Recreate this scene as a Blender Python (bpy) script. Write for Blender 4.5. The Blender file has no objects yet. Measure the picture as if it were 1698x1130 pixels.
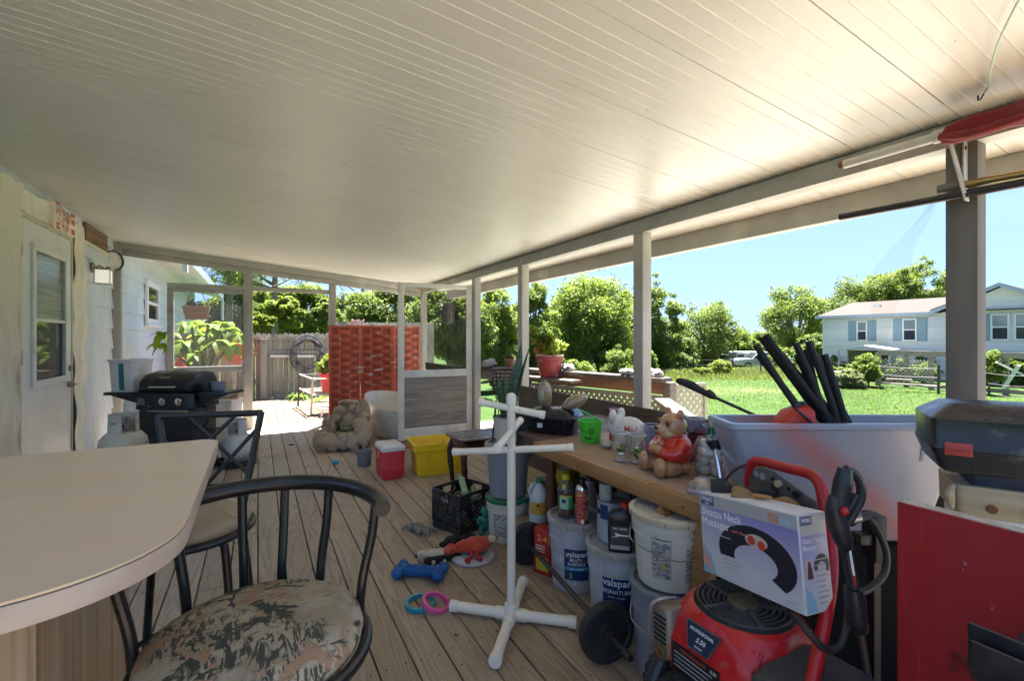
import bpy, bmesh, math, random
import numpy as np
from mathutils import Vector, Matrix, Euler
rnd = random.Random(7)
sc = bpy.context.scene
COL = sc.collection
PI = math.pi
R = math.radians
# ---------------------------------------------------------------- camera model
F, CX, CY, H, TH = 770.0, 849.0, 561.0, 1.36, R(28.67)
S_, C_ = math.sin(TH), math.cos(TH)
def ray(px, py):
    u = (px-CX)/F; v = (CY-py)/F
    return Vector((S_+u*C_, C_-u*S_, v))
CAM = Vector((0, 0, H))
def PD(px, py, d): return CAM+ray(px, py)*d
def PZ(px, py, z): r = ray(px, py); return CAM+r*((z-H)/r.z)
def PX(px, py, x): r = ray(px, py); return CAM+r*(x/r.x)
def PY(px, py, y): r = ray(px, py); return CAM+r*(y/r.y)
RIGHT = Vector((C_, -S_, 0)); FWD = Vector((S_, C_, 0))
def ground(x, y):
    return -0.84-0.05*min(max(0.0, y-16-max(0, 0)), 20.0)
# ---------------------------------------------------------------- mesh builder
class MB:
    def __init__(s, M=None): s.v = []; s.f = []; s.M = M or Matrix()
    def add(s, vs, fs):
        o = len(s.v); M = s.M
        s.v += [M@Vector(v) for v in vs]
        s.f += [[i+o for i in f] for f in fs]
        return s
    def bx(s, x0, x1, y0, y1, z0, z1):
        return s.add([(x0,y0,z0),(x1,y0,z0),(x1,y1,z0),(x0,y1,z0),(x0,y0,z1),(x1,y0,z1),(x1,y1,z1),(x0,y1,z1)],
            [(0,3,2,1),(4,5,6,7),(0,1,5,4),(1,2,6,5),(2,3,7,6),(3,0,4,7)])
    def box(s, c, d, rz=0, rx=0, ry=0):
        Mx = Matrix.Translation(c)@Euler((rx, ry, rz)).to_matrix().to_4x4()
        a, b, e = d[0]/2, d[1]/2, d[2]/2
        old = s.M; s.M = old@Mx; s.bx(-a, a, -b, b, -e, e); s.M = old
        return s
    def bar(s, p0, p1, w, h, up=(0,0,1)):
        p0 = Vector(p0); p1 = Vector(p1); z = (p1-p0); L = z.length; z.normalize()
        x = z.cross(Vector(up))
        if x.length < 1e-4: x = z.cross(Vector((1,0,0)))
        x.normalize(); y = z.cross(x)
        Mx = Matrix((x, y, z)).transposed().to_4x4(); Mx.translation = p0
        old = s.M; s.M = old@Mx; s.bx(-w/2, w/2, -h/2, h/2, 0, L); s.M = old
        return s
    def loft(s, rings, cap0=True, cap1=True, closed=True):
        n = len(rings[0]); vs = [p for r in rings for p in r]; fs = []
        for i in range(len(rings)-1):
            for j in range(n if closed else n-1):
                k = (j+1) % n
                fs.append((i*n+j, i*n+k, (i+1)*n+k, (i+1)*n+j))
        if cap0: fs.append(tuple(range(n-1, -1, -1)))
        if cap1: fs.append(tuple((len(rings)-1)*n+j for j in range(n)))
        return s.add(vs, fs)
    def tube(s, pts, r, n=10, closed=False, cap=True):
        pts = [Vector(p) for p in pts]; N = len(pts)
        rr = r if isinstance(r, (list, tuple)) else [r]*N
        tans = []
        for i in range(N):
            a = pts[i-1] if (i > 0 or closed) else pts[i]
            b = pts[(i+1) % N] if (i < N-1 or closed) else pts[i]
            t = (b-a); tans.append(t.normalized() if t.length > 1e-9 else Vector((0,0,1)))
        t0 = tans[0]; u = t0.cross(Vector((0,0,1)))
        if u.length < 1e-3: u = t0.cross(Vector((1,0,0)))
        u.normalize(); rings = []
        for i in range(N):
            t = tans[i]; u = (u-t*u.dot(t))
            if u.length < 1e-6: u = t.orthogonal()
            u.normalize(); w = t.cross(u)
            rings.append([pts[i]+(u*math.cos(2*PI*j/n)+w*math.sin(2*PI*j/n))*rr[i] for j in range(n)])
        if closed:
            rings.append(rings[0]); return s.loft(rings, False, False)
        return s.loft(rings, cap, cap)
    def cyl(s, p0, p1, r0, r1=None, n=20, cap=True):
        return s.tube([p0, p1], [r0, r0 if r1 is None else r1], n, False, cap)
    def lathe(s, prof, n=32, c=(0,0,0), cap0=False, cap1=False, sx=1, sy=1):
        c = Vector(c)
        rings = [[c+Vector((sx*r*math.cos(2*PI*j/n), sy*r*math.sin(2*PI*j/n), z)) for j in range(n)] for r, z in prof]
        return s.loft(rings, cap0, cap1)
    def ell(s, c, r, nu=16, nv=10, fn=None):
        if not isinstance(r, (list, tuple)): r = (r, r, r)
        rings = []
        for i in range(nv+1):
            a = -PI/2+PI*i/nv; a = max(-PI/2+.03, min(PI/2-.03, a)); ring = []
            for j in range(nu):
                b = 2*PI*j/nu; k = fn(a, b) if fn else 1
                ring.append((c[0]+r[0]*k*math.cos(a)*math.cos(b), c[1]+r[1]*k*math.cos(a)*math.sin(b), c[2]+r[2]*k*math.sin(a)))
            rings.append(ring)
        return s.loft(rings)
    def prism(s, poly, z0, z1):
        return s.loft([[(x, y, z0) for x, y in poly], [(x, y, z1) for x, y in poly]])
    def grid(s, fn, nu, nv):
        vs = [fn(i/nu, j/nv) for i in range(nu+1) for j in range(nv+1)]; fs = []
        for i in range(nu):
            for j in range(nv):
                a = i*(nv+1)+j; fs.append((a, a+nv+1, a+nv+2, a+1))
        return s.add(vs, fs)
def rrect(w, d, r, z, n=5, cx=0, cy=0):
    out = []; r = min(r, w/2-1e-4, d/2-1e-4)
    for qx, qy, a0 in ((1,1,0),(-1,1,90),(-1,-1,180),(1,-1,270)):
        for k in range(n+1):
            a = R(a0+90*k/n)
            out.append((cx+qx*(w/2-r)+r*math.cos(a), cy+qy*(d/2-r)+r*math.sin(a), z))
    return out
def cat(pts, n=8, closed=False):
    P = [Vector(p) for p in pts]; N = len(P); out = []
    rng = range(N if closed else N-1)
    for i in rng:
        p1 = P[i]; p2 = P[(i+1) % N]
        p0 = P[i-1] if (closed or i > 0) else p1*2-p2
        p3 = P[(i+2) % N] if (closed or i+2 < N) else p2*2-p1
        for k in range(n):
            t = k/n
            out.append(.5*((2*p1)+(p2-p0)*t+(2*p0-5*p1+4*p2-p3)*t*t+(-p0+3*p1-3*p2+p3)*t**3))
    if not closed: out.append(P[-1])
    return out
def arc(c, r, a0, a1, n, z=0, sx=1, sy=1):
    return [(c[0]+sx*r*math.cos(R(a0+(a1-a0)*k/n)), c[1]+sy*r*math.sin(R(a0+(a1-a0)*k/n)), z) for k in range(n+1)]
def frame(o, right, up):
    r = Vector(right).normalized(); u = Vector(up); u = (u-r*u.dot(r)).normalized(); w = r.cross(u)
    m = Matrix((r, u, w)).transposed().to_4x4(); m.translation = Vector(o); return m
# ---------------------------------------------------------------- linking
def mesh_obj(name, mb, mat, bevel=0, smooth=35):
    me = bpy.data.meshes.new(name)
    me.from_pydata([tuple(v) for v in mb.v], [], mb.f)
    bm = bmesh.new(); bm.from_mesh(me)
    bmesh.ops.recalc_face_normals(bm, faces=bm.faces[:])
    if bevel:
        es = [e for e in bm.edges if len(e.link_faces) == 2 and e.calc_face_angle(0) > R(40)]
        if es: bmesh.ops.bevel(bm, geom=es, offset=bevel, segments=2, profile=.6, affect='EDGES', clamp_overlap=True)
    bm.to_mesh(me); bm.free()
    if smooth:
        me.polygons.foreach_set('use_smooth', [True]*len(me.polygons))
        try: me.set_sharp_from_angle(angle=R(smooth))
        except Exception: pass
    me.materials.append(mat); me.update()
    return bpy.data.objects.new(name, me)
def part(name, mb, mat, parent, bevel=0, smooth=35, label=None):
    o = mesh_obj(name, mb, mat, bevel, smooth); COL.objects.link(o); o.parent = parent
    if label: o['label'] = label
    return o
def thing(name, label, cat_, loc=(0,0,0), rz=0, group=None):
    o = bpy.data.objects.new(name, None); COL.objects.link(o)
    o.empty_display_size = .1
    o.location = loc; o.rotation_euler = (0, 0, rz); o['label'] = label; o['category'] = cat_
    if group: o['group'] = group
    return o
def solo(name, mb, mat, label, cat_, loc=(0,0,0), rz=0, group=None, bevel=0, smooth=35):
    o = mesh_obj(name, mb, mat, bevel, smooth); COL.objects.link(o)
    o.location = loc; o.rotation_euler = (0, 0, rz); o['label'] = label; o['category'] = cat_
    if group: o['group'] = group
    return o
def struct(name, mb, mat, bevel=0, smooth=35, kind='structure'):
    o = mesh_obj(name, mb, mat, bevel, smooth); COL.objects.link(o); o['kind'] = kind; return o
def copy_tree(o, parent=None):
    c = o.copy(); COL.objects.link(c)
    if parent: c.parent = parent
    for ch in list(o.children): copy_tree(ch, c)
    return c
DG = None
def text(body, size, mat, parent, Mx, name='lettering', bend=None, sx=1, shear=0, align='CENTER'):
    cu = bpy.data.curves.new('t', 'FONT'); cu.body = body; cu.size = size; cu.align_x = align; cu.align_y = 'CENTER'
    cu.resolution_u = 2; cu.shear = shear; cu.offset = size*.012
    ob = bpy.data.objects.new('t', cu); COL.objects.link(ob)
    dg = bpy.context.evaluated_depsgraph_get(); dg.update()
    me = bpy.data.meshes.new_from_object(ob.evaluated_get(dg))
    bpy.data.objects.remove(ob); bpy.data.curves.remove(cu)
    me.name = name
    for v in me.vertices:
        p = v.co.copy(); p.x *= sx
        v.co = bend(p) if bend else Mx@p
    me.materials.clear(); me.materials.append(mat)
    o = bpy.data.objects.new(name, me); COL.objects.link(o); o.parent = parent
    return o
def quads_obj(name, V, mat, parent=None):
    """V: (N,4,3) array of leaf-sized rhombs -> one mesh"""
    V = np.asarray(V, dtype=np.float32); n = len(V)
    me = bpy.data.meshes.new(name)
    me.vertices.add(n*4); me.vertices.foreach_set('co', V.reshape(-1))
    me.loops.add(n*4); me.loops.foreach_set('vertex_index', np.arange(n*4, dtype=np.int32))
    me.polygons.add(n); me.polygons.foreach_set('loop_start', np.arange(0, n*4, 4, dtype=np.int32))
    try: me.polygons.foreach_set('loop_total', np.full(n, 4, dtype=np.int32))
    except Exception: pass
    me.update(calc_edges=True); me.validate()
    me.materials.append(mat)
    o = bpy.data.objects.new(name, me); COL.objects.link(o)
    if parent: o.parent = parent
    return o
# ---------------------------------------------------------------- materials
def nt(m): return m.node_tree.nodes, m.node_tree.links
def noise_fac(N, L, co, scale, detail, lo, hi, stretch=(1,1,1), dist=0, rough=.55):
    mp = N.new('ShaderNodeMapping'); mp.inputs['Scale'].default_value = stretch; L.new(co, mp.inputs['Vector'])
    nz = N.new('ShaderNodeTexNoise'); nz.inputs['Scale'].default_value = scale; nz.inputs['Detail'].default_value = detail
    nz.inputs['Roughness'].default_value = rough; nz.inputs['Distortion'].default_value = dist
    L.new(mp.outputs[0], nz.inputs['Vector'])
    mr = N.new('ShaderNodeMapRange'); mr.inputs[1].default_value = lo; mr.inputs[2].default_value = hi
    L.new(nz.outputs[0], mr.inputs[0]); return mr.outputs[0]
def mixc(N, L, fac, a, b, mode='MIX'):
    mx = N.new('ShaderNodeMix'); mx.data_type = 'RGBA'; mx.blend_type = mode
    if isinstance(fac, (int, float)): mx.inputs[0].default_value = fac
    else: L.new(fac, mx.inputs[0])
    for s, x in ((6, a), (7, b)):
        if isinstance(x, (tuple, list)): mx.inputs[s].default_value = (*x[:3], 1)
        else: L.new(x, mx.inputs[s])
    return mx.outputs[2]
def math_(N, L, op, a, b=None, c=None):
    m = N.new('ShaderNodeMath'); m.operation = op
    for i, x in enumerate((a, b, c)):
        if x is None: continue
        if isinstance(x, (int, float)): m.inputs[i].default_value = x
        else: L.new(x, m.inputs[i])
    return m.outputs[0]
def M(name, col, rough=.5, metal=0, var=(), bump=None, spec=.5, coat=0, emit=None, sheen=0, rvar=0):
    """var: (scale, detail, lo, hi, colour2, stretch) layers of dirt / grain / wear"""
    m = bpy.data.materials.new(name); m.use_nodes = True; N, L = nt(m)
    b = N['Principled BSDF']
    b.inputs['Base Color'].default_value = (*col, 1); b.inputs['Roughness'].default_value = rough
    b.inputs['Metallic'].default_value = metal; b.inputs['Specular IOR Level'].default_value = spec
    if coat: b.inputs['Coat Weight'].default_value = coat; b.inputs['Coat Roughness'].default_value = .08
    if sheen: b.inputs['Sheen Weight'].default_value = sheen
    tc = N.new('ShaderNodeTexCoord'); co = tc.outputs['Object']
    c = tuple(col)
    for v in var:
        st = v[5] if len(v) > 5 else (1,1,1)
        f = noise_fac(N, L, co, v[0], v[1], v[2], v[3], st)
        c = mixc(N, L, f, c, v[4])
    if var: L.new(c, b.inputs['Base Color'])
    if rvar:
        f = noise_fac(N, L, co, 9, 4, .3, .7)
        mr = N.new('ShaderNodeMapRange'); mr.inputs[3].default_value = max(.02, rough-rvar); mr.inputs[4].default_value = min(1, rough+rvar)
        L.new(f, mr.inputs[0]); L.new(mr.outputs[0], b.inputs['Roughness'])
    if bump:
        st = bump[2] if len(bump) > 2 else (1,1,1)
        f = noise_fac(N, L, co, bump[0], 5, 0, 1, st)
        bp = N.new('ShaderNodeBump'); bp.inputs['Strength'].default_value = bump[1]; bp.inputs['Distance'].default_value = .01
        L.new(f, bp.inputs['Height']); L.new(bp.outputs[0], b.inputs['Normal'])
    if emit:
        b.inputs['Emission Color'].default_value = (*emit[0], 1); b.inputs['Emission Strength'].default_value = emit[1]
    return m
def thin(name, tint, opac=.12, rough=.05, body=(.8,.8,.8), gloss=.06):
    """thin clear or milky plastic / glass: see-through, with a skin gloss"""
    m = bpy.data.materials.new(name); m.use_nodes = True; N, L = nt(m)
    for n in list(N):
        if n.type != 'OUTPUT_MATERIAL': N.remove(n)
    out = [n for n in N if n.type == 'OUTPUT_MATERIAL'][0]
    tr = N.new('ShaderNodeBsdfTransparent'); tr.inputs[0].default_value = (*tint, 1)
    df = N.new('ShaderNodeBsdfDiffuse'); df.inputs[0].default_value = (*body, 1)
    tl = N.new('ShaderNodeBsdfTranslucent'); tl.inputs[0].default_value = (*body, 1)
    dm = N.new('ShaderNodeMixShader'); dm.inputs[0].default_value = .5; L.new(df.outputs[0], dm.inputs[1]); L.new(tl.outputs[0], dm.inputs[2])
    mx = N.new('ShaderNodeMixShader'); mx.inputs[0].default_value = opac
    L.new(tr.outputs[0], mx.inputs[1]); L.new(dm.outputs[0], mx.inputs[2])
    gl = N.new('ShaderNodeBsdfGlossy'); gl.inputs['Roughness'].default_value = rough
    fr = N.new('ShaderNodeLayerWeight'); fr.inputs[0].default_value = .25
    fm = math_(N, L, 'MULTIPLY_ADD', fr.outputs['Facing'], .45 if gloss else 0, gloss)
    m2 = N.new('ShaderNodeMixShader'); L.new(fm, m2.inputs[0]); L.new(mx.outputs[0], m2.inputs[1]); L.new(gl.outputs[0], m2.inputs[2])
    L.new(m2.outputs[0], out.inputs[0]); return m
def leafm(name, a, b, tl=.4, scale=1.2, c=None):
    m = bpy.data.materials.new(name); m.use_nodes = True; N, L = nt(m)
    bs = N['Principled BSDF']; bs.inputs['Roughness'].default_value = .55; bs.inputs['Specular IOR Level'].default_value = .3
    out = [n for n in N if n.type == 'OUTPUT_MATERIAL'][0]
    tc = N.new('ShaderNodeTexCoord'); geo = N.new('ShaderNodeNewGeometry')
    f = noise_fac(N, L, tc.outputs['Object'], scale, 3, .35, .65)
    col = mixc(N, L, f, a, b)
    ri = geo.outputs['Random Per Island']
    col = mixc(N, L, math_(N, L, 'MULTIPLY', ri, .55), col, c or tuple(min(1, x*1.7) for x in b))
    L.new(col, bs.inputs['Base Color'])
    t = N.new('ShaderNodeBsdfTranslucent'); tcx = mixc(N, L, .35, col, (.45,.6,.06)); L.new(tcx, t.inputs[0])
    mx = N.new('ShaderNodeMixShader'); mx.inputs[0].default_value = tl
    L.new(bs.outputs[0], mx.inputs[1]); L.new(t.outputs[0], mx.inputs[2]); L.new(mx.outputs[0], out.inputs[0])
    return m
def plain(name, col, rough=.5, **k):
    d = tuple(x*.72 for x in col)
    return M(name, col, rough, var=((14, 5, .45, .8, d),), rvar=.1, **k)
GREY_DIRT = (.22,.2,.17)
mat = {}
mat['white_paint'] = M('white_paint', (.72,.71,.66), .45, var=((5,6,.5,.8,(.55,.53,.45)),(40,3,.66,.78,(.35,.32,.26))), bump=(60,.1))
mat['grey_paint'] = M('weathered_grey_paint', (.40,.385,.355), .5, var=((4,6,.42,.75,(.32,.305,.275)),(30,3,.66,.8,(.26,.24,.2)),(3,6,.55,.7,(.52,.50,.44),(1,1,.15))), bump=(50,.15))
mat['black_metal'] = M('black_metal', (.012,.012,.013), .32, var=((9,4,.55,.8,(.03,.027,.02)),), rvar=.1)
mat['bronze_metal'] = M('bronze_black_metal', (.022,.02,.014), .35, rvar=.1)
mat['black_plastic'] = M('black_plastic', (.016,.016,.018), .42, var=((12,5,.5,.8,(.05,.047,.043)),), rvar=.12)
mat['chrome'] = M('chrome', (.75,.75,.76), .16, 1)
mat['steel'] = M('dull_steel', (.38,.37,.36), .38, 1, var=((8,5,.5,.7,(.25,.2,.16)),))
mat['dark_steel'] = M('dark_steel', (.09,.09,.09), .42, .7, var=((8,5,.5,.7,(.12,.07,.04)),))
mat['rust'] = M('rust', (.2,.09,.035), .8, var=((20,5,.4,.7,(.1,.045,.02)),), bump=(60,.4))
mat['ink'] = M('dark_print', (.015,.015,.02), .5)
mat['white_ink'] = M('white_print', (.8,.8,.78), .5)
mat['pale_ink'] = M('grey_print', (.35,.35,.36), .5)
mat['red_ink'] = M('red_print', (.55,.07,.04), .6)
mat['clear'] = thin('clear_glass', (.96,.97,.96), .05, .03)
mat['clear_bag'] = thin('clear_bag_plastic', (.95,.95,.95), .16, .15, (.75,.75,.75), .1)
mat['window'] = M('window_glass', (.02,.025,.03), .04, 0, spec=.9)
# ================================================================ camera, sky, sun
cd = bpy.data.cameras.new('camera'); cam = bpy.data.objects.new('camera', cd); COL.objects.link(cam)
cd.sensor_width = 36; cd.lens = 36*F/1698; cd.shift_y = (CY-565)/1698; cd.clip_start = .05; cd.clip_end = 2000
cam.location = CAM; cam.rotation_euler = (PI/2, 0, -TH); sc.camera = cam
SUN = Vector((.20, .30, 1.0)).normalized()
el = math.asin(SUN.z); az = math.atan2(SUN.x, SUN.y)
w = bpy.data.worlds.new('World'); sc.world = w; w.use_nodes = True
N, L = w.node_tree.nodes, w.node_tree.links
sky = N.new('ShaderNodeTexSky'); sky.sky_type = 'NISHITA'; sky.sun_disc = False
sky.sun_elevation = el; sky.sun_rotation = az; sky.air_density = .8; sky.dust_density = .0; sky.ozone_density = 2.5
# thin high cloud streaks in the sky itself
tc = N.new('ShaderNodeTexCoord')
f = noise_fac(N, L, tc.outputs['Generated'], 2.2, 6, .50, .85, (1, 1.6, 5), .6)
skc = mixc(N, L, math_(N, L, 'MULTIPLY', f, .35), sky.outputs[0], (7.5, 7.7, 8.2))
cap = (.92, 1.42, 2.45)
a1 = N.new('ShaderNodeVectorMath'); a1.operation = 'MULTIPLY'; L.new(skc, a1.inputs[0]); a1.inputs[1].default_value = cap
a2 = N.new('ShaderNodeVectorMath'); a2.operation = 'ADD'; L.new(skc, a2.inputs[0]); a2.inputs[1].default_value = cap
a3 = N.new('ShaderNodeVectorMath'); a3.operation = 'DIVIDE'; L.new(a1.outputs[0], a3.inputs[0]); L.new(a2.outputs[0], a3.inputs[1])
L.new(a3.outputs[0], N['Background'].inputs[0]); N['Background'].inputs[1].default_value = .095
sd = bpy.data.lights.new('sun', 'SUN'); sd.energy = 4.8; sd.angle = R(.53); sd.color = (1, .97, .925)
so = bpy.data.objects.new('sun', sd); COL.objects.link(so); so.rotation_euler = SUN.to_track_quat('Z', 'Y').to_euler()
vs = sc.view_settings; vs.view_transform = 'Standard'; vs.look = 'None'; vs.gamma = 1; vs.exposure = 3.25
try: vs.use_curve_mapping = False
except Exception: pass
cy = sc.cycles; cy.use_denoising = True; cy.max_bounces = 10; cy.diffuse_bounces = 6; cy.glossy_bounces = 4
cy.transparent_max_bounces = 24; cy.transmission_bounces = 6; cy.sample_clamp_indirect = 6
# ================================================================ ground and lawn
def lawn_mat():
    m = bpy.data.materials.new('lawn'); m.use_nodes = True; N, L = nt(m); b = N['Principled BSDF']
    b.inputs['Roughness'].default_value = .9; b.inputs['Specular IOR Level'].default_value = .1
    tc = N.new('ShaderNodeTexCoord'); co = tc.outputs['Object']
    a = noise_fac(N, L, co, .35, 5, .35, .7); c = mixc(N, L, a, (.021,.047,.009), (.027,.053,.011))
    f2 = noise_fac(N, L, co, 3.0, 5, .5, .75); c = mixc(N, L, f2, c, (.055,.075,.02))
    f3 = noise_fac(N, L, co, 22, 4, .4, .75); c = mixc(N, L, f3, c, (.024,.052,.007))
    f4 = noise_fac(N, L, co, .12, 3, .60, .75); c = mixc(N, L, math_(N, L, 'MULTIPLY', f4, .5), c, (.11,.11,.05))
    L.new(c, b.inputs['Base Color'])
    bp = N.new('ShaderNodeBump'); bp.inputs['Strength'].default_value = .3; bp.inputs['Distance'].default_value = .04
    L.new(noise_fac(N, L, co, 18, 5, 0, 1), bp.inputs['Height']); L.new(bp.outputs[0], b.inputs['Normal'])
    return m
LAWN = lawn_mat()
mb = MB()
xs = [-400,-120,-60,-30,-10,0,10,20,30,40,50,60,80,120,400]; ys = [-400,-120,-40,-10,0,5,10,16,20,24,28,32,36,50,80,120,400]
vv = [(x, y, ground(x, y)) for x in xs for y in ys]
mb.add(vv, [(i*len(ys)+j, (i+1)*len(ys)+j, (i+1)*len(ys)+j+1, i*len(ys)+j+1) for i in range(len(xs)-1) for j in range(len(ys)-1)])
struct('lawn', mb, LAWN)
# grass blades on the part of the lawn seen through the open side
BL = leafm('grass_blade', (.026,.052,.008), (.034,.060,.010), .45, .5, (.045,.062,.017))
g = np.random.default_rng(3); n = 26000
px = g.uniform(1040, 1760, n); dd = 6+22*g.random(n)**1.15
u = (px-CX)/F
gx = dd*(S_+u*C_); gy = dd*(C_-u*S_); gz = np.array([ground(0, y) for y in gy])
ok = (gx > 5.2) & (gx < 24.5); gx, gy, gz = gx[ok], gy[ok], gz[ok]; n = len(gx)
hh = g.uniform(.015, .05, n)*(1+.5*(dd[ok]/25)); ang = g.uniform(0, 2*PI, n); wd = g.uniform(.004, .008, n)*(1+dd[ok]/12)
lx, ly = g.normal(0, .04, n), g.normal(0, .04, n)
V = np.zeros((n, 4, 3)); cx_, sx_ = np.cos(ang)*wd, np.sin(ang)*wd
V[:,0] = np.stack([gx-cx_, gy-sx_, gz-.01], 1); V[:,1] = np.stack([gx+cx_, gy+sx_, gz-.01], 1)
V[:,2] = np.stack([gx+cx_*.3+lx, gy+sx_*.3+ly, gz+hh], 1); V[:,3] = np.stack([gx-cx_*.3+lx, gy-sx_*.3+ly, gz+hh*.95], 1)
o = quads_obj('grass', V, BL); o['kind'] = 'stuff'; o['label'] = 'short bright green lawn grass'; o['category'] = 'grass'
# ================================================================ deck
PITCH = .143
def deck_mat():
    m = bpy.data.materials.new('deck_boards'); m.use_nodes = True; N, L = nt(m); b = N['Principled BSDF']
    tc = N.new('ShaderNodeTexCoord'); geo = N.new('ShaderNodeNewGeometry'); co = tc.outputs['Object']
    ri = geo.outputs['Random Per Island']
    cb = N.new('ShaderNodeCombineXYZ'); L.new(math_(N, L, 'MULTIPLY', ri, 37), cb.inputs[0]); L.new(math_(N, L, 'MULTIPLY', ri, 91), cb.inputs[1])
    ad = N.new('ShaderNodeVectorMath'); L.new(co, ad.inputs[0]); L.new(cb.outputs[0], ad.inputs[1]); co2 = ad.outputs[0]
    # contour lines of a stretched noise read as cathedral grain
    n1 = noise_fac(N, L, co2, 1.0, 2, 0, 1, (7.5, .45, 1), .2, .4)
    ln = math_(N, L, 'SINE', math_(N, L, 'MULTIPLY', n1, 150))
    gr = N.new('ShaderNodeMapRange'); gr.inputs[1].default_value = .1; gr.inputs[2].default_value = 1; L.new(ln, gr.inputs[0])
    fine = noise_fac(N, L, co2, 1, 4, .35, .75, (160, 5, 1))
    base = mixc(N, L, math_(N, L, 'MULTIPLY', ri, 1.0), (.37,.262,.160), (.49,.372,.245))
    c = mixc(N, L, math_(N, L, 'MULTIPLY', gr.outputs[0], .34), base, (.16,.105,.065))
    c = mixc(N, L, math_(N, L, 'MULTIPLY', fine, .35), c, (.15,.10,.07))
    # silvered grey far from the wall of clutter, browner near it
    sep = N.new('ShaderNodeSeparateXYZ'); L.new(co, sep.inputs[0])
    g1 = math_(N, L, 'MULTIPLY_ADD', sep.outputs[1], .11, .12)
    g2 = math_(N, L, 'MULTIPLY_ADD', sep.outputs[0], -.13, g1)
    big = noise_fac(N, L, co2, 1, 5, .3, .7, (1.6, .8, 1))
    gf = N.new('ShaderNodeMath'); gf.operation = 'MULTIPLY'; gf.use_clamp = True; L.new(g2, gf.inputs[0]); L.new(math_(N, L, 'ADD', big, .45), gf.inputs[1])
    c = mixc(N, L, math_(N, L, 'MULTIPLY', gf.outputs[0], .6), c, (.46,.40,.325))
    c = mixc(N, L, math_(N, L, 'MULTIPLY', gr.outputs[0], .16), c, (.12,.09,.07))
    st = noise_fac(N, L, co, 1.3, 6, .55, .78); c = mixc(N, L, math_(N, L, 'MULTIPLY', st, .55), c, (.10,.065,.045))
    sp = noise_fac(N, L, co, 45, 3, .70, .76); c = mixc(N, L, math_(N, L, 'MULTIPLY', sp, .7), c, (.04,.03,.025))
    # boards beyond the roof: dirt brown, with colour darkened to offset the sun's glare
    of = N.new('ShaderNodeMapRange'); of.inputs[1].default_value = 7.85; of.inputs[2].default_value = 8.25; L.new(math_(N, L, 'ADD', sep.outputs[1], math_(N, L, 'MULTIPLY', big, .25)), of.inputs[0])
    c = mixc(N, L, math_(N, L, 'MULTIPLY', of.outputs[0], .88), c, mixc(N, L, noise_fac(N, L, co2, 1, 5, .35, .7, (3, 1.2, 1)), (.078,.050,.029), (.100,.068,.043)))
    # nail heads at the joists
    fx = math_(N, L, 'FRACT', math_(N, L, 'DIVIDE', math_(N, L, 'ADD', sep.outputs[0], 14.3), PITCH))
    ax = math_(N, L, 'MULTIPLY', math_(N, L, 'SUBTRACT', math_(N, L, 'ABSOLUTE', math_(N, L, 'SUBTRACT', fx, .5)), .28), PITCH)
    fy = math_(N, L, 'FRACT', math_(N, L, 'DIVIDE', math_(N, L, 'ADD', sep.outputs[1], math_(N, L, 'MULTIPLY_ADD', ri, .03, 40.1)), .406))
    ay = math_(N, L, 'MULTIPLY', math_(N, L, 'SUBTRACT', fy, .5), .406)
    dn = math_(N, L, 'SQRT', math_(N, L, 'ADD', math_(N, L, 'MULTIPLY', ax, ax), math_(N, L, 'MULTIPLY', ay, ay)))
    c = mixc(N, L, math_(N, L, 'LESS_THAN', dn, .0042), c, (.02,.017,.015))
    L.new(c, b.inputs['Base Color']); b.inputs['Specular IOR Level'].default_value = .35
    rr = N.new('ShaderNodeMapRange'); rr.inputs[3].default_value = .42; rr.inputs[4].default_value = .75; L.new(big, rr.inputs[0]); L.new(rr.outputs[0], b.inputs['Roughness'])
    bp = N.new('ShaderNodeBump'); bp.inputs['Strength'].default_value = .35; bp.inputs['Distance'].default_value = .004
    L.new(math_(N, L, 'ADD', gr.outputs[0], fine), bp.inputs['Height']); L.new(bp.outputs[0], b.inputs['Normal'])
    return m
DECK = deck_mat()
def boards(mb, x0, nb, y0, y1, z=0.0, sag=.002):
    for i in range(nb):
        xa = x0+i*PITCH; y = y0
        first = rnd.uniform(1.2, 4.8)
        while y < y1-.01:
            ye = min(y1, y+first); first = rnd.choice((3.66, 4.88, 2.44))
            if y1-ye < .4: ye = y1
            dz = rnd.uniform(-sag, sag)
            mb.bx(xa+.003, xa+PITCH-.004, y+.0015, ye-.0015, z-.036, z+dz)
            y = ye
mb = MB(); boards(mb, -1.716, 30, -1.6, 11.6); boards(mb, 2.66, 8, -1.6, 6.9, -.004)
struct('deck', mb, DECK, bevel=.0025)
jm = M('deck_joists', (.10,.075,.055), .9, var=((3,4,.4,.7,(.05,.04,.03)),))
mb = MB()
for k in range(33): mb.bx(-1.7, 2.55, -1.55+k*.406, -1.51+k*.406, -.22, -.040)
mb.bx(2.555, 2.60, -1.6, 11.58, -.25, -.041); mb.bx(3.74, 3.78, -1.6, 6.88, -.25, -.045)
for y in (-1.4, 1, 3.4, 5.8, 8.2, 10.6):
    mb.bx(2.46, 2.55, y+.06, y+.15, -1.9, -.23); mb.bx(3.64, 3.738, min(y, 6.2)+.06, min(y, 6.2)+.15, -1.9, -.05)
struct('deck_frame', mb, jm)
mb = MB(); mb.bx(-1.68, 2.44, -1.5, 11.4, -.34, -.30)
SAND = M('pale_sand', (.40,.39,.35), .95, var=((.6,6,.45,.7,(.39,.37,.315)),(4,6,.5,.75,(.36,.34,.29)),(1.2,5,.66,.78,(.24,.26,.11)),(60,3,.6,.75,(.3,.26,.2))), bump=(25,.4))
mb = MB(); n_ = 40
edge = lambda y: 9.3+.5*math.sin(y*.9)+.35*math.sin(y*2.3+1)
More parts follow.
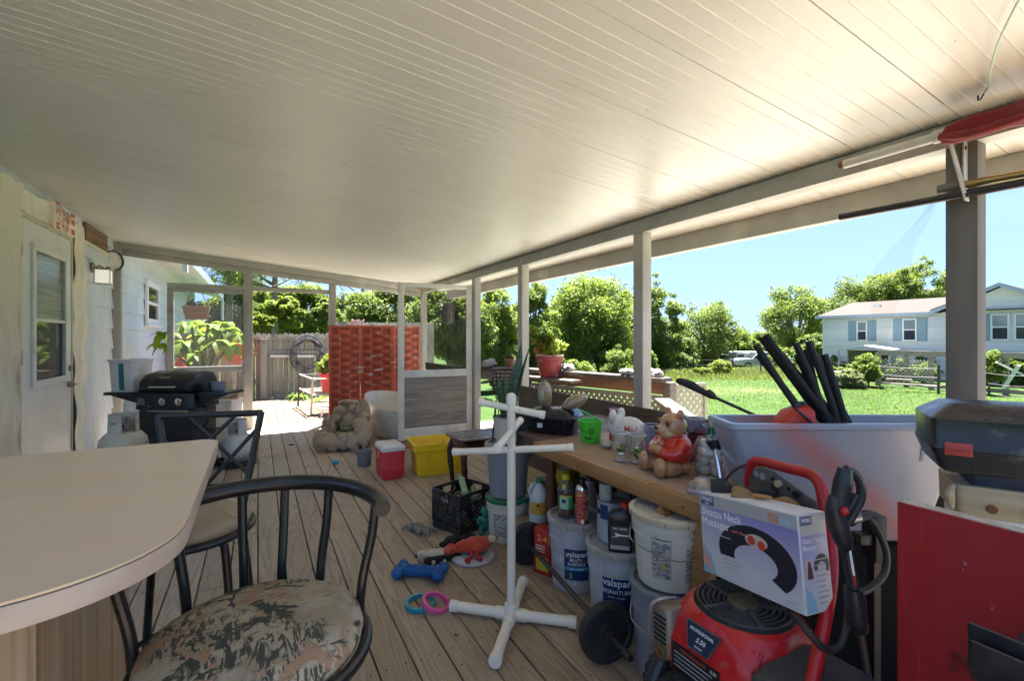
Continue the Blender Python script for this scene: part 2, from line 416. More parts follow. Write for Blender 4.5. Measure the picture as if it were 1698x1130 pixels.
rows = [[(3.45, -14+24*i/n_, -.825), (6, -14+24*i/n_, -.82), (edge(-14+24*i/n_)-.4, -14+24*i/n_, -.825), (edge(-14+24*i/n_), -14+24*i/n_, -.86)] for i in range(n_+1)]
mb.loft(rows, False, False, False); struct('sand_yard', mb, SAND)
mb = MB(); mb.prism([(-9,-12),(3.4,-12),(3.4,-1.75),(-1.78,-1.75),(-1.78,4.55),(-9,4.55)], -.9, -.28)  # unseen pale slab, added to bounce sunlight up into the porch
struct('unseen_bounce_slab', mb, M('bounce_slab_pale', (.74,.73,.70), .9, var=((1.5,6,.4,.7,(.56,.54,.49)),)), .01)
struct('ground_under_deck', mb, M('dirt', (.045,.035,.025), 1))
# ================================================================ the screened porch
WX, RX, FY = -1.70, 2.57, 7.95
def zc(x): return 2.655-.092*(x-WX)
porch = thing('screened_porch', 'white metal roofed back porch with open post and beam sides over the deck', 'porch', (0,0,0))
def ceil_mat():
    m = bpy.data.materials.new('cream_roof_pan'); m.use_nodes = True; N, L = nt(m); b = N['Principled BSDF']
    tc = N.new('ShaderNodeTexCoord'); co = tc.outputs['Object']
    f = noise_fac(N, L, co, .8, 4, .35, .7); c = mixc(N, L, f, (.71,.71,.665), (.67,.67,.625))
    f = noise_fac(N, L, co, 1, 5, .5, .75, (.8, 9, 1)); c = mixc(N, L, math_(N, L, 'MULTIPLY', f, .22), c, (.62,.59,.53))
    f = noise_fac(N, L, co, 14, 5, .69, .76); c = mixc(N, L, math_(N, L, 'MULTIPLY', f, .45), c, (.40,.36,.28)); f = noise_fac(N, L, co, 33, 3, .72, .76); c = mixc(N, L, math_(N, L, 'MULTIPLY', f, .5), c, (.26,.23,.18)); f = noise_fac(N, L, co, 1, 4, .60, .74, (1.3, 14, 1)); c = mixc(N, L, math_(N, L, 'MULTIPLY', f, .35), c, (.50,.45,.36))
    L.new(c, b.inputs['Base Color']); b.inputs['Roughness'].default_value = .33; b.inputs['Specular IOR Level'].default_value = .45; b.inputs['Coat Weight'].default_value = .2; b.inputs['Coat Roughness'].default_value = .32
    h = noise_fac(N, L, co, 1, 4, .3, .7, (30, 260, 1)); h2 = noise_fac(N, L, co, 60, 4, .3, .7)
    bp = N.new('ShaderNodeBump'); bp.inputs['Strength'].default_value = .12; bp.inputs['Distance'].default_value = .003
    L.new(math_(N, L, 'ADD', h, h2), bp.inputs['Height']); L.new(bp.outputs[0], b.inputs['Normal'])
    return m
CEIL = ceil_mat()
mb = MB(); prof = []; y = .15; k = 2
while y < 8.15:
    if k % 6 == 0: prof += [(y, 0), (y+.001, .010), (y+.0035, .010), (y+.0045, 0)]; st = .0045
    else: prof += [(y, 0), (y+.003, -.0024), (y+.006, -.0024), (y+.009, 0)]; st = .009
    y += .0635; k += 1
prof.append((8.15, 0))
xa, xb = WX-.02, 3.16; rows = []
for x in (xa, .5, 1.8, xb): rows.append([(x, yy, zc(x)+dz) for yy, dz in prof])
mb.loft(rows, False, False, False)
mb.loft([[(x, yy, zc(x)+.075) for yy in (.15, 8.15)] for x in (xa, xb)], False, False, False)
part('roof_panel', mb, CEIL, porch, smooth=0)
# beams
WP, GP = mat['white_paint'], mat['grey_paint']
mb = MB(); mb.bx(RX-.045, RX+.045, .15, FY+.03, 2.155, 2.2565)
part('beam', mb, GP, porch, .004, label='long inner beam carried by the posts on the open side')
mb = MB(); mb.bx(3.06, 3.105, .15, 8.1, 2.075, 2.2155); mb.bx(3.108, 3.20, .15, 8.1, 2.09, 2.10); mb.bx(3.19, 3.20, .15, 8.1, 2.10, 2.25)
part('fascia', mb, GP, porch, .003, label='outer fascia and gutter along the low edge of the roof')
mb = MB()
def slbeam(mb, xa, xb, y0, y1, drop, hgt):
    mb.loft([[(x, y0, zc(x)-drop-hgt), (x, y1, zc(x)-drop-hgt), (x, y1, zc(x)-drop), (x, y0, zc(x)-drop)] for x in (xa, xb)])
slbeam(mb, WX+.055, RX-.048, FY-.05, FY+.05, .016, .085)
part('end_beam', mb, GP, porch, .003)
mb = MB(); slbeam(mb, WX+.062, RX-.05, FY-.02, FY+.04, .104, .075)
part('header', mb, GP, porch, .003)
def post(x, y, w=.088, d=.088, top=None, m=GP, base=0):
    mb = MB(); mb.bx(x-w/2, x+w/2, y-d/2, y+d/2, base, top if top else zc(x)-.1)
    return part('post', mb, m, porch, .004)
post(RX, .786, .088, .1, 2.154, M('raw_grey_post', (.17,.155,.135), .7, var=((1,5,.4,.7,(.12,.105,.09),(12,12,.8)),), bump=(20,.2)))
for y in (2.63, 4.44, 5.70): post(RX, y, .088, .1, 2.154)
post(WX+.06, .35, .09, .09, 2.52); post(RX, FY, .09, .09, 2.154); post(WX+.055, FY, .10, .09, zc(WX)-.02)
XP1, XP2 = PY(412, 560, FY).x, PY(551, 560, FY).x
post(XP1, FY, .11, .085, zc(XP1)-.182); post(XP2, FY, .10, .085, zc(XP2)-.182)
XD = PY(284, 560, FY).x
# rails of the far wall
mb = MB(); mb.bx(XD-.045, XP1-.056, FY-.03, FY+.03, 2.075, 2.13); mb.bx(XP1+.056, XP2-.051, FY-.03, FY+.03, 2.065, 2.13)
part('transom', mb, GP, porch, .003)
sheer = thin('insect_screen', (.82,.83,.82), .10, .5, (.25,.25,.24), 0)
# left screen door in the far wall
sdL = MB(); x0, x1 = XD-.045, XP1-.057
sdL.bx(x0, x0+.075, FY-.02, FY+.02, .02, 2.07); sdL.bx(x1-.012, x1, FY-.02, FY+.02, .02, 2.07)
sdL.bx(x0+.0752, x1-.0122, FY-.018, FY+.018, .86, .95); sdL.bx(x0+.0752, x1-.0122, FY-.018, FY+.018, .03, .16); sdL.bx(x0+.0752, x1-.0122, FY-.018, FY+.018, 2.01, 2.07)
dl = part('screen_door', sdL, M('grey_door_paint', (.36,.36,.35), .5, var=((8,5,.5,.8,(.22,.21,.19)),)), porch, .003, label='closed grey screen door behind the grill')
mb = MB(); mb.grid(lambda a, b: (x0+.0752+(x1-x0-.0876)*a, FY, .95+1.06*b), 1, 1); part('screen', mb, sheer, dl)
# open screen door near the middle
D0, D1 = Vector((RX-.06, 5.72, 0)), Vector((1.53, 5.76, 0)); dx = (D1-D0).normalized(); DW = (D1-D0).length
dm = frame(D0, dx, (0,0,1))
mb = MB(dm); zb, zt = .075, 2.06
mb.bx(0,.075,zb,zt,-.016,.016); mb.bx(DW-.075,DW,zb,zt,-.016,.016); mb.bx(.0752,DW-.0752,zb,.225,-.015,.015); mb.bx(.0752,DW-.0752,zt-.055,zt,-.015,.015); mb.bx(.0752,DW-.0752,.86,.95,-.02,.02)
sdoor = part('screen_door', mb, M('white_door_paint', (.70,.69,.64), .45, var=((5,6,.5,.75,(.5,.47,.40)),(3,6,.55,.75,(.6,.58,.5),(1,1,.2)))), porch, .003, label='white screen door standing open with a weathered plywood lower panel')
ply = M('grey_plywood', (.30,.265,.23), .8, var=((1,5,.40,.62,(.20,.17,.145),(1.6,1.6,17)),(1,4,.5,.7,(.38,.35,.31),(4,4,60)),(7,2,.72,.76,(.03,.025,.02))), bump=(30,.3,(1,1,20)))
mb = MB(dm); mb.bx(.0754,DW-.0754,.2252,.8598,-.006,.006); part('panel', mb, ply, sdoor)
mb = MB(dm); mb.grid(lambda a, b: (.0752+(DW-.1504)*a, .95+(zt-.055-.95)*b, 0), 1, 1); part('screen', mb, sheer, sdoor)
mb = MB(dm); mb.bx(DW-.06,DW-.02,.93,1.10,.0165,.022); mb.tube([(DW-.04,1.06,.022),(DW-.04,1.06,.05),(DW-.12,1.055,.055)], .008, 8); mb.tube([(DW-.04,.96,.022),(DW-.04,.93,.035),(DW-.035,.89,.03)], .006, 8)
mb.tube([(.1,zt-.04,.018),(.4,zt-.09,.10),(.62,zt-.04,.02)], .007, 8)
part('handle', mb, mat['steel'], sdoor)
# plywood knee wall on the open side
dply = M('brown_plywood', (.115,.080,.055), .75, var=((1,5,.35,.7,(.05,.036,.027),(3,9,40)),(1,4,.5,.72,(.16,.115,.08),(3,5,60)),(6,4,.6,.75,(.06,.045,.035))), bump=(30,.3,(1,5,20)))
for a, b in ((2.635, 4.43), (.6, 2.628)):
    mb = MB(); mb.bx(RX-.064, RX-.0455, a, b, .012, .84); part('plywood_panel', mb, dply, porch, .002)
# sagging torn screen fabric, tacked to the beam
flap = thin('loose_screen_mesh', (.945,.945,.92), .035, .9, (.03,.03,.03), 0)
tp = [PX(1545,336,2.66), PX(1512,376,2.67), PX(1474,423,2.68), PX(1438,468,2.69), PX(1432,600,2.70), PX(1310,690,2.72)]
tq = [PX(1549,334,2.66), PX(1535,372,2.70), PX(1518,418,2.72), PX(1500,462,2.70), PX(1476,560,2.66), PX(1474,690,2.72)]
A_, B_ = cat(tp, 6), cat(tq, 6)
mb = MB(); mb.loft([[A_[i]+(B_[i]-A_[i])*t+Vector((.03*math.sin(t*7+i*.4), 0, 0)) for t in (0,.17,.33,.5,.67,.83,1)] for i in range(len(A_))], False, False, False)
solo('torn_screen', mb, flap, 'torn grey insect screen hanging loose in the open bay', 'screen')
thr = M('screen_thread', (.03,.03,.03), .8)
# ================================================================ the house behind the left wall
sid = M('pale_blue_siding', (.56,.61,.66), .6, var=((2.5,6,.5,.8,(.47,.50,.52)),(1,5,.58,.75,(.42,.42,.40),(14,14,.8)),(1,4,.5,.8,(.53,.57,.60),(60,60,1.2))), bump=(1,.2,(90,90,2)))
house = thing('house', 'pale blue lap sided house with white half glazed door left of the porch', 'house', (0,0,0))
mb = MB(); lap = .262; z = -.35; row = 0
while z < 3.0:
    z1 = min(z+lap, 3.02); yy = 4.6-(row % 3)*1.3
    while yy < 17:
        y1 = min(yy+3.66, 17.0); a = max(yy, 4.6)
        if a < y1-.01 and not (a < 6.2 and y1 < 6.66 and False):
            mb.loft([[(WX-.10, yv, zz) for yv in ()] for zz in ()], False, False) if False else None
            mb.add([(WX+.027,a+.0012,z),(WX+.027,y1-.0012,z),(WX+.003,y1-.0012,z1),(WX+.003,a+.0012,z1),(WX-.01,a+.0012,z),(WX-.01,y1-.0012,z),(WX-.01,y1-.0012,z1),(WX-.01,a+.0012,z1)],
                   [(0,1,2,3),(0,4,5,1),(0,3,7,4),(1,5,6,2)])
        yy = y1
    z = z1; row += 1
part('siding', mb, sid, house, smooth=0)
mb = MB(); mb.bx(-8, WX-.012, 4.6, 16.99, -.84, 3.02); part('wall', mb, M('house_sheathing', (.3,.28,.25), .8), house)  # near end cut short, out of view, so fill light enters from the left
# white wrap round the door, rumpled
wrap = M('dirty_white_wrap', (.76,.72,.59), .5, var=((2.2,6,.52,.8,(.62,.57,.44)),(7,5,.64,.8,(.50,.44,.33)),(1,5,.5,.75,(.78,.76,.69),(4,4,1))), bump=(5,.5))
YA, YB = PX(22,500,WX).y, PX(108,500,WX).y
DT = 2.335
wv = lambda y, z: .044+.012*math.sin(y*9+z*3)+.010*math.sin(z*13+y*2)+.008*math.sin(y*31)
def strip(y0, y1, z0, z1, edge=0):
    mb = MB(); nu, nv = max(2, int((y1-y0)/.05)), max(2, int((z1-z0)/.06))
    mb.grid(lambda a, b: (WX+wv(y0+(y1-y0)*a, z0+(z1-z0)*b)+.01, y0+(y1-y0)*a+edge*a*.012*math.sin(b*37), z0+(z1-z0)*b-(.04*abs(math.sin(a*6)) if z1 > 2.5 and b > .99 else 0)), nu, nv)
    return mb
part('wrap', strip(4.6, YA-.045, 0, 2.60), wrap, house); part('wrap', strip(YA-.045, YB+.05, DT+.045, 2.60), wrap, house); part('wrap', strip(YB+.05, YB+.42, .0, 2.58, 1), wrap, house)
mb = MB(); mb.bx(WX+.018, WX+.05, YB+.44, 7.52, 2.44, 2.63); part('bare_board', mb, M('bare_wood', (.2,.12,.07), .8, var=((1,5,.4,.7,(.1,.06,.04),(4,2,30)),)), house)
mb = MB(); mb.bx(WX+.018, WX+.045, YB+.42, 7.56, 2.40, 2.436); part('trim', mb, M('cream_trim', (.62,.60,.48), .5), house)
# lettering on the wrap
wm = lambda y, z: frame((WX+.062, y, z), (0,0,-1), (0,1,0))
text('R-33', .15, mat['red_ink'], house, frame((WX+.105, PX(71,358,WX).y, 2.48), (0,0,1), (0,-1,0)), sx=.9)
text('Pro', .12, mat['red_ink'], house, frame((WX+.105, PX(80,362,WX).y, 2.48), (0,0,1), (0,-1,0)))
text('ven', .12, mat['red_ink'], house, frame((WX+.105, PX(87,366,WX).y, 2.48), (0,0,1), (0,-1,0)))
mb = MB(); yc = PX(98,372,WX).y
for zz, hh in ((2.565,.04),(2.50,.055),(2.405,.045)): mb.bx(WX+.098, WX+.100, yc-.035, yc+.06, zz-hh/2, zz+hh/2)
part('print_block', mb, mat['red_ink'], house)
# door
dwm = M('door_white', (.74,.77,.76), .38, var=((3,5,.5,.8,(.62,.64,.62)),))
jam = MB(); jam.bx(WX+.018, WX+.05, YA-.045, YA-.004, .0, DT+.045); jam.bx(WX+.018, WX+.05, YB+.004, YB+.045, 0, DT+.045); jam.bx(WX+.018, WX+.05, YA-.0038, YB+.0038, DT+.004, DT+.044)
part('door_frame', jam, M('frame_cream', (.62,.58,.45), .6, var=((6,5,.5,.7,(.45,.40,.3)),)), house, .003)
ga, gb = PX(44,500,WX).y, PX(97,500,WX).y; g0, g1 = .985, 2.115
door = MB(); xx0, xx1 = WX+.019, WX+.042
door.bx(xx0,xx1,YA,ga,.03,DT); door.bx(xx0,xx1,gb,YB,.03,DT); door.bx(xx0,xx1-.0005,ga+.0002,gb-.0002,.03,g0); door.bx(xx0,xx1-.0005,ga+.0002,gb-.0002,g1,DT)
dr = part('door', door, dwm, house)
mb = MB()
for a, b, c, d in ((ga-.05,ga+.012,g0-.05,g1+.05),(gb-.012,gb+.05,g0-.05,g1+.05),(ga+.0122,gb-.0122,g1-.012,g1+.05),(ga+.0122,gb-.0122,g0-.05,g0+.012)): mb.bx(xx1+.0008,xx1+.018,a,b,c,d)
mb.bx(xx1+.0008,xx1+.012,ga+.0125,gb-.0125,1.50,1.53)
part('window_frame', mb, dwm, dr, .005)
mb = MB(); mb.bx(xx0+.004,xx0+.010,ga+.001,gb-.001,g0,g1); part('pane', mb, M('door_glass', (.03,.035,.03), .05, spec=1.0), dr)
bl = M('blind', (.33,.35,.32), .25, spec=.8, var=((1,2,.45,.55,(.22,.24,.21),(1,1,44)),))
mb = MB(); mb.bx(xx0+.0105,xx0+.013,ga+.002,gb-.002,1.53,g1-.003); part('blind', mb, bl, dr)
mb = MB(); mb.cyl((xx1,YB-.075,1.06),(xx1+.03,YB-.075,1.06),.032,n=18); mb.cyl((xx1,YB-.075,.90),(xx1+.045,YB-.075,.90),.030,n=18); mb.tube([(xx1+.045,YB-.075,.90),(xx1+.055,YB-.10,.90),(xx1+.05,YB-.02,.895),(xx1+.045,YB+.06,.893)], .011, 8)
part('handle', mb, mat['steel'], dr)
for zz in (2.08, 1.2, .3):
    mb = MB(); mb.bx(xx1-.003,xx1+.006,YA-.035,YA-.003,zz-.06,zz+.06); mb.cyl((xx1+.006,YA-.002,zz-.06),(xx1+.006,YA-.002,zz+.06),.007,n=8); part('hinge', mb, mat['steel'], dr)
# far window of the house, eave and gutter
wa, wb, wz0, wz1 = 9.85, 11.0, 1.60, 2.36
wf = MB()
for a, b, c, d in ((wa,wa+.11,wz0,wz1),(wb-.11,wb,wz0,wz1),(wa+.1102,wb-.1102,wz1-.1,wz1),(wa+.1102,wb-.1102,wz0,wz0+.10),(wa+.1102,wb-.1102,1.95,2.0)): wf.bx(WX+.02,WX+.06,a,b,c,d)
wf.bx(WX+.02,WX+.09,wa-.05,wb+.05,wz0-.045,wz0-.0005)
wo = part('window', wf, M('window_trim', (.68,.70,.72), .5), house, .004)
mb = MB(); mb.bx(WX+.022,WX+.035,wa+.1,wb-.1,wz0+.09,wz1-.09); part('pane', mb, mat['window'], wo)
eav = M('eave_white', (.66,.66,.62), .5, var=((3,5,.5,.75,(.45,.43,.38)),))
mb = MB(); mb.loft([[(WX+.005,yv,2.78),(-1.08,yv,2.66),(-1.08,yv,2.72),(WX+.005,yv,2.85)] for yv in (8.25,17.5)])
part('soffit', mb, eav, house)
mb = MB(); mb.loft([[(-1.075,yv,2.60),(-.985,yv,2.60),(-.965,yv,2.74),(-.975,yv,2.745),(-.99,yv,2.61),(-1.075,yv,2.61)] for yv in (8.4,17.5)]); mb.bx(-1.0,-.94,8.55,8.63,2.36,2.60); mb.bx(-1.0,-.94,16.9,17.0,1.9,2.6)
part('gutter', mb, M('gutter_white', (.62,.66,.68), .4), house)
mb = MB(); mb.loft([[(-1.05,yv,2.75),(-5.0,yv,3.9),(-5.0,yv,3.95),(-1.02,yv,2.80)] for yv in (8.2,17.6)]); mb.loft([[(-1.72,yv,2.95),(-5,yv,3.9),(-5,yv,3.95),(-1.72,yv,3.0)] for yv in (4.4,8.19)]); part('roof', mb, M('shingle', (.12,.11,.10), .9), house)
# lamp and round thermometer on the siding
lp = PX(150, 456, WX); y0 = lp.y; z0 = lp.z
LS = .84
lamp = thing('wall_lamp', 'frosted glass carriage lamp mounted on the siding beside the door', 'lamp', (WX+.018, y0, z0))
mb = MB(); mb.lathe([(.075,-.012),(.075,.006),(.06,.014),(.02,.02)], 20, cap1=True); mb.M = Matrix(); 
mb.v = [Vector((v.z+.012, v.x-.02, v.y+.10)) for v in mb.v]
mb.tube([(.02,-.02,.10),(.08,-.02,.13),(.12,0,.10)], .012, 8); mb.box((.12,0,.085),(.19,.19,.022)); 
for sx in (-1,1):
    for sy in (-1,1): mb.bx(.12+sx*.085-.005,.12+sx*.085+.005,sy*.085-.005,sy*.085+.005,-.12,.074)
for q in (.085,-.085): mb.bx(.12-.08,.12+.08,q-.004,q+.004,-.122,-.112); mb.bx(.12+q-.004,.12+q+.004,-.08,.08,-.122,-.112)
part('bracket', mb, M('lamp_bronze', (.32,.29,.23), .45, .3), lamp, .002)
mb = MB(); mb.loft([rrect(.155,.155,.01,-.108,2,.12),rrect(.155,.155,.01,.07,2,.12)]); part('shade', mb, M('frosted_lit', (.8,.78,.7), .3, emit=((1,.95,.85),.06)), lamp)
th = PX(170, 432, WX)
lamp.scale = (LS, LS, LS)
rt = thing('wall_thermometer', 'round dark rimmed thermometer dial on the siding above the lamp', 'thermometer', (WX+.035, th.y+.22, th.z+.03), R(-38))
def lx(mb): mb.v = [Vector((v.z, v.x, v.y)) for v in mb.v]; return mb
part('rim', lx(MB().lathe([(.13,0),(.13,.05),(.117,.055),(.113,.04)], 28, cap0=True)), M('dial_brown', (.05,.04,.035), .4), rt)
part('dial', lx(MB().lathe([(.1125,.035),(.02,.045)], 28, cap1=True)), M('dial_white', (.6,.6,.58), .3, var=((9,3,.55,.7,(.4,.4,.4)),)), rt)
# ================================================================ helpers for moulded shapes
def fuse(o, vox, smooth=6, lump=None):
    """melt overlapping blobs of one part into a single continuous skin"""
    m = o.modifiers.new('r', 'REMESH'); m.mode = 'VOXEL'; m.voxel_size = vox; m.use_smooth_shade = True
    if smooth:
        m2 = o.modifiers.new('s', 'SMOOTH'); m2.iterations = smooth; m2.factor = .5
    if lump:
        tx = bpy.data.textures.new('lump', 'CLOUDS'); tx.noise_scale = lump[0]; tx.noise_depth = 3
        m3 = o.modifiers.new('d', 'DISPLACE'); m3.texture = tx; m3.strength = lump[1]; m3.mid_level = .5; m3.texture_coords = 'LOCAL'
    dg = bpy.context.evaluated_depsgraph_get(); dg.update()
    me = bpy.data.meshes.new_from_object(o.evaluated_get(dg)); me.name = o.name
    old = o.data; o.modifiers.clear(); o.data = me; bpy.data.meshes.remove(old)
    if not me.materials: me.materials.append(old_mat)
    return o
def blob_part(name, mb, m, parent, vox, smooth=6, lump=None, label=None):
    o = part(name, mb, m, parent, smooth=180, label=label); return fuse(o, vox, smooth, lump)
def floor_at(px, py): p = PZ(px, py, 0); return (p.x, p.y, 0)
# ================================================================ bar table
tt = thing('bar_table', 'tall bar table with a tan laminate top and rounded corners', 'table', (0,0,0))
def tabpoly(inset=0, n=9):
    x0, x1, y0, y1 = -1.60+inset, -.105-inset, .755+inset, 1.69-inset; out = [(x0,y0)]
    r0, r1 = .20, .05
    out += [(x1-r0+r0*math.cos(R(a)), y0+r0+r0*math.sin(R(a))) for a in np.linspace(-90, 0, 16)]
    out += [(x1-r1+r1*math.cos(R(a)), y1-r1+r1*math.sin(R(a))) for a in np.linspace(0, 90, 9)]
    out += [(x0,y1)]; return out
lam = M('tan_laminate', (.72,.55,.365), .25, var=((1.6,3,.3,.7,(.74,.51,.325),(1,2.2,1)),(4,4,.4,.75,(.66,.525,.37),(.5,2.5,1)),(1,5,.55,.75,(.63,.47,.31),(.6,9,1)),(140,2,.3,.8,(.69,.52,.34))))
band = M('pink_white_edge', (.56,.45,.35), .4, var=((5,5,.42,.62,(.50,.36,.29)),(9,4,.5,.7,(.56,.48,.39)),(25,3,.68,.76,(.3,.22,.18))))
mb = MB(); mb.prism(tabpoly(0), 1.0485, 1.051); mb.prism(tabpoly(.0015), 1.012, 1.0155)
part('tabletop', MB().prism(tabpoly(.0005), 1.0475, 1.051), lam, tt)
part('edge_band', MB().prism(tabpoly(0), 1.014, 1.0455), band, tt, .001)
part('seam', MB().prism(tabpoly(.0012), 1.0456, 1.0474), M('seam_brown', (.09,.06,.04), .7), tt)
wl = M('oak_laminate', (.43,.30,.18), .5, var=((1,6,.35,.7,(.33,.215,.12),(7,7,.5)),(1,3,.45,.7,(.24,.15,.08),(70,70,.8)),(1,3,.5,.72,(.52,.39,.25),(40,40,.4))))
mb = MB(); mb.bx(-1.35, -.31, 1.0, 1.56, 0, 1.0138); mb.bx(-.3095, -.302, .985, 1.575, 0, 1.0136)
part('pedestal', mb, wl, tt, .001)
# ================================================================ near stool
st = thing('camo_bar_stool', 'black tube bar stool with a camouflage leaf print cushion', 'bar stool', (0,1.08,0))
def ringpts(r, z, n=40): return [(r*math.cos(2*PI*k/n), r*math.sin(2*PI*k/n), z) for k in range(n)]
def camo():
    m = bpy.data.materials.new('camo_leaf_fabric'); m.use_nodes = True; N, L = nt(m); b = N['Principled BSDF']; b.inputs['Roughness'].default_value = .85
    co = N.new('ShaderNodeTexCoord').outputs['Object']
    c = mixc(N, L, noise_fac(N, L, co, 9, 5, .4, .6), (.31,.245,.15), (.43,.355,.235))
    # bark streaks
    wv_ = noise_fac(N, L, co, 1, 5, .47, .53, (80,22,22), 1.5)
    msk = noise_fac(N, L, co, 6, 3, .47, .52)
    c = mixc(N, L, math_(N, L, 'MULTIPLY', wv_, msk), c, (.06,.06,.038))
    # orange brown leaves with ragged edges
    c = mixc(N, L, noise_fac(N, L, co, 12, 6, .56, .58, (1,1,1), 1.2), c, (.36,.215,.12))
    # pale leaves
    v = N.new('ShaderNodeTexVoronoi'); v.feature = 'F1'; v.inputs['Scale'].default_value = 12
    ds = N.new('ShaderNodeVectorMath'); ds.operation = 'ADD'
    nzv = N.new('ShaderNodeTexNoise'); nzv.inputs['Scale'].default_value = 14; nzv.inputs['Detail'].default_value = 4; L.new(co, nzv.inputs['Vector'])
    sc_ = N.new('ShaderNodeVectorMath'); sc_.operation = 'SCALE'; sc_.inputs['Scale'].default_value = .10; L.new(nzv.outputs['Color'], sc_.inputs[0])
    L.new(co, ds.inputs[0]); L.new(sc_.outputs[0], ds.inputs[1]); L.new(ds.outputs[0], v.inputs['Vector'])
    lf = math_(N, L, 'LESS_THAN', v.outputs['Distance'], .36)
    pick = N.new('ShaderNodeSeparateColor'); L.new(v.outputs['Color'], pick.inputs[0])
    lf = math_(N, L, 'MULTIPLY', lf, math_(N, L, 'GREATER_THAN', pick.outputs[0], .68))
    c = mixc(N, L, math_(N, L, 'MULTIPLY', lf, .8), c, (.42,.345,.22))
    # dark twigs and leaf veins
    ve = N.new('ShaderNodeTexVoronoi'); ve.feature = 'DISTANCE_TO_EDGE'; ve.inputs['Scale'].default_value = 6.5; L.new(ds.outputs[0], ve.inputs['Vector'])
    tw = math_(N, L, 'MULTIPLY', math_(N, L, 'LESS_THAN', ve.outputs['Distance'], .022), noise_fac(N, L, co, 5, 2, .48, .52))
    c = mixc(N, L, tw, c, (.05,.05,.04))
    c = mixc(N, L, noise_fac(N, L, co, 11, 7, .58, .61, (1,1.4,1), 1.2), c, (.045,.05,.032))
    wb = noise_fac(N, L, co, 1, 2, .62, .66, (30,90,30), 2.5); c = mixc(N, L, math_(N, L, 'MULTIPLY', wb, .7), c, (.09,.085,.06))
    L.new(c, b.inputs['Base Color'])
    bp = N.new('ShaderNodeBump'); bp.inputs['Strength'].default_value = .25; bp.inputs['Distance'].default_value = .004
    L.new(noise_fac(N, L, co, 300, 2, 0, 1), bp.inputs['Height']); L.new(bp.outputs[0], b.inputs['Normal']); return m
BM = mat['black_metal']
part('cushion', MB().lathe([(.18,.715),(.198,.725),(.205,.745),(.198,.765),(.17,.780),(.12,.788),(.05,.791)], 48, cap0=True, cap1=True), camo(), st, smooth=180)
part('seat_ring', MB().tube(ringpts(.212, .718), .0125, 10, True), BM, st)
rail = cat([(.245*math.cos(R(a)), .232*math.sin(R(a)), .982+.012*math.sin(R(max(0,min(180,a))))) for a in range(-10, 196, 12)], 4)
mb = MB(); mb.tube(rail, .0185, 14)
part('back_rail', mb, BM, st)
mb = MB(); a0 = Vector(rail[0]); dr_ = (a0-Vector(rail[1])).normalized(); mb.cyl(a0-dr_*.002, a0+dr_*.0015, .0145, n=14); part('rail_hollow', mb, M('hollow_shade', (.055,.033,.02), .6), st)  # dark disc: shade inside the open tube end, put into the colour
for a in (8, 50, 76, 98, 131, 172):
    b = MB(); ca, sa = math.cos(R(a)), math.sin(R(a))
    b.tube(cat([(ca*.207, sa*.205, .722), (ca*.214, sa*.210, .80), (ca*.236, sa*.224, .90), (ca*.245, sa*.232, .975)], 4), .0105, 10); part('spindle', b, BM, st)
def legs(root, m, r_top, r_bot, ztop, angs, rad=.0135):
    for a in angs:
        ca, sa = math.cos(R(a)), math.sin(R(a))
        part('leg', MB().tube(cat([(ca*r_top, sa*r_top, ztop), (ca*(r_top+.02), sa*(r_top+.02), ztop-.10), (ca*r_bot, sa*r_bot, .012)], 5), rad, 10), m, root)
legs(st, BM, .17, .27, .708, (40, 130, 220, 320))
part('footrest', MB().tube(ringpts(.235, .30), .010, 8, True), BM, st)
# ================================================================ far stool
fs = thing('beige_bar_stool', 'black metal bar stool with beige vinyl seat and crossed bar back', 'bar stool', (-.205,1.89,0), R(-13))
BZ = mat['bronze_metal']
vin = M('beige_vinyl', (.36,.28,.19), .35, var=((4,5,.45,.75,(.27,.20,.13)),), rvar=.1)
part('cushion', MB().lathe([(.165,.715),(.182,.728),(.186,.745),(.176,.762),(.13,.774),(.05,.778)], 40, cap0=True, cap1=True), vin, fs, smooth=180)
part('seat_ring', MB().tube(ringpts(.190, .716), .012, 10, True), BM, fs)
for sx in (-1, 1):
    part('back_post', MB().tube([(sx*.118,.165,.70),(sx*.128,.185,.79),(sx*.172,.215,1.072)], .0125, 10), BZ, fs)
part('top_rail', MB().tube(cat([(-.175,.2155,1.068),(0,.225,1.066),(.175,.2155,1.068)], 6), .0125, 10), BZ, fs)
part('lower_rail', MB().tube([(-.128,.187,.803),(.128,.187,.803)], .008, 8), BZ, fs)
bk = lambda x, z: (x, .187+.033*(z-.80)/.27, z)
for (x0, z0, x1, z1) in ((-.075,1.065,.135,.835),(.085,1.065,-.13,.84),(-.158,.985,-.01,.805),(.160,1.01,-.01,.806),(.0,.806,.0,.806)):
    if x0 == x1: continue
    part('cross_bar', MB().tube([bk(x0,z0), bk(x1,z1)], .0075, 8), BZ, fs)
legs(fs, BM, .155, .235, .706, (35, 145, 215, 325), .0125)
part('footrest', MB().tube(ringpts(.205, .30), .0095, 8, True), BM, fs)
# grey cushioned box showing under the table end
gq = thing('grey_floor_cushion', 'folded grey quilted cushion on the deck under the bar table', 'cushion', (-.33,1.42,0), R(20))
gm = M('grey_fabric', (.22,.22,.25), .9, bump=(160,.3), var=((6,5,.5,.8,(.15,.15,.17)),))
for k in range(2):
    mb = MB(); mb.loft([rrect(.44-.03*q,.40-.03*q,.05,zz,4,.0,0) for q, zz in ((1,.07*k+.004),(0,.07*k+.018),(0,.07*k+.052),(1,.07*k+.068))]); part('pad', mb, gm, gq)
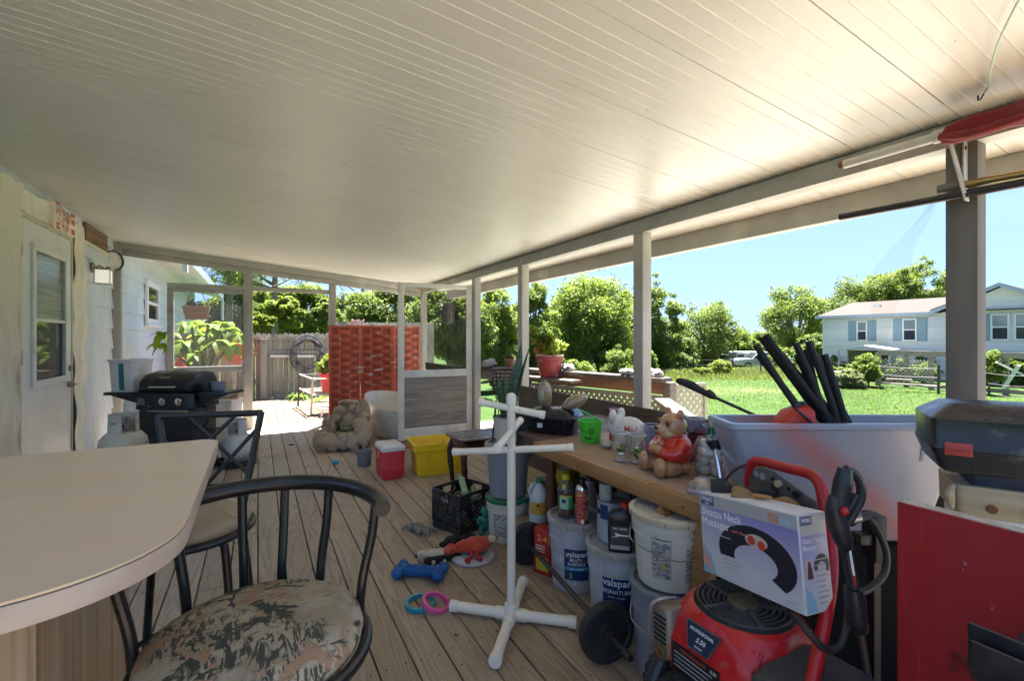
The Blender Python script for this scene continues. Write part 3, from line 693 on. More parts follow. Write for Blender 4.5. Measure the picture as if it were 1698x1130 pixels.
# ================================================================ grill
GD = 4.75
def at(px, d): p = PD(px, CY, d); return Vector((p.x, p.y, 0))
gp = at(299, GD); gr = thing('gas_grill', 'black two burner gas grill with folding side shelves', 'grill', gp, -TH); gr.scale = (.87,.9,1)
blk = M('grill_black', (.013,.013,.014), .33, var=((8,5,.5,.75,(.035,.033,.03)),), rvar=.1)
prof = []
for x, k in ((-.295,.80),(-.29,.96),(-.26,1.0),(-.1,1.01),(0,1.07),(.1,1.01),(.26,1.0),(.29,.96),(.295,.80)):
    ring = []
    for y, z in ((-.20,.825),(-.235,.86),(-.225,.93),(-.15,.985),(0,1.012),(.15,1.0),(.21,.93),(.21,.825)):
        ring.append((x, y, .825+(z-.825)*k*1.08))
    prof.append(ring)
part('lid', MB().loft(prof), blk, gr, .006)
mb = MB(); mb.bar((-.15,-.272,.885),(.15,-.272,.885),.018,.014); part('lid_handle', mb, mat['chrome'], gr, .003)
for sx in (-1,1):
    mb = MB(); mb.bx(sx*.13-.012,sx*.13+.012,-.264,-.234,.879,.891); part('handle_mount', mb, blk, gr)
mb = MB(); mb.bx(-.062,.062,-.240,-.2335,.965,.985); part('name_plate', mb, M('brass_plate', (.25,.23,.17), .4, .6), gr)
mb = MB(); mb.loft([[(-.315,-.215,.815),(.315,-.215,.815),(.315,.20,.815),(-.315,.20,.815)],[(-.325,-.245,.66),(.325,-.245,.66),(.325,.20,.66),(-.325,.20,.66)]]); part('control_panel', mb, blk, gr, .004)
for i, x in enumerate((-.01, .17)):
    mb = MB(); mb.cyl((x,-.240,.742),(x,-.268,.738),.040,.036,n=24); mb.bx(x-.006,x+.006,-.288,-.262,.708,.776); part('knob', mb, mat['chrome'], gr, .002)
mb = MB(); mb.bx(-.305,-.225,-.2415,-.230,.70,.775); part('sticker', mb, M('grey_sticker', (.13,.13,.14), .5), gr)
mb = MB(); mb.tube([(-.20,-.24,.735),(-.17,-.256,.70),(-.13,-.252,.69)], .004, 6); part('igniter_wire', mb, mat['steel'], gr)
mb = MB(); mb.bx(-.20,.26,-.232,-.229,.640,.648); part('trim_strip', mb, mat['chrome'], gr)
nav = M('navy_black_panel', (.016,.017,.025), .4, var=((5,5,.5,.8,(.03,.03,.04)),))
mb = MB(); mb.loft([[(-.30,-.225,.655),(.30,-.225,.655),(.30,.18,.655),(-.30,.18,.655)],[(-.345,-.235,.10),(.315,-.235,.10),(.315,.18,.10),(-.345,.18,.10)]]); part('cabinet', mb, nav, gr, .004)
for sx in (-.30,.28):
    mb = MB(); mb.bx(sx-.02,sx+.02,.10,.16,.05,.0995); mb.cyl((sx,.13,.075),(sx+.03,.13,.075),.074,n=20); part('wheel', mb, mat['black_plastic'], gr)
for sx in (-.32,.29):
    mb = MB(); mb.bx(sx-.02,sx+.02,-.22,-.17,0,.0995); part('foot', mb, blk, gr)
for x0, x1 in ((-.74,-.328),(.328,.66)):
    mb = MB(); mb.loft([rrect(x1-x0,.36,.03,zz,4,(x0+x1)/2,-.02) for zz in (.795,.822)]); 
    a, b = (x1, x0) if x0 < 0 else (x0, x1)
    mb.add([(a,-.16,.794),(b+(a-b)*.1,-.16,.794),(a,-.16,.70),(a,.12,.794),(b+(a-b)*.1,.12,.794),(a,.12,.70)], [(0,1,2),(3,5,4),(0,3,4,1),(1,4,5,2),(0,2,5,3)])
    part('side_shelf', mb, mat['black_plastic'], gr, .003)
part('gas_hose', MB().tube(cat([(.33,-.1,.68),(.40,-.14,.66),(.43,-.15,.56),(.38,-.13,.49),(.34,-.1,.47),(.42,-.12,.44),(.55,-.1,.46)], 6), .010, 8), mat['black_plastic'], gr)
def on_grill(x, y, z=.8225): return gp+RIGHT*x+FWD*y+Vector((0,0,z))
# things on the shelves
cb_ = thing('white_bin', 'white plastic bin with a teal stripe on the left grill shelf', 'bin', on_grill(-.482,-.02), -TH)
wpl = M('white_plastic', (.78,.78,.75), .45, var=((5,5,.5,.75,(.55,.54,.49)),))
part('body', MB().loft([rrect(.225,.25,.03,0,4),rrect(.25,.28,.03,.30,4),rrect(.275,.30,.03,.305,4),rrect(.275,.30,.03,.325,4),rrect(.235,.265,.025,.325,4),rrect(.205,.23,.025,.012,4)]), wpl, cb_, .002)
mb = MB(); mb.loft([[(-.018,-.1272-.0145*z/.3,z),(.035,-.1272-.0145*z/.3,z)] for z in (.02,.285)], False, False, False); part('stripe', mb, M('teal', (.01,.19,.23), .5), cb_)
cl_ = thing('crumpled_cloth', 'crumpled pale rag lying on the left grill shelf beside the lid', 'cloth', on_grill(-.325,-.06), 0)
mb = MB(); 
for k in range(5): mb.ell((rnd.uniform(-.03,.03),rnd.uniform(-.05,.05),rnd.uniform(.02,.035)),(.03,.035,.024),10,7)
blob_part('cloth', mb, M('rag', (.38,.38,.33), .9), cl_, .008, 2, (.03,.02))
cu_ = thing('enamel_cup', 'blue grey metal cup with a scalloped rim on the right grill shelf', 'cup', on_grill(.43,-.06), 0)
part('body', MB().lathe([(.045,0),(.062,.02),(.066,.07),(.07,.095),(.064,.095),(.058,.03),(.02,.01)], 20, cap0=True, cap1=True), M('blue_grey_enamel', (.20,.25,.30), .4, .3), cu_)
bc = thing('black_tin', 'small black tin on the right grill shelf', 'tin', on_grill(.345,-.02), -TH)
part('body', MB().loft([rrect(.06,.06,.01,0,3),rrect(.06,.06,.01,.075,3)]), mat['black_plastic'], bc); part('lid', MB().loft([rrect(.066,.066,.01,.0755,3),rrect(.066,.066,.01,.09,3)]), mat['dark_steel'], bc)
# ================================================================ gas bottles
def tank(label, loc, r, h, body, rz=0):
    t = thing('gas_bottle', label, 'gas bottle', loc, rz)
    zb = .05; zt = h-.16
    part('body', MB().lathe([(.02,zb),(r*.6,zb+.012),(r*.9,zb+.06),(r,zb+.12),(r,zt-.13),(r*.93,zt-.06),(r*.7,zt-.012),(r*.3,zt)], 36, cap0=True, cap1=True), body, t, smooth=60)
    part('foot_ring', MB().lathe([(r*.72,0),(r*.74,.07),(r*.70,.07),(r*.68,0)], 28), body, t)
    mb = MB(); c = []
    pts0 = [(r*.62*math.cos(R(a)), r*.62*math.sin(R(a))) for a in np.linspace(-60, 245, 30)]
    mb.loft([[(x, y, zt-.02) for x, y in pts0], [(x*.96, y*.96, h-.012) for x, y in pts0], [(x*.93, y*.93, h-.012) for x, y in pts0], [(x*.9, y*.9, zt-.02) for x, y in pts0]], False, False, False)
    part('collar', mb, body, t)
    mb = MB(); mb.cyl((0,0,zt-.01),(0,0,zt+.09),.018); mb.cyl((0,-.02,zt+.04),(0,-.065,zt+.04),.016); mb.cyl((0,0,zt+.0905),(0,0,zt+.115),.03,n=10); part('valve', mb, mat['steel'], t)
    return t
rusty = M('rusty_cream_tank', (.50,.46,.36), .6, var=((7,6,.45,.7,(.40,.33,.22)),(4,6,.54,.70,(.24,.13,.05),(1,1,.55)),(18,5,.62,.72,(.16,.07,.03))), bump=(40,.2))
whtank = M('white_tank', (.58,.57,.55), .5, var=((8,5,.5,.75,(.44,.42,.39)),(20,4,.66,.75,(.2,.13,.09))))
tank('rusty cream gas bottle against the siding left of the grill', at(205,3.95)+Vector((0,0,0)), .172, .73, rusty, R(30))
tk = tank('white gas bottle on the deck right of the grill', at(393,4.98), .155, .50, whtank, R(-20))
mb = MB(); mb.lathe([(.17,0),(.185,.005),(.19,.075),(.178,.08),(.172,.03),(.165,.022)], 30, cap0=True, cap1=False)
solo('black_tray', mb, mat['black_plastic'], 'shallow black round tray ringing the foot of the white gas bottle', 'tray', at(393,4.98))
# wire rack leaning on rusty tank, vent mat by the wall
mb = MB(frame(Vector((0,0,0)), RIGHT, (0,0,1)))
for k in range(9): mb.tube([(-.115+.0,.03+.028*k,0),(.115,.03+.028*k+.02,0)], .003, 5)
for x in (-.115,.115): mb.tube([(x,.0,0),(x,.29,0)], .004, 5)
solo('grill_rack', mb, mat['black_metal'], 'small black wire grate propped between rusty gas bottle and grill cabinet', 'grate', at(229,3.98)+Vector((0,0,.20)))
# boards, buckets and tote by the right of grill beyond the wall
tb = thing('blue_tote', 'pale blue lidded storage tote on the sunny deck behind the grill', 'tote', at(227,6.9)+Vector((0,0,.12)), R(0))
btm = M('pale_blue_plastic', (.30,.40,.50), .5, var=((5,5,.5,.7,(.24,.32,.40)),))
part('body', MB().loft([rrect(.36,.5,.05,0,4),rrect(.42,.56,.05,.36,4)]), btm, tb, .004); part('lid', MB().loft([rrect(.45,.59,.05,.361,4),rrect(.45,.59,.05,.395,4),rrect(.38,.50,.05,.41,4)]), M('tote_lid', (.42,.52,.60), .5), tb, .003)
solo('tote_stand', MB().loft([rrect(.5,.6,.02,0,2),rrect(.5,.6,.02,.119,2)]), M('stand_wood', (.3,.24,.18), .8), 'low wooden block carrying the pale blue tote', 'block', at(227,6.9))
pb = thing('plank_stack', 'two loose tan planks resting on a white box behind the white gas bottle', 'planks', at(370,6.15)+Vector((0,0,.56)), -TH+R(12))
for k in range(2): part('plank', MB().box((.02*k,0,.02+.041*k),(.40-.03*k,.18,.038)), M('plank_tan', (.5,.38,.26), .7, var=((1,4,.4,.7,(.35,.25,.16),(2,30,30)),)), pb, .003)
wb_ = thing('white_box', 'white plastic box under the tan planks beside the door', 'box', at(370,6.15), -TH+R(6)); part('body', MB().loft([rrect(.32,.30,.03,0,4),rrect(.36,.34,.03,.535,4)]), wpl, wb_, .003); part('lid', MB().loft([rrect(.38,.36,.03,.536,4),rrect(.38,.36,.03,.5585,4)]), wpl, wb_, .003)
# ================================================================ folding screen of painted woven strips
red = M('brick_red_paint', (.46,.075,.03), .6, var=((3,5,.4,.7,(.38,.06,.025)),(9,6,.60,.70,(.42,.20,.14),(1,1,2.2)),(5,7,.61,.66,(.42,.37,.33),(1,1,4))), bump=(30,.2))
dred = M('shadow_red_paint', (.26,.042,.02), .7)  # darker copy of the red: shade of the weave's recesses put into colour
fo = thing('folding_screen', 'tall folding privacy screen of woven strips painted brick red', 'screen', (0,0,0))
xs_ = [PY(545,600,7.62).x, PY(597,600,7.74).x, PY(651,600,7.62).x, PY(693,600,7.74).x+.02]; ysx = [7.62,7.72,7.62,7.72]
for i in range(3):
    p0, p1 = Vector((xs_[i]+.004, ysx[i], 0)), Vector((xs_[i+1]-.004, ysx[i+1], 0)); Wd = (p1-p0).length; hgt = 1.56
    fr = frame(p0, p1-p0, (0,0,1)); mb = MB(fr)
    mb.bx(0,.035,.02,hgt,-.014,.014); mb.bx(Wd-.035,Wd,.02,hgt,-.014,.014); mb.bx(.0352,Wd-.0352,hgt-.035,hgt,-.013,.013); mb.bx(.0352,Wd-.0352,.02,.055,-.013,.013)
    for xx in (.33,.67): mb.bx(Wd*xx-.016,Wd*xx+.016,.0552,hgt-.0352,-.003,.003)
    pn = part('panel', mb, red, fo, .002)
    mb = MB(fr); z = .06; k = 0
    while z < hgt-.075:
        h_ = .0575
        def fn(a, b, z=z, k=k): return (.034+(Wd-.068)*a, z+h_*b, (.014 if k % 2 else -.014)*math.sin(a*3*PI)+.005*math.sin(b*PI))
        mb.grid(fn, 18, 2); z += .062; k += 1
    part('weave', mb, red, pn)
    part('shade_backing', MB(fr).bx(.036,Wd-.036,.056,hgt-.0355,-.0012,.0012), dred, pn)
# ================================================================ rock fountain
rk = thing('rock_fountain', 'garden fountain cast as a horseshoe of tan rocks with a small pool', 'fountain', PZ(573,742,0), -TH)
rock = M('fountain_rock', (.40,.30,.19), .75, var=((5,6,.4,.7,(.25,.19,.125)),(2.5,5,.5,.7,(.42,.38,.30)),(9,5,.6,.75,(.13,.11,.06)),(3,4,.62,.72,(.22,.22,.10))), bump=(28,.5))
mb = MB(); q = random.Random(5)
def rk_(x, y, z, rx, ry, rz_):
    ph = [q.uniform(0, 6) for _ in range(4)]
    nz = Vector((q.uniform(0,50), q.uniform(0,50), q.uniform(0,50)))
    from mathutils import noise as mn
    def sh(a, b):
        d = Vector((math.cos(a)*math.cos(b), math.cos(a)*math.sin(b), math.sin(a)))
        return .96+.30*mn.noise(d*1.3+nz)+.12*mn.noise(d*3.1+nz)+.05*mn.noise(d*8+nz)+.03*mn.noise(d*17+nz)
    mb.ell((x,y,z),(rx*1.08,ry*1.08,rz_*1.08),40,26,sh)
    return
    (lambda a,b: 1+.09*math.copysign(abs(math.sin(2*b+ph[0]))**.5,math.sin(2*b+ph[0]))+.06*math.sin(3*a+ph[1])+.05*math.sin(3*b+2*a+ph[2]))
for x, y, z, rx, ry, rz_ in ((-.17,-.19,.11,.14,.10,.11),(.06,-.215,.115,.075,.075,.10),(-.04,-.225,.09,.10,.08,.085),(.15,-.19,.11,.09,.09,.11),(.245,-.09,.18,.09,.14,.16),(.19,.0,.28,.095,.10,.085),(.205,.09,.37,.062,.06,.06),(-.215,.0,.25,.075,.10,.135),(-.26,-.10,.14,.075,.09,.095),(.15,.18,.41,.10,.085,.15),(-.11,.17,.42,.105,.085,.075),(-.04,.235,.515,.13,.065,.05),(.035,.17,.45,.058,.055,.07),(-.16,.10,.34,.08,.08,.07),(0,.19,.26,.18,.10,.17),(0,.02,.07,.25,.20,.085),(.23,.10,.2,.08,.1,.14),(-.22,.12,.2,.08,.1,.14)): rk_(x,y,z,rx,ry,rz_)
part('rockwork', mb, rock, rk, smooth=60)
part('base', MB().lathe([(.27,0),(.275,.07),(.26,.10)], 30, cap0=True, cap1=True, sy=.92), mat['black_plastic'], rk)
for z, x, y, s in ((.185,0,-.07,.12),(.245,.01,.02,.09)):
    mb = MB(); mb.lathe([(s*.9,z-.03),(s,z),(s*.96,z+.012),(s*.3,z+.004)], 16, (x,y,0), True, True, 1.05, .55); part('ledge', mb, M('mossy_stone', (.25,.24,.14), .6, var=((12,5,.4,.7,(.15,.16,.07)),)), rk, .004)
# ================================================================ bathtub
bt = thing('bathtub', 'white freestanding bathtub with one raised end stored behind the open door', 'bathtub', (1.76,6.58,0))
tubm = M('tub_white', (.66,.63,.56), .28, var=((4,5,.5,.8,(.55,.51,.44)),), rvar=.08)
def tubring(k, zf, n=40, lift=1):
    out = []
    for j in range(n):
        a = 2*PI*j/n; x = math.cos(a); y = math.sin(a)
        rim = .43+.16*max(0, -x*.35+y*.9)*lift+.03*math.cos(2*a)
        out.append((x*.46*k, y*.66*k, zf*rim))
    return out
part('body', MB().loft([tubring(.72,0),tubring(.80,.1),tubring(.90,.45),tubring(.97,.8),tubring(1.0,.985),tubring(1.0,1.0),tubring(.955,1.0),tubring(.945,.98),tubring(.86,.6),tubring(.75,.25),tubring(.4,.16)]), tubm, bt, smooth=50)
# ================================================================ cooler, bins, small floor items
co_ = thing('red_cooler', 'small red picnic cooler with a white lid and swing handle', 'cooler', (1.14,4.60,0))
rp = M('red_plastic', (.55,.035,.05), .42, var=((6,5,.5,.8,(.42,.03,.04)),), rvar=.08)
part('body', MB().loft([rrect(.19,.30,.025,0,4),rrect(.20,.31,.025,.01,4),rrect(.215,.335,.025,.125,4),rrect(.208,.328,.025,.128,4),rrect(.222,.342,.025,.275,4)]), rp, co_, .003)
lidm = M('cooler_lid', (.62,.61,.60), .4, var=((9,5,.5,.7,(.5,.48,.46)),))
part('lid', MB().loft([rrect(.228,.348,.028,.276,4),rrect(.228,.348,.028,.31,4),rrect(.20,.32,.028,.322,4)]), lidm, co_, .003)
mb = MB(); mb.tube([(.117,-.12,.285),(.137,-.15,.292),(.137,-.17,.292),(.137,.17,.292),(.117,.12,.285)], .009, 8); part('handle', mb, rp, co_)
mb = MB(); mb.tube(cat([(-.112,-.06,.25),(-.114,-.03,.08),(-.113,0,.05),(-.114,.03,.08),(-.112,.06,.25)], 5), .0035, 6); part('moulding', mb, rp, co_)
for k in range(3): part('latch_bar', MB().bx(-.1155,-.110,-.03,.025,.20+.018*k,.205+.018*k), lidm, co_)
ye = M('yellow_plastic', (.80,.55,.016), .42, var=((4,5,.5,.75,(.68,.44,.013)),(7,6,.62,.72,(.12,.10,.04)),(14,4,.66,.74,(.3,.22,.05))), rvar=.1)
yb = thing('yellow_bin', 'scuffed yellow plastic tote bin with a moulded rim, empty', 'bin', (1.61,4.56,0), R(-6))
part('body', MB().loft([rrect(.43,.34,.03,0,4),rrect(.455,.36,.03,.04,4),rrect(.495,.40,.035,.25,4),rrect(.545,.445,.04,.255,4),rrect(.55,.45,.04,.315,4),rrect(.56,.46,.04,.32,4),rrect(.49,.395,.03,.318,4),rrect(.43,.335,.03,.02,4)]), ye, yb, .003)
for x in (-.14,.14): part('rib', MB().bx(x-.006,x+.006,-.205,-.17,.03,.25), ye, yb, .002)
mb = MB(); mb.loft([[(-.10,-.185,.09),(.10,-.185,.09),(.11,-.194,.16),(-.11,-.194,.16)],[(-.10,-.19,.09),(.10,-.19,.09),(.11,-.199,.16),(-.11,-.199,.16)]]); part('moulding', mb, ye, yb)
sb = thing('grey_pail', 'small grey plastic pail behind the red cooler', 'pail', PZ(604,772,0))
part('body', MB().lathe([(.07,0),(.082,.14),(.092,.142),(.092,.155),(.084,.155),(.078,.14),(.066,.012)], 26, cap0=True, cap1=True), M('grey_pail', (.15,.16,.16), .5, var=((8,5,.5,.7,(.1,.1,.1)),)), sb)
bo = thing('blue_chew_toy', 'tiny bright blue rubber toy on the boards by the fountain', 'dog toy', PZ(557,770,0), R(20))
mb = MB(); mb.ell((-.012,0,.024),(.03,.026,.024),12,8); mb.ell((.02,.0,.018),(.018,.016,.016),10,7); blob_part('body', mb, M('sky_blue_rubber', (.03,.33,.50), .4), bo, .005, 2)
mb = MB(); mb.loft([rrect(.085,.022,.004,.001,2),rrect(.085,.022,.004,.006,2)]); mb.bx(-.03,.03,-.004,.004,.0062,.016)
solo('door_bolt', mb, mat['dark_steel'], 'small dark metal bolt plate screwed to the deck boards', 'bolt', PZ(483,739,0), -TH)
# ================================================================ green bench by the open side
gb_ = thing('green_bench', 'dark green wooden bench with slotted backrest by the porch posts', 'bench', (0,0,0))
gm_ = M('dark_green_paint', (.012,.055,.030), .5, var=((6,5,.5,.7,(.02,.07,.04)),))
mb = MB(); mb.bx(2.40,2.44,5.83,7.35,.86,.965); part('top_rail', mb, gm_, gb_, .004)
for k in range(15): part('slat', MB().bx(2.41,2.43,5.9+.098*k,5.95+.098*k,.462,.8595), gm_, gb_)
part('seat', MB().bx(2.25,2.46,5.83,7.35,.42,.46), gm_, gb_, .004)
for y in (5.85,7.28):
    part('leg', MB().bx(2.40,2.45,y,y+.05,0,.4195), gm_, gb_); part('leg', MB().bx(2.26,2.31,y,y+.05,0,.4195), gm_, gb_)
# ================================================================ lantern hung under the eave
ln = PD(743,500,7.9); la = thing('hanging_lantern', 'dark slatted lantern hanging under the eave beyond the open door', 'lantern', (ln.x, ln.y, 2.075))
dk = M('lantern_black', (.03,.026,.022), .6)
part('cord', MB().tube([(0,0,-.002),(0,0,-.12)], .004, 6), dk, la)
part('body', MB().lathe([(.03,-.10),(.075,-.13),(.085,-.20),(.09,-.38),(.08,-.46),(.03,-.47)], 12, cap0=True, cap1=True), M('lantern_core', (.12,.11,.09), .6), la, smooth=0)
for k in range(12):
    a = 2*PI*k/12; part('slat', MB().tube([(.072*math.cos(a),.072*math.sin(a),-.12),(.09*math.cos(a),.09*math.sin(a),-.22),(.094*math.cos(a),.094*math.sin(a),-.38),(.082*math.cos(a),.082*math.sin(a),-.47)], .009, 5), dk, la)
for z, r in ((-.215,.095),(-.36,.10)): part('band', MB().tube(ringpts(r, z, 24), .006, 6, True), dk, la)
# ================================================================ white pipe stand
ivory = M('ivory_pvc', (.82,.76,.63), .36, var=((5,5,.5,.8,(.72,.65,.52)),(30,3,.68,.76,(.4,.34,.25))), rvar=.08)
rackm = thing('pipe_rack', 'ivory plastic pipe stand with crossed feet and peg arms', 'rack', (1.065,1.955,0))
hub = Vector((0,0,.034))
part('hub', MB().cyl((0,0,.005),(0,0,.085),.033,n=20), ivory, rackm, .003)
for ex, ey in ((-.225,.205),(.235,-.20),(-.215,-.255),(.205,.238)):
    e = Vector((ex, ey, .034)); d = e.normalized(); d.z = 0; d.normalize()
    p = part('foot', MB().cyl(d*.03+hub, d*(Vector((ex,ey,0)).length)+hub, .024, n=18), ivory, rackm)
    part('collar', MB().cyl(d*.026+hub, d*.075+hub, .0295, n=18), ivory, rackm, .002)
    L_ = Vector((ex,ey,0)).length; part('end_cap', MB().cyl(d*(L_-.035)+hub, d*(L_+.004)+hub, .0285, n=18), ivory, rackm, .003)
mb = MB(); mb.cyl((0,0,.0852),(0,0,1.075),.0205,n=20); part('pole', mb, M('scuffed_pvc', (.80,.74,.61), .36, var=((4,5,.5,.8,(.70,.63,.50)),(22,5,.62,.74,(.55,.48,.37),(1,1,.35)),(50,3,.70,.76,(.3,.25,.18)))), rackm)
part('pole_cap', MB().lathe([(.024,1.045),(.0245,1.08),(.018,1.093),(.006,1.097)], 20, cap1=True), ivory, rackm)
for z0, z1, dx_, dy_, r in ((1.048,.996,.118,-.106,.0165),(.905,.925,.145,.165,.0165),(.795,.852,.215,-.20,.0165)):
    k0, k1 = 1, 1
    if z0 == .905: a, b = Vector((-.195,-.235,.90)), Vector((.140,.160,.927))
    else: a, b = Vector((-dx_,-dy_,z0)), Vector((dx_,dy_,z1))
    part('arm', MB().cyl(a, b, r, n=16), ivory, rackm); d = (b-a).normalized()
    for q, s in ((a,-1),(b,1)): part('arm_cap', MB().cyl(q-d*s*.022, q+d*s*.004, r+.0028, n=16), ivory, rackm, .002)
# ================================================================ barbell
p0, p1 = Vector((1.284,1.52,.125)), Vector((1.421,2.403,.125)); ax = (p1-p0).normalized()
bb = thing('barbell', 'short steel barbell with a black weight plate at each end', 'barbell', p0)
part('bar', MB().cyl(ax*-.175, ax*1.03, .0135, n=14), mat['dark_steel'], bb)
plm = M('plate_black', (.022,.022,.023), .5, var=((6,5,.5,.75,(.05,.048,.045)),), bump=(80,.1))
for t in (0, (p1-p0).length):
    fr = frame(ax*t, Vector((ax.y,-ax.x,0)), (0,0,1)); mb = MB(fr)
    mb.lathe([(.016,-.030),(.045,-.030),(.05,-.018),(.095,-.018),(.103,-.024),(.120,-.022),(.125,-.012),(.125,.012),(.120,.022),(.103,.024),(.095,.018),(.05,.018),(.045,.030),(.016,.030)], 48); part('plate', mb, plm, bb, smooth=30)
    mb = MB(fr); mb.lathe([(.014,.031),(.026,.031),(.026,.05),(.014,.05)], 16); mb.lathe([(.014,-.05),(.026,-.05),(.026,-.031),(.014,-.031)], 16); part('collar', mb, mat['dark_steel'], bb)
# ================================================================ buckets
def curved(r, z0, z1, a0, w, n=14):
    return MB().grid(lambda a, b: ((r(z0+(z1-z0)*b)+.0016)*math.cos(a0+w*(a-.5)), (r(z0+(z1-z0)*b)+.0016)*math.sin(a0+w*(a-.5)), z0+(z1-z0)*b), n, 3)
def bender(r, a0, z0, eps=.0028):
    def f(p):
        z = z0+p.y; rr = r(z)+eps; a = a0+p.x/r(z); return Vector((rr*math.cos(a), rr*math.sin(a), z))
    return f
def camang(loc): return math.atan2(-loc[1], -loc[0])
def bucket(label, loc, h, rb, rt, body, lid=None, rz=0, handle=True, group=None, ha=None):
    t = thing('bucket', label, 'bucket', loc, rz, group)
    r = lambda z: rb+(rt-rb)*z/h
    prof = [(rb-.012,.0),(rb-.002,.004),(rb,.012),(r(h*.70),h*.70),(r(h*.70)+.007,h*.705),(r(h*.72)+.007,h*.72),(r(h*.74),h*.725),(r(h*.80),h*.80),(r(h*.80)+.008,h*.805),(r(h*.83)+.008,h*.825),(r(h*.84),h*.83),(r(h*.90),h*.90),(r(h*.90)+.009,h*.905),(rt+.009,h*.985),(rt+.004,h*.987)]
    if not lid: prof += [(rt+.006,h),(rt-.004,h),(rb-.006,.012)]
    part('body', MB().lathe(prof, 44, cap0=True, cap1=True), body, t, smooth=40)
    if lid:
        mb = MB().lathe([(rt+.012,h*.93),(rt+.014,h*.94),(rt+.014,h+.004),(rt+.008,h+.009),(rt-.006,h+.009),(rt-.010,h-.006),(rt*.72,h-.006),(rt*.70,h-.003),(rt*.66,h-.003),(rt*.64,h-.006),(rt*.2,h-.005)], 48, cap1=True)
        l = part('lid', mb, lid, t, smooth=40)
        for k in range(12):
            a = 2*PI*k/12+.13; mb = MB(); q = Vector((math.cos(a), math.sin(a), 0)); s = Vector((-q.y, q.x, 0))
            mb.bar(q*(rt+.0148)+Vector((0,0,h*.935)), q*(rt+.0148)+Vector((0,0,h-.002)), .0025, .0015, q); part('lid_tab', mb, mat['ink'] if k % 3 else lid, l)
    if handle:
        a = ha if ha is not None else camang(loc)-rz
        q = Vector((math.cos(a+PI/2), math.sin(a+PI/2), 0)); f_ = Vector((math.cos(a), math.sin(a), 0))
        pts = [q*(r(h*.8)+.012)+Vector((0,0,h*.80)), q*(rt+.01)+f_*.07+Vector((0,0,h*.62)), f_*(rt+.018)+Vector((0,0,h*.52)), -q*(rt+.01)+f_*.07+Vector((0,0,h*.62)), -q*(r(h*.8)+.012)+Vector((0,0,h*.80))]
        part('handle', MB().tube(cat(pts, 8), .0022, 6), mat['steel'], t)
    t['_r'] = 0
    return t, r
gbk = M('pale_grey_plastic', (.42,.43,.46), .45, var=((5,5,.5,.75,(.33,.33,.35)),(16,5,.63,.72,(.56,.56,.55)),(9,5,.66,.74,(.22,.2,.18))), rvar=.1)
gbk2 = M('mid_grey_plastic', (.23,.25,.29), .45, var=((5,5,.5,.75,(.18,.19,.22)),(14,5,.66,.74,(.42,.42,.42))), rvar=.1)
wbk = M('dirty_white_plastic', (.60,.57,.50), .5, var=((4,5,.48,.72,(.47,.43,.36)),(12,5,.62,.72,(.30,.27,.22))), rvar=.1)
dlid = M('dusty_lid', (.42,.41,.38), .6, var=((7,6,.42,.66,(.27,.24,.18)),(22,4,.62,.72,(.10,.07,.05)),(11,5,.64,.74,(.55,.54,.52))), bump=(40,.2))
lblue = M('deep_blue_label', (.012,.035,.13), .4, var=((8,3,.5,.8,(.01,.025,.09)),))
lcy = M('cyan_print', (.04,.30,.48), .5); lgr = M('lime_print', (.16,.42,.05), .5)
loc = (1.555,2.10,0); b1, r = bucket('pale grey lidded paint bucket with a blue multi surface label', loc, .37, .132, .147, gbk, dlid, ha=camang((1.555,2.10,0))+.35)
a0 = camang(loc)+.02
part('label', curved(r, .075, .24, a0, .95), lblue, b1)
part('label_band', curved(lambda z: r(z)+.001, .128, .146, a0, .90), lcy, b1); part('label_mark', curved(lambda z: r(z)+.001, .085, .115, a0-.22, .10), lgr, b1)
text('valspar', .040, mat['white_ink'], b1, None, bend=bender(r, a0, .214)); text('MULTI-', .023, mat['white_ink'], b1, None, bend=bender(r, a0, .183)); text('SURFACE', .023, mat['white_ink'], b1, None, bend=bender(r, a0, .161))
text('PAINT + PRIMER', .010, mat['white_ink'], b1, None, bend=bender(r, a0, .137, .0042))
loc = (1.536,1.73,0); b2, r = bucket('pale grey lidded paint bucket with a blue signature label', loc, .37, .132, .147, gbk, dlid, handle=False)
a0 = camang(loc)-.06
part('label', curved(r, .07, .27, a0, .95), lblue, b2); part('label_band', curved(lambda z: r(z)+.001, .262, .27, a0, .6), lgr, b2)
text('valspar', .046, mat['white_ink'], b2, None, bend=bender(r, a0, .237)); text('SIGNATURE', .026, mat['white_ink'], b2, None, bend=bender(r, a0, .195)); text('PAINT + PRIMER', .011, mat['white_ink'], b2, None, bend=bender(r, a0, .170))
loc = (1.484,1.366,0); b3, r3 = bucket('mid grey lidded bucket at the bottom of the white bucket stack', loc, .36, .132, .147, gbk2, M('grey_lid', (.20,.21,.23), .5, var=((7,6,.5,.7,(.3,.28,.25)),)), ha=camang(loc)+.3)
loc = (1.484,1.366,.369); b4, r = bucket('dirty white lidded bucket stacked on a grey bucket beside bench leg', loc, .285, .125, .147, wbk, M('cream_lid', (.56,.50,.38), .55, var=((5,6,.42,.68,(.44,.37,.25)),(20,5,.64,.74,(.2,.16,.11))), bump=(30,.15)), ha=camang(loc)+.25)
a0 = camang(loc)
ltx = M('grey_small_print', (.42,.41,.37), .6, var=((1,2,.50,.54,(.16,.16,.15),(40,40,150)),))
part('label', curved(r, .055, .215, a0-.22, .55), ltx, b4); part('label', curved(r, .045, .185, a0+.62, .30), ltx, b4)
mb = curved(lambda z: r(z)+.001, .095, .115, a0-.18, .12); part('label_mark', mb, M('ochre_print', (.45,.33,.05), .5), b4)
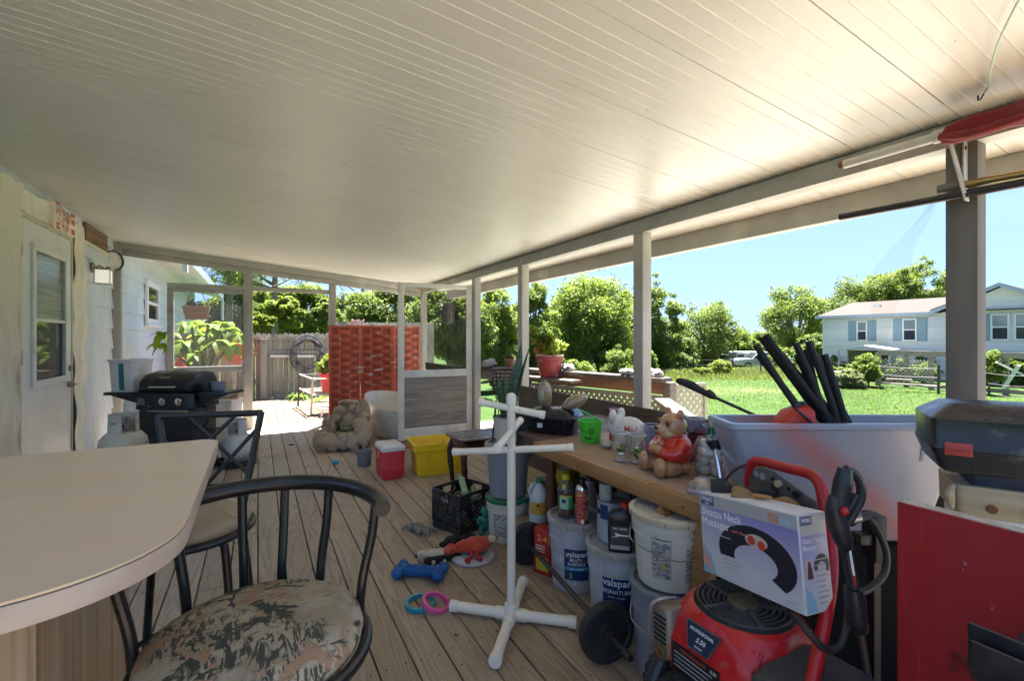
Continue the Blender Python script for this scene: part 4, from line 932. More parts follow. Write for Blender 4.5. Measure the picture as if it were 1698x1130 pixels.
loc = (1.50,2.80,0); b6, r = bucket('cream bucket with a green rim beneath the grey bucket', loc, .285, .128, .142, M('cream_plastic', (.55,.52,.42), .5, var=((5,5,.48,.72,(.43,.39,.30)),)), M('green_lid', (.02,.16,.065), .45), handle=False)
a0 = camang(loc)
part('label', curved(r, .05, .20, a0-.38, .8), ltx, b6); part('label_band', curved(lambda z: r(z)+.001, .04, .20, a0+.16, .16), M('faded_red', (.36,.13,.08), .6), b6)
text('A', .05, mat['pale_ink'], b6, None, bend=bender(r, a0+.78, .19)); part('label', curved(r, .10, .14, a0+.8, .2), ltx, b6)
loc = (1.50,2.80,.294); b5, r = bucket('slate grey bucket standing on the green rimmed bucket', loc, .345, .125, .147, M('slate_plastic', (.22,.23,.25), .42, var=((3,5,.5,.75,(.18,.185,.2)),)), M('slate_lid', (.24,.25,.27), .45, var=((8,5,.5,.7,(.36,.36,.36)),)), handle=False)
# ================================================================ potted snake plant on the bucket
loc = (1.49,2.80,.6485)
sp = thing('snake_plant', 'tall snake plant in a ribbed cream pot on the slate grey bucket', 'potted plant', loc)
pot = [(.066,0),(.070,.004)]; 
for k in range(9): pot += [(.072+.0022*k,.012+.018*k),(.0755+.0022*k,.021+.018*k)]
pot += [(.098,.178),(.092,.178),(.088,.155)]
part('pot', MB().lathe(pot, 36, cap0=True), M('cream_pot', (.52,.49,.41), .55, var=((6,5,.5,.75,(.4,.36,.28)),)), sp, smooth=50)
part('soil', MB().lathe([(.0885,.150),(.02,.155)], 24, cap1=True), M('soil', (.03,.02,.014), 1, bump=(90,.5)), sp)
snk = M('snake_leaf', (.035,.075,.035), .42, var=((1,4,.45,.62,(.085,.13,.06),(14,14,60)),(2,3,.5,.7,(.02,.045,.022))))
def blade(h, a, lean, w, twist=0, bend=0):
    mb = MB(); rings = []; n = 14
    for i in range(n+1):
        t = i/n; ww = w*(.55+.8*t*(1-t)*2)*(1-t**4)+.0008; c = Vector((math.cos(a)*(.02+lean*t+bend*t*t), math.sin(a)*(.02+lean*t+bend*t*t), .15+h*t))
        b = -TH+twist*(t-.4)+.25*math.sin(a*3); sx, sy = math.cos(b), math.sin(b); nx, ny = -sy, sx
        rings.append([c+Vector((sx*ww*q, sy*ww*q, 0))+Vector((nx, ny, 0))*d for q, d in ((-1,0),(-.5,-.006),(0,-.009),(.5,-.006),(1,0),(.5,-.002),(0,-.004),(-.5,-.002))])
    mb.loft(rings); return mb
for h, a, ln_, w, tw in ((.54,-.4,.085,.040,.5),(.33,-2.4,.04,.026,.3),(.30,2.2,.05,.025,.6),(.22,.9,.05,.024,.4),(.26,3.6,.07,.024,.4),(.18,4.4,.05,.022,.2),(.32,-1.3,.02,.020,.7),(.15,5.4,.06,.02,.2)):
    part('leaf', blade(h, a, ln_, w, tw), snk, sp)
mb = blade(.53, -.52, .125, .013, .2, .02); part('leaf', mb, M('dark_leaf', (.018,.03,.016), .5), sp)
part('stake', MB().tube([(-.06,.07,-.60+.03),(-.075,.09,-.1),(-.05,.06,.28)], .007, 6), M('bark_stick', (.08,.05,.03), .9), sp)
# black wire basket planter in the bay behind
wkb = thing('wire_basket', 'black woven wire basket hung in the bay behind the snake plant', 'basket', (2.72,5.02,.0))
mb = MB()
for k in range(9): part('wire', MB().tube(ringpts(.235-.0009*(8-k)**2, .62+.045*k, 30), .0055, 5, True), mat['black_metal'], wkb)
for k in range(22):
    a = 2*PI*k/22; part('upright', MB().tube([(.17*math.cos(a),.17*math.sin(a),.60),(.215*math.cos(a),.215*math.sin(a),.74),(.235*math.cos(a),.235*math.sin(a),.99)], .005, 5), mat['black_metal'], wkb)
for a in (0, 2.1, 4.2): part('foot', MB().tube([(.16*math.cos(a),.16*math.sin(a),.61),(.20*math.cos(a),.20*math.sin(a),.0)], .007, 6), mat['black_metal'], wkb)
# ================================================================ small dark side table
ma = M('dark_mahogany', (.05,.018,.012), .3, var=((1,5,.4,.7,(.085,.035,.02),(4,40,40)),), rvar=.1)
tb2 = thing('side_table', 'small dark mahogany side table with curved legs behind the crate', 'side table', (1.63,3.50,0), R(0))
mb = MB(); mb.loft([rrect(.50,.36,.03,.545,4),rrect(.52,.38,.03,.552,4),rrect(.52,.38,.03,.562,4),rrect(.51,.37,.03,.567,4)]); part('tabletop', mb, ma, tb2, smooth=30)
part('apron', MB().bx(-.22,.22,-.15,.15,.46,.5445), ma, tb2)
for sx in (-1,1):
    for sy in (-1,1):
        mb = MB(); mb.tube(cat([(sx*.20,sy*.13,.52),(sx*.225,sy*.152,.43),(sx*.215,sy*.145,.28),(sx*.205,sy*.137,.14),(sx*.215,sy*.145,.05),(sx*.23,sy*.155,.012)],5), [.026]*6+[.024]*5+[.02]*5+[.015]*5+[.014]*4+[.02], 8); part('leg', mb, ma, tb2)
# ================================================================ milk crate and dog toys
mk = thing('milk_crate', 'black plastic milk crate holding dog toys', 'crate', (1.30,3.13,0), R(20))
bp_ = mat['black_plastic']
W_, D_, Hc = .32, .30, .282
mb = MB(); mb.loft([rrect(W_-.01,D_-.01,.02,.004,3),rrect(W_,D_,.02,.01,3),rrect(W_,D_,.02,.05,3),rrect(W_-.012,D_-.012,.015,.05,3),rrect(W_-.02,D_-.02,.015,.012,3)]); part('base', mb, bp_, mk)
mb = MB(); mb.loft([rrect(W_,D_,.02,.262,3),rrect(W_+.006,D_+.006,.02,.264,3),rrect(W_+.006,D_+.006,.02,Hc,3),rrect(W_-.012,D_-.012,.015,Hc,3),rrect(W_-.012,D_-.012,.015,.262,3),rrect(W_,D_,.02,.262,3)], False, False); part('rim', mb, bp_, mk)
for sx in (-1,1):
    for sy in (-1,1): part('corner', MB().bx(*(sorted((sx*(W_/2-.022), sx*(W_/2-.001)))), *(sorted((sy*(D_/2-.022), sy*(D_/2-.001)))), .0502, .2618), bp_, mk)
def lattice_side(fr, Ls):
    mb = MB(fr)
    s = .034; z0, z1 = .05, .20
    n = int((Ls+z1-z0)/s)+1
    for k in range(n):
        for sg in (1,-1):
            a = k*s-(z1-z0); pts = []
            x0, x1 = a, a+(z1-z0)
            t0 = max(0, -x0/(z1-z0)); t1 = min(1, (Ls-x0)/(z1-z0))
            if t1-t0 < .05: continue
            p = lambda t: ((x0+(z1-z0)*t) if sg > 0 else Ls-(x0+(z1-z0)*t), z0+(z1-z0)*t, 0)
            mb.bar(p(t0), p(t1), .008, .006, (0,0,1))
    mb.bx(.0,Ls,.2,.214,-.005,.005); mb.bx(0,.08,.214,.262,-.004,.004); mb.bx(Ls-.08,Ls,.214,.262,-.004,.004)
    return mb
for o, rt in (((-W_/2+.02,-D_/2+.006,0),(1,0,0)),((-W_/2+.02,D_/2-.006,0),(1,0,0))): part('side', lattice_side(frame(o, rt, (0,0,1)), W_-.04), bp_, mk)
for o, rt in (((-W_/2+.006,-D_/2+.02,0),(0,1,0)),((W_/2-.006,-D_/2+.02,0),(0,1,0))): part('side', lattice_side(frame(o, rt, (0,0,1)), D_-.04), bp_, mk)
fr_ = frame((-W_/2+.0003,0,.222), (0,-1,0), (0,0,1)); mb = MB(fr_); mb.bx(-.05,.05,-.014,.014,.0,.0045); part('badge', mb, bp_, mk); text('NDM', .03, M('crate_print', (.33,.33,.33), .6), mk, fr_@Matrix.Translation((0,0,.006)))
def bone(name, label, loc, rz, L_, r_, m, spikes=0, z=0, tilt=0):
    t = thing(name, label, 'dog toy', loc, rz); mb = MB(Matrix.Rotation(tilt, 4, 'Y'))
    mb.tube(cat([(-L_*.42,0,r_),(0,0,r_*.95),(L_*.42,0,r_)],6), r_*.8, 12)
    for sx in (-1,1):
        for sy in (-1,1): mb.ell((sx*L_*.42,sy*r_*.95,r_),(r_*1.05,r_*.95,r_*.95),14,9)
    blob_part('body', mb, m, t, r_*.16, 4)
    return t
lime = M('pale_green_rubber', (.33,.42,.20), .5, var=((30,4,.5,.7,(.42,.50,.28)),))
c0 = Vector((1.30,3.13,0)); ex = Vector((math.cos(R(20)),math.sin(R(20)),0)); ey = Vector((-ex.y,ex.x,0))
def stick(label, a, b, r_, m):
    a, b = Vector(a), Vector(b); t = thing('ribbed_chew_stick', label, 'dog toy', a); d = b-a; mb = MB(); n = 26
    mb.tube([d*(i/n) for i in range(n+1)], [r_*(1 if i % 2 else .72)*(1 if 0 < i < n else .5) for i in range(n+1)], 12); part('body', mb, m, t); return t
stick('long pale green ribbed chew stick across the top of the crate', c0-ex*.05-ey*.09+Vector((0,0,.255)), c0+ex*.09+ey*.11+Vector((0,0,.300)), .024, lime)
stick('short pale green chew stick poking through the crate side', c0+ex*.06-ey*.07+Vector((0,0,.20)), c0+ex*.125+ey*.02+Vector((0,0,.245)), .020, lime)
for nm, lb, p, c, s in (('toy_ball','red ball inside the milk crate',(-.10,-.06),(.5,.03,.02),.036),('toy_ball','yellow ball inside the milk crate',(-.02,-.09),(.55,.45,.03),.034),('toy_ball','blue ball inside the milk crate',(.06,-.09),(.03,.13,.4),.036),('toy_ball','white ball inside the milk crate',(.02,.03),(.6,.6,.55),.04),('toy_ball','green ball inside the milk crate',(-.09,.06),(.1,.35,.06),.036)):
    t = thing(nm, lb, 'dog toy', c0+ex*p[0]+ey*p[1]+Vector((0,0,.0122)), 0, 'balls inside the milk crate'); part('body', MB().ell((0,0,s),s,18,12), plain('ball_'+lb[:4], c, .5), t, smooth=180)
    rg = [(s*1.01*math.cos(a)*1.0, s*1.01*math.sin(a)*.9, s+s*.42*math.sin(2*a)) for a in np.linspace(0,2*PI,24,endpoint=False)]
    part('seam', MB().tube(rg, .0025, 5, True), mat['pale_ink'], t)
# green rubber figure leaning on the crate
grr = M('green_rubber', (.012,.16,.105), .35, var=((9,4,.5,.75,(.01,.10,.07)),))
al = thing('green_reptile_toy', 'dark green rubber reptile toy standing against the milk crate', 'dog toy', (1.375,2.90,0), camang((1.375,2.90)))
mb = MB()
mb.ell((0,0,.10),(.032,.036,.055),14,10); mb.ell((.010,0,.165),(.032,.034,.034),14,10); mb.ell((.045,0,.160),(.03,.022,.015),12,8)
for sy in (-1,1):
    mb.tube([(0,sy*.022,.07),(.012,sy*.03,.03),(.028,sy*.032,.010)],[.018,.015,.012],10); mb.tube([(.0,sy*.034,.13),(.02,sy*.05,.10),(.035,sy*.04,.085)],[.014,.012,.010],8); mb.ell((.012,sy*.018,.195),.010,8,6)
mb.tube([(-.02,0,.06),(-.06,0,.02),(-.11,.02,.012)],[.022,.015,.005],8)
for k in range(6): mb.ell((-.028,0,.06+.025*k),(.010,.004,.012),6,5)
blob_part('body', mb, grr, al, .0042, 2)
# rope toy
rp_ = thing('rope_toy', 'grey knotted rope toy on the boards left of the milk crate', 'dog toy', PZ(693,882,0), R(-60))
rpm = M('grey_rope', (.24,.22,.18), .95, var=((60,3,.45,.65,(.12,.11,.09)),), bump=(150,.6))
mb = MB(); q = random.Random(2)
mb.ell((0,0,.03),(.05,.04,.03),12,8); mb.ell((.07,.01,.022),(.04,.032,.022),10,8); mb.ell((-.06,-.01,.022),(.035,.03,.02),10,8)
for k in range(22):
    a = q.uniform(0,6.28); b = q.choice((-.07,.08,.0)); mb.tube([(b,0,.02),(b+.04*math.cos(a),.04*math.sin(a),.03),(b+.07*math.cos(a),.06*math.sin(a),.010)],[.010,.008,.006],6)
blob_part('rope', mb, rpm, rp_, .0055, 1, (.02,.012))
# blue spiky bone
blu = M('blue_rubber', (.006,.10,.30), .4, var=((9,4,.5,.75,(.005,.07,.22)),))
p = PZ(697,958,0); bn = thing('blue_bone_toy', 'large blue rubber bone dog toy covered in soft spikes', 'dog toy', p, -TH+R(-8))
mb = MB(); mb.tube(cat([(-.11,0,.036),(0,0,.034),(.11,0,.036)],6), .030, 14)
for sx in (-1,1):
    for sy in (-1,1): mb.ell((sx*.118,sy*.042,.036),(.036,.036,.034),14,10)
blob_part('body', mb, blu, bn, .006, 4)
mb = MB()
for i in range(15):
    for k in range(9):
        x = -.085+.0122*i; a = R(-15+26*k); c = Vector((x, .0275*math.cos(a), .035+.027*math.sin(a))); nrm = Vector((0, math.cos(a), math.sin(a)))
        mb.tube([c, c+nrm*.0085], [.0035,.0012], 5)
for sx in (-1,1):
    for sy in (-1,1):
        for k in range(16):
            a, b = R(10+50*(k%3)), R(22.5*k); d = Vector((math.cos(a)*math.cos(b), math.cos(a)*math.sin(b), math.sin(a))); c = Vector((sx*.118,sy*.042,.036))+d*.032
            mb.tube([c, c+d*.009], [.0035,.0012], 5)
sk = part('spikes', mb, blu, bn); sk['kind'] = 'stuff'
# rings
def ringtoy(label, loc, rot, r_, m):
    t = thing('toy_ring', label, 'toy ring', loc, 0, 'plastic toy rings on the deck'); t.rotation_euler = rot
    part('ring', MB().lathe([(r_-.009,-.011),(r_+.006,-.011),(r_+.009,0),(r_+.006,.011),(r_-.009,.011),(r_-.005,0),(r_-.009,-.011)], 48), m, t, smooth=50)
ringtoy('translucent teal toy ring lying flat on the boards', (.723,2.294,.0125), (0,0,0), .070, M('teal_plastic', (.02,.27,.33), .25))
ringtoy('pink toy ring propped on the edge of the teal ring', (.785,2.235,.027), (R(12),R(13),0), .066, M('pink_plastic', (.70,.10,.28), .3))
# plush toys
pl = thing('plush_skunk_toy', 'black and cream plush skunk toy lying beside the blue bone', 'dog toy', PZ(724,931,0), -TH+R(12))
crm = M('cream_plush', (.52,.46,.34), .95, bump=(120,.6), sheen=.3); blp = M('black_plush', (.015,.014,.013), .95, bump=(120,.6))
mb = MB(); mb.ell((0,0,.045),(.085,.035,.028),14,9); mb.ell((-.085,.0,.045),(.035,.03,.027),12,9); mb.ell((.07,.02,.05),(.04,.026,.02),10,8); blob_part('back', mb, crm, pl, .006, 4)
mb = MB(); mb.ell((.02,-.012,.026),(.095,.045,.024),14,9); mb.ell((.12,.0,.022),(.04,.03,.018),10,8); mb.ell((-.05,-.03,.02),(.03,.03,.02),10,8); mb.tube([(.10,.03,.04),(.16,.07,.05),(.20,.10,.03)],[.025,.03,.02],10); blob_part('belly', mb, blp, pl, .006, 4)
part('nose', MB().ell((-.122,-.004,.042),(.011,.011,.010),10,7), mat['ink'], pl); part('eye', MB().ell((-.095,-.029,.058),.005,8,6), mat['ink'], pl)
for x,y in ((-.02,-.058),(.045,-.06)): part('paw', MB().ell((x,y,.018),(.012,.014,.014),8,6), crm, pl)
dsk = thing('flying_disc', 'chewed pale flying disc under the orange plush bird', 'flying disc', (1.165,2.635,0), R(15))
part('disc', MB().lathe([(.128,.002),(.135,.010),(.132,.022),(.11,.027),(.03,.028)], 40, cap1=True), M('pale_disc', (.50,.49,.50), .5, var=((10,5,.5,.7,(.3,.28,.27)),)), dsk)
op = thing('orange_plush_bird', 'orange corduroy plush duck toy on a pale flying disc', 'dog toy', (1.165,2.635,.0285), -TH+R(10))
orr = M('orange_corduroy', (.56,.065,.022), .85, var=((1,2,.46,.54,(.38,.035,.012),(26,120,120)),(5,4,.5,.8,(.6,.12,.04))), bump=(1,.5,(26,160,160)), sheen=.2)
mb = MB(); mb.ell((.02,0,.05),(.085,.065,.05),18,12); mb.tube(cat([(-.04,0,.05),(-.09,-.01,.045),(-.135,-.02,.038)],5),[.04]*3+[.033]*3+[.026]*4+[.028],12); mb.ell((-.155,-.02,.035),(.026,.042,.022),12,8); mb.tube([(.07,.02,.055),(.12,.045,.055),(.165,.07,.06)],[.035,.03,.012],10)
mb.ell((-.135,.03,.04),(.03,.012,.02),10,7)
blob_part('body', mb, orr, op, .0055, 3)
rdp = M('red_plush', (.40,.02,.02), .9, bump=(100,.5)); mb = MB()
mb.tube([(-.01,-.055,.045),(-.02,-.095,.02),(-.05,-.125,.010)],[.014,.012,.018],8); mb.tube([(.02,-.06,.04),(.02,-.10,.02),(.045,-.12,.012)],[.014,.012,.016],8); blob_part('feet', mb, rdp, op, .005, 2)
mb = MB(); mb.ell((.11,.03,.065),(.045,.03,.022),10,8); part('wing_patch', mb, crm, op, smooth=180)
bk_ = thing('black_plush_scrap', 'scrap of black plush behind the orange duck toy', 'dog toy', (1.12,2.86,0), R(10)); mb = MB(); mb.ell((0,0,.03),(.06,.05,.03),12,8); mb.ell((.10,-.02,.025),(.07,.045,.025),12,8); mb.ell((-.05,.02,.02),(.04,.03,.02),10,7); blob_part('body', mb, blp, bk_, .007, 3, (.04,.02))
# ================================================================ workbench
pine = M('orange_pine', (.36,.185,.065), .5, var=((1,6,.38,.7,(.24,.11,.035),(5,.7,14)),(1,3,.5,.7,(.42,.24,.10),(9,.5,60)),(18,3,.70,.76,(.05,.03,.02))), rvar=.1)
topm = M('worn_hardboard', (.33,.20,.125), .55, var=((3,6,.42,.66,(.24,.135,.08)),(1.5,5,.5,.72,(.42,.32,.24)),(26,4,.64,.74,(.10,.07,.05)),(6,5,.64,.72,(.5,.45,.40))), rvar=.12)
wbn = thing('workbench', 'homemade pine workbench with a worn brown top along the low plywood wall', 'workbench', (0,0,0))
part('tabletop', MB().bx(1.460,2.44,1.150,2.335,.730,.7495), topm, wbn, .002)
part('front_rail', MB().bx(1.420,1.4575,1.145,2.338,.683,.7512), pine, wbn, .004)
part('end_rail', MB().bx(1.4578,2.44,1.112,1.1485,.683,.7490), pine, wbn, .003); part('end_rail', MB().bx(1.4578,2.44,2.29,2.325,.66,.7296), pine, wbn, .003)
part('leg', MB().bx(1.459,1.497,1.150,1.238,0,.7296), pine, wbn, .003); part('leg', MB().bx(2.40,2.438,1.150,1.238,0,.7296), pine, wbn, .003); part('leg', MB().bx(2.40,2.438,2.20,2.2885,0,.7296), pine, wbn, .003); part('leg', MB().bx(1.72,1.758,2.20,2.2885,0,.7296), pine, wbn, .003)
mb = MB(); mb.bar((1.44,1.255,.55),(1.44,1.36,.675),.03,.05,(1,0,0)); part('brace', mb, pine, wbn)
for y in (1.24,1.55,1.9,2.2): part('screw', MB().cyl((1.4195,y,.715),(1.4185,y,.715),.0045,n=8), mat['ink'], wbn)
# old table behind, with turned legs
otb = thing('old_table', 'old dark wooden table with turned red brown legs beyond the workbench', 'table', (0,0,0))
otm = M('old_brown_top', (.17,.095,.06), .5, var=((2,6,.42,.7,(.26,.19,.14)),(9,5,.6,.72,(.08,.05,.035))), rvar=.1); turn = M('red_brown_turning', (.10,.033,.018), .4, var=((1,4,.4,.7,(.15,.06,.03),(30,30,4)),))
part('tabletop', MB().bx(1.53,2.44,2.345,2.98,.712,.738), otm, otb, .004); part('apron', MB().bx(1.58,2.40,2.40,2.93,.62,.7115), otm, otb)
for x,y in ((1.60,2.42),(1.60,2.90),(2.38,2.42),(2.38,2.90)):
    part('leg', MB().lathe([(.03,0),(.022,.04),(.034,.09),(.026,.12),(.03,.2),(.036,.34),(.028,.42),(.038,.46),(.028,.50),(.034,.53),(.034,.6195)], 16, (x,y,0), True, True), turn, otb, smooth=40)
BZ0 = .7503; TZ0 = .7385
# ---- things under and on the bench
def crate_box(name, label, cat_, loc, rz, w, d, h, m, lidm_=None, bev=.003):
    t = thing(name, label, cat_, loc, rz); part('body', MB().bx(-w/2,w/2,-d/2,d/2,.001,h), m, t, bev)
    if lidm_:
        part('flap', MB().box((0,-d/4,h+.003),(w+.004,d/2-.004,.004)), lidm_, t); part('flap', MB().box((0,d/4,h+.003),(w+.004,d/2-.004,.004)), lidm_, t); part('tape', MB().box((0,0,h+.0062),(w*.98,.05,.001)), M('tape', (.35,.26,.15), .3), t)
    return t
card = M('cardboard', (.33,.22,.13), .85, var=((3,5,.45,.7,(.25,.16,.09)),))
crate_box('cardboard_box', 'low cardboard box under the white jug by the turned leg', 'box', (1.60,2.56,0), R(8), .22, .22, .18, card, card)
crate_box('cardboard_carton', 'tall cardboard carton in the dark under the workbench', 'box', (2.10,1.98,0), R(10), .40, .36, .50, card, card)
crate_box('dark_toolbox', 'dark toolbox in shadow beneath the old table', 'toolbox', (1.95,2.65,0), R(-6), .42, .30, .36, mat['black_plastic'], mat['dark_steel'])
crate_box('yellow_carton', 'yellow carton on the dark toolbox under the old table', 'box', (1.86,2.60,.367), R(20), .16, .12, .10, M('yellow_card', (.5,.36,.03), .6), M('yellow_card2', (.45,.32,.03), .6))
crate_box('red_tin', 'tall red oil tin with yellow print in front of the old table', 'tin', (1.468,2.272,0), R(24), .085, .11, .262, M('red_tin', (.42,.02,.02), .35), None)
rt_ = [o for o in COL.objects if o.name == 'red_tin'][0]
fr = frame((-.0435,0,.14), (0,-1,0), (0,0,1)); text('2-4', .05, M('yellow_print', (.65,.42,.02), .5), rt_, fr@Matrix.Translation((0,.065,0))); mb = MB(fr); mb.bx(-.04,.04,-.115,-.035,0,.0008); part('label', mb, M('yellow_label', (.5,.38,.03), .5), rt_)
for k in range(3): part('print_line', MB(fr).bx(-.042,.02,.02-.016*k,.027-.016*k,.0001,.0008), M('pale_print', (.6,.5,.4), .5), rt_)
def lat(name, label, cat_, loc, prof, m, rz=0, n=28, body='body', sx=1, sy=1, smooth=45, cap1=True, group=None):
    t = thing(name, label, cat_, loc, rz, group); part(body, MB().lathe(prof, n, cap0=True, cap1=cap1, sx=sx, sy=sy), m, t, smooth=smooth); return t
# white jug with green cap
jg = lat('white_jug', 'white translucent jug with a green cap and orange label on the cardboard box', 'jug', (1.575,2.52,.1905), [(.05,0),(.062,.008),(.063,.05),(.0615,.06),(.0615,.135),(.063,.14),(.061,.165),(.047,.205),(.026,.235),(.018,.24),(.018,.25)], M('milky_jug', (.55,.56,.54), .4, var=((6,4,.5,.7,(.45,.46,.45)),)))
part('cap', MB().lathe([(.021,.246),(.021,.272),(.018,.275)], 18, cap0=True, cap1=True), M('green_cap', (.02,.20,.08), .4), jg)
a0 = camang((1.575,2.52)); jr = lambda z: .0615
part('label', curved(jr, .06, .135, a0, 2.2), M('orange_label', (.55,.30,.03), .5), jg); part('label_mark', curved(lambda z: .0622, .07, .128, a0-.5, .06), mat['pale_ink'], jg); part('label_mark', curved(lambda z: .0622, .112, .126, a0-.1, .25), mat['ink'], jg)
part('handle', MB().tube(cat([Vector((math.cos(a0-1.2),math.sin(a0-1.2),0))*x+Vector((0,0,z)) for x,z in ((.058,.165),(.064,.20),(.048,.235),(.022,.243))],5), .011, 8), jg.children[0].data.materials[0], jg)
# bottles on the first paint bucket
Z1 = .3795-.006
ju = thing('juice_bottle', 'clear bottle of amber liquid with a yellow cap on the multi surface bucket', 'bottle', (1.497,2.115,Z1))
jp = [(.038,0),(.045,.006),(.046,.04),(.044,.052),(.045,.06),(.045,.12),(.046,.128),(.046,.14),(.044,.155),(.030,.188),(.020,.20),(.020,.21)]
part('body', MB().lathe(jp, 30, cap0=True), thin('juice_plastic', (.9,.9,.85), .08, .05), ju); part('liquid', MB().lathe([(.036,.003),(.0435,.008),(.0445,.04),(.0425,.052),(.0435,.06),(.0435,.128)], 30, cap0=True, cap1=True), M('amber_liquid', (.075,.03,.012), .12), ju)
part('cap', MB().lathe([(.0235,.205),(.0235,.232),(.02,.235)], 18, cap0=True, cap1=True), M('yellow_cap', (.6,.46,.02), .4), ju)
a0 = camang((1.497,2.115)); jr = lambda z: .0455
part('label', curved(jr, .052, .125, a0-.25, 1.1), M('mint_label', (.30,.52,.38), .5), ju); part('label', curved(jr, .052, .125, a0+.6, .6), M('leaf_label', (.05,.30,.05), .5), ju); part('label_band', curved(lambda z: .0458, .116, .125, a0+.1, 1.6), M('yellow_band', (.6,.5,.05), .5), ju); part('label_mark', curved(lambda z: .0460, .085, .105, a0-.25, .5), mat['ink'], ju); part('neck_label', MB().ell((.033*math.cos(a0-.3),.033*math.sin(a0-.3),.168),(.012,.012,.017),10,7), M('lemon_label', (.65,.5,.08), .5), ju)
cn = lat('spray_can', 'red aerosol can with a black nozzle on the multi surface bucket', 'spray can', (1.508,1.985,Z1), [(.032,0),(.034,.003),(.034,.175),(.032,.18)], M('red_can', (.42,.025,.03), .3, var=((1,2,.5,.54,(.5,.16,.15),(50,50,140)),)))
part('shoulder', MB().lathe([(.0325,.1802),(.033,.186),(.026,.205),(.018,.212)], 24, cap1=True), mat['chrome'], cn); part('nozzle', MB().lathe([(.017,.2125),(.017,.24),(.013,.243)], 16, cap1=True), mat['black_plastic'], cn)
a0 = camang((1.508,1.985)); jr = lambda z: .0342
part('label_mark', curved(jr, .01, .165, a0+.75, .35), M('black_yellow_print', (.03,.03,.02), .4, var=((1,2,.5,.54,(.5,.45,.03),(4,4,60)),)), cn); part('label_mark', curved(jr, .012, .035, a0+.1, .45), mat['white_ink'], cn); part('label_mark', curved(jr, .155, .168, a0-.4, .7), M('yel_print', (.6,.4,.03), .5), cn)
cj = lat('clear_jug', 'empty clear plastic jug behind the red aerosol can', 'jug', (1.60,2.045,Z1), [(.045,0),(.05,.008),(.05,.12),(.04,.16),(.02,.19),(.02,.205)], thin('grey_clear', (.8,.82,.84), .2, .1), cap1=False); part('cap', MB().lathe([(.022,.2),(.022,.222),(.018,.225)], 16, cap0=True, cap1=True), mat['dark_steel'], cj)
# on the signature bucket
pc = thing('paint_can', 'dented metal paint can with a navy label on the signature bucket', 'paint can', (1.545,1.775,Z1))
part('body', MB().lathe([(.081,0),(.083,.004),(.081,.008),(.081,.182),(.084,.186),(.084,.192),(.079,.193)], 36, cap0=True), M('can_grey', (.36,.39,.45), .35, .35, var=((6,5,.5,.75,(.27,.29,.33)),)), pc); part('lid', MB().lathe([(.0785,.186),(.07,.186),(.068,.182),(.02,.182)], 32, cap1=True), M('dusty_can_lid', (.27,.25,.21), .6, .3, var=((9,5,.5,.7,(.15,.13,.1)),)), pc)
a0 = camang((1.545,1.775)); jr = lambda z: .0812
part('label', curved(jr, .11, .178, a0-.62, .55), lblue, pc); part('label', curved(jr, .02, .17, a0+.55, .5), M('pale_can_label', (.42,.45,.5), .5), pc); part('label_mark', curved(lambda z:.0822, .150, .160, a0+.45, .4), mat['pale_ink'], pc); part('ear', MB().cyl(Vector((.08*math.cos(a0-1.05),.08*math.sin(a0-1.05),.14)),Vector((.09*math.cos(a0-1.05),.09*math.sin(a0-1.05),.14)),.012,n=12), mat['dark_steel'], pc)
sc_ = lat('small_can', 'small cream can with a brown lid on the paint can', 'can', (1.515,1.80,Z1+.1825), [(.031,0),(.032,.003),(.032,.078),(.033,.082)], M('cream_can', (.52,.49,.43), .5, var=((1,2,.5,.54,(.38,.35,.3),(60,60,160)),)))
part('lid', MB().lathe([(.0325,.0822),(.033,.088),(.029,.09),(.028,.105),(.02,.108)], 24, cap0=True, cap1=True), M('brown_lid', (.12,.085,.055), .6), sc_)
ob = thing('oil_bottle', 'black motor oil bottle with a red cap on the signature bucket', 'bottle', (1.468,1.645,Z1), camang((1.468,1.645))+PI/2)
part('body', MB().loft([rrect(.095,.052,.014,0,4),rrect(.108,.06,.016,.006,4),rrect(.108,.06,.016,.165,4),rrect(.095,.055,.016,.185,4,.006),rrect(.045,.04,.016,.196,4,.022),rrect(.034,.034,.016,.205,4,.024)]), M('gloss_black_plastic', (.014,.014,.016), .25, rvar=.08), ob, smooth=50)
part('cap', MB().lathe([(.021,.2055),(.021,.225),(.017,.229)], 18, (.024,0,0), True, True), M('red_cap', (.5,.02,.03), .4), ob)
fr = frame((0,-.0304,.08), (1,0,0), (0,0,1)); part('label', MB(fr).bx(-.043,.043,-.06,.045,0,.0006), M('charcoal_label', (.05,.05,.055), .35), ob); part('label_band', MB(fr).bx(-.043,.043,-.06,-.042,.0007,.0012), M('silver_print', (.35,.35,.36), .4), ob); text('PRO SERIES', .013, mat['white_ink'], ob, fr@Matrix.Translation((0,.034,.0013)))
mb = MB(fr@Matrix.Translation((0,0,.0012))); mb.prism([(-.04,-.008),(.0,.002),(.04,.002),(.04,.008),(.0,.009),(-.018,.016),(-.024,.012),(-.014,.004)],0,.0006); part('label_mark', mb, mat['white_ink'], ob)
nb = lat('navy_bottle', 'navy blue bottle in the dark behind the paint can', 'bottle', (1.70,1.80,0), [(.05,0),(.052,.01),(.052,.46),(.03,.54),(.016,.57),(.016,.60)], M('navy', (.012,.016,.06), .35)); part('cap', MB().lathe([(.018,.6),(.018,.625)], 14, cap0=True, cap1=True), M('ochre_cap', (.35,.25,.04), .5), nb)
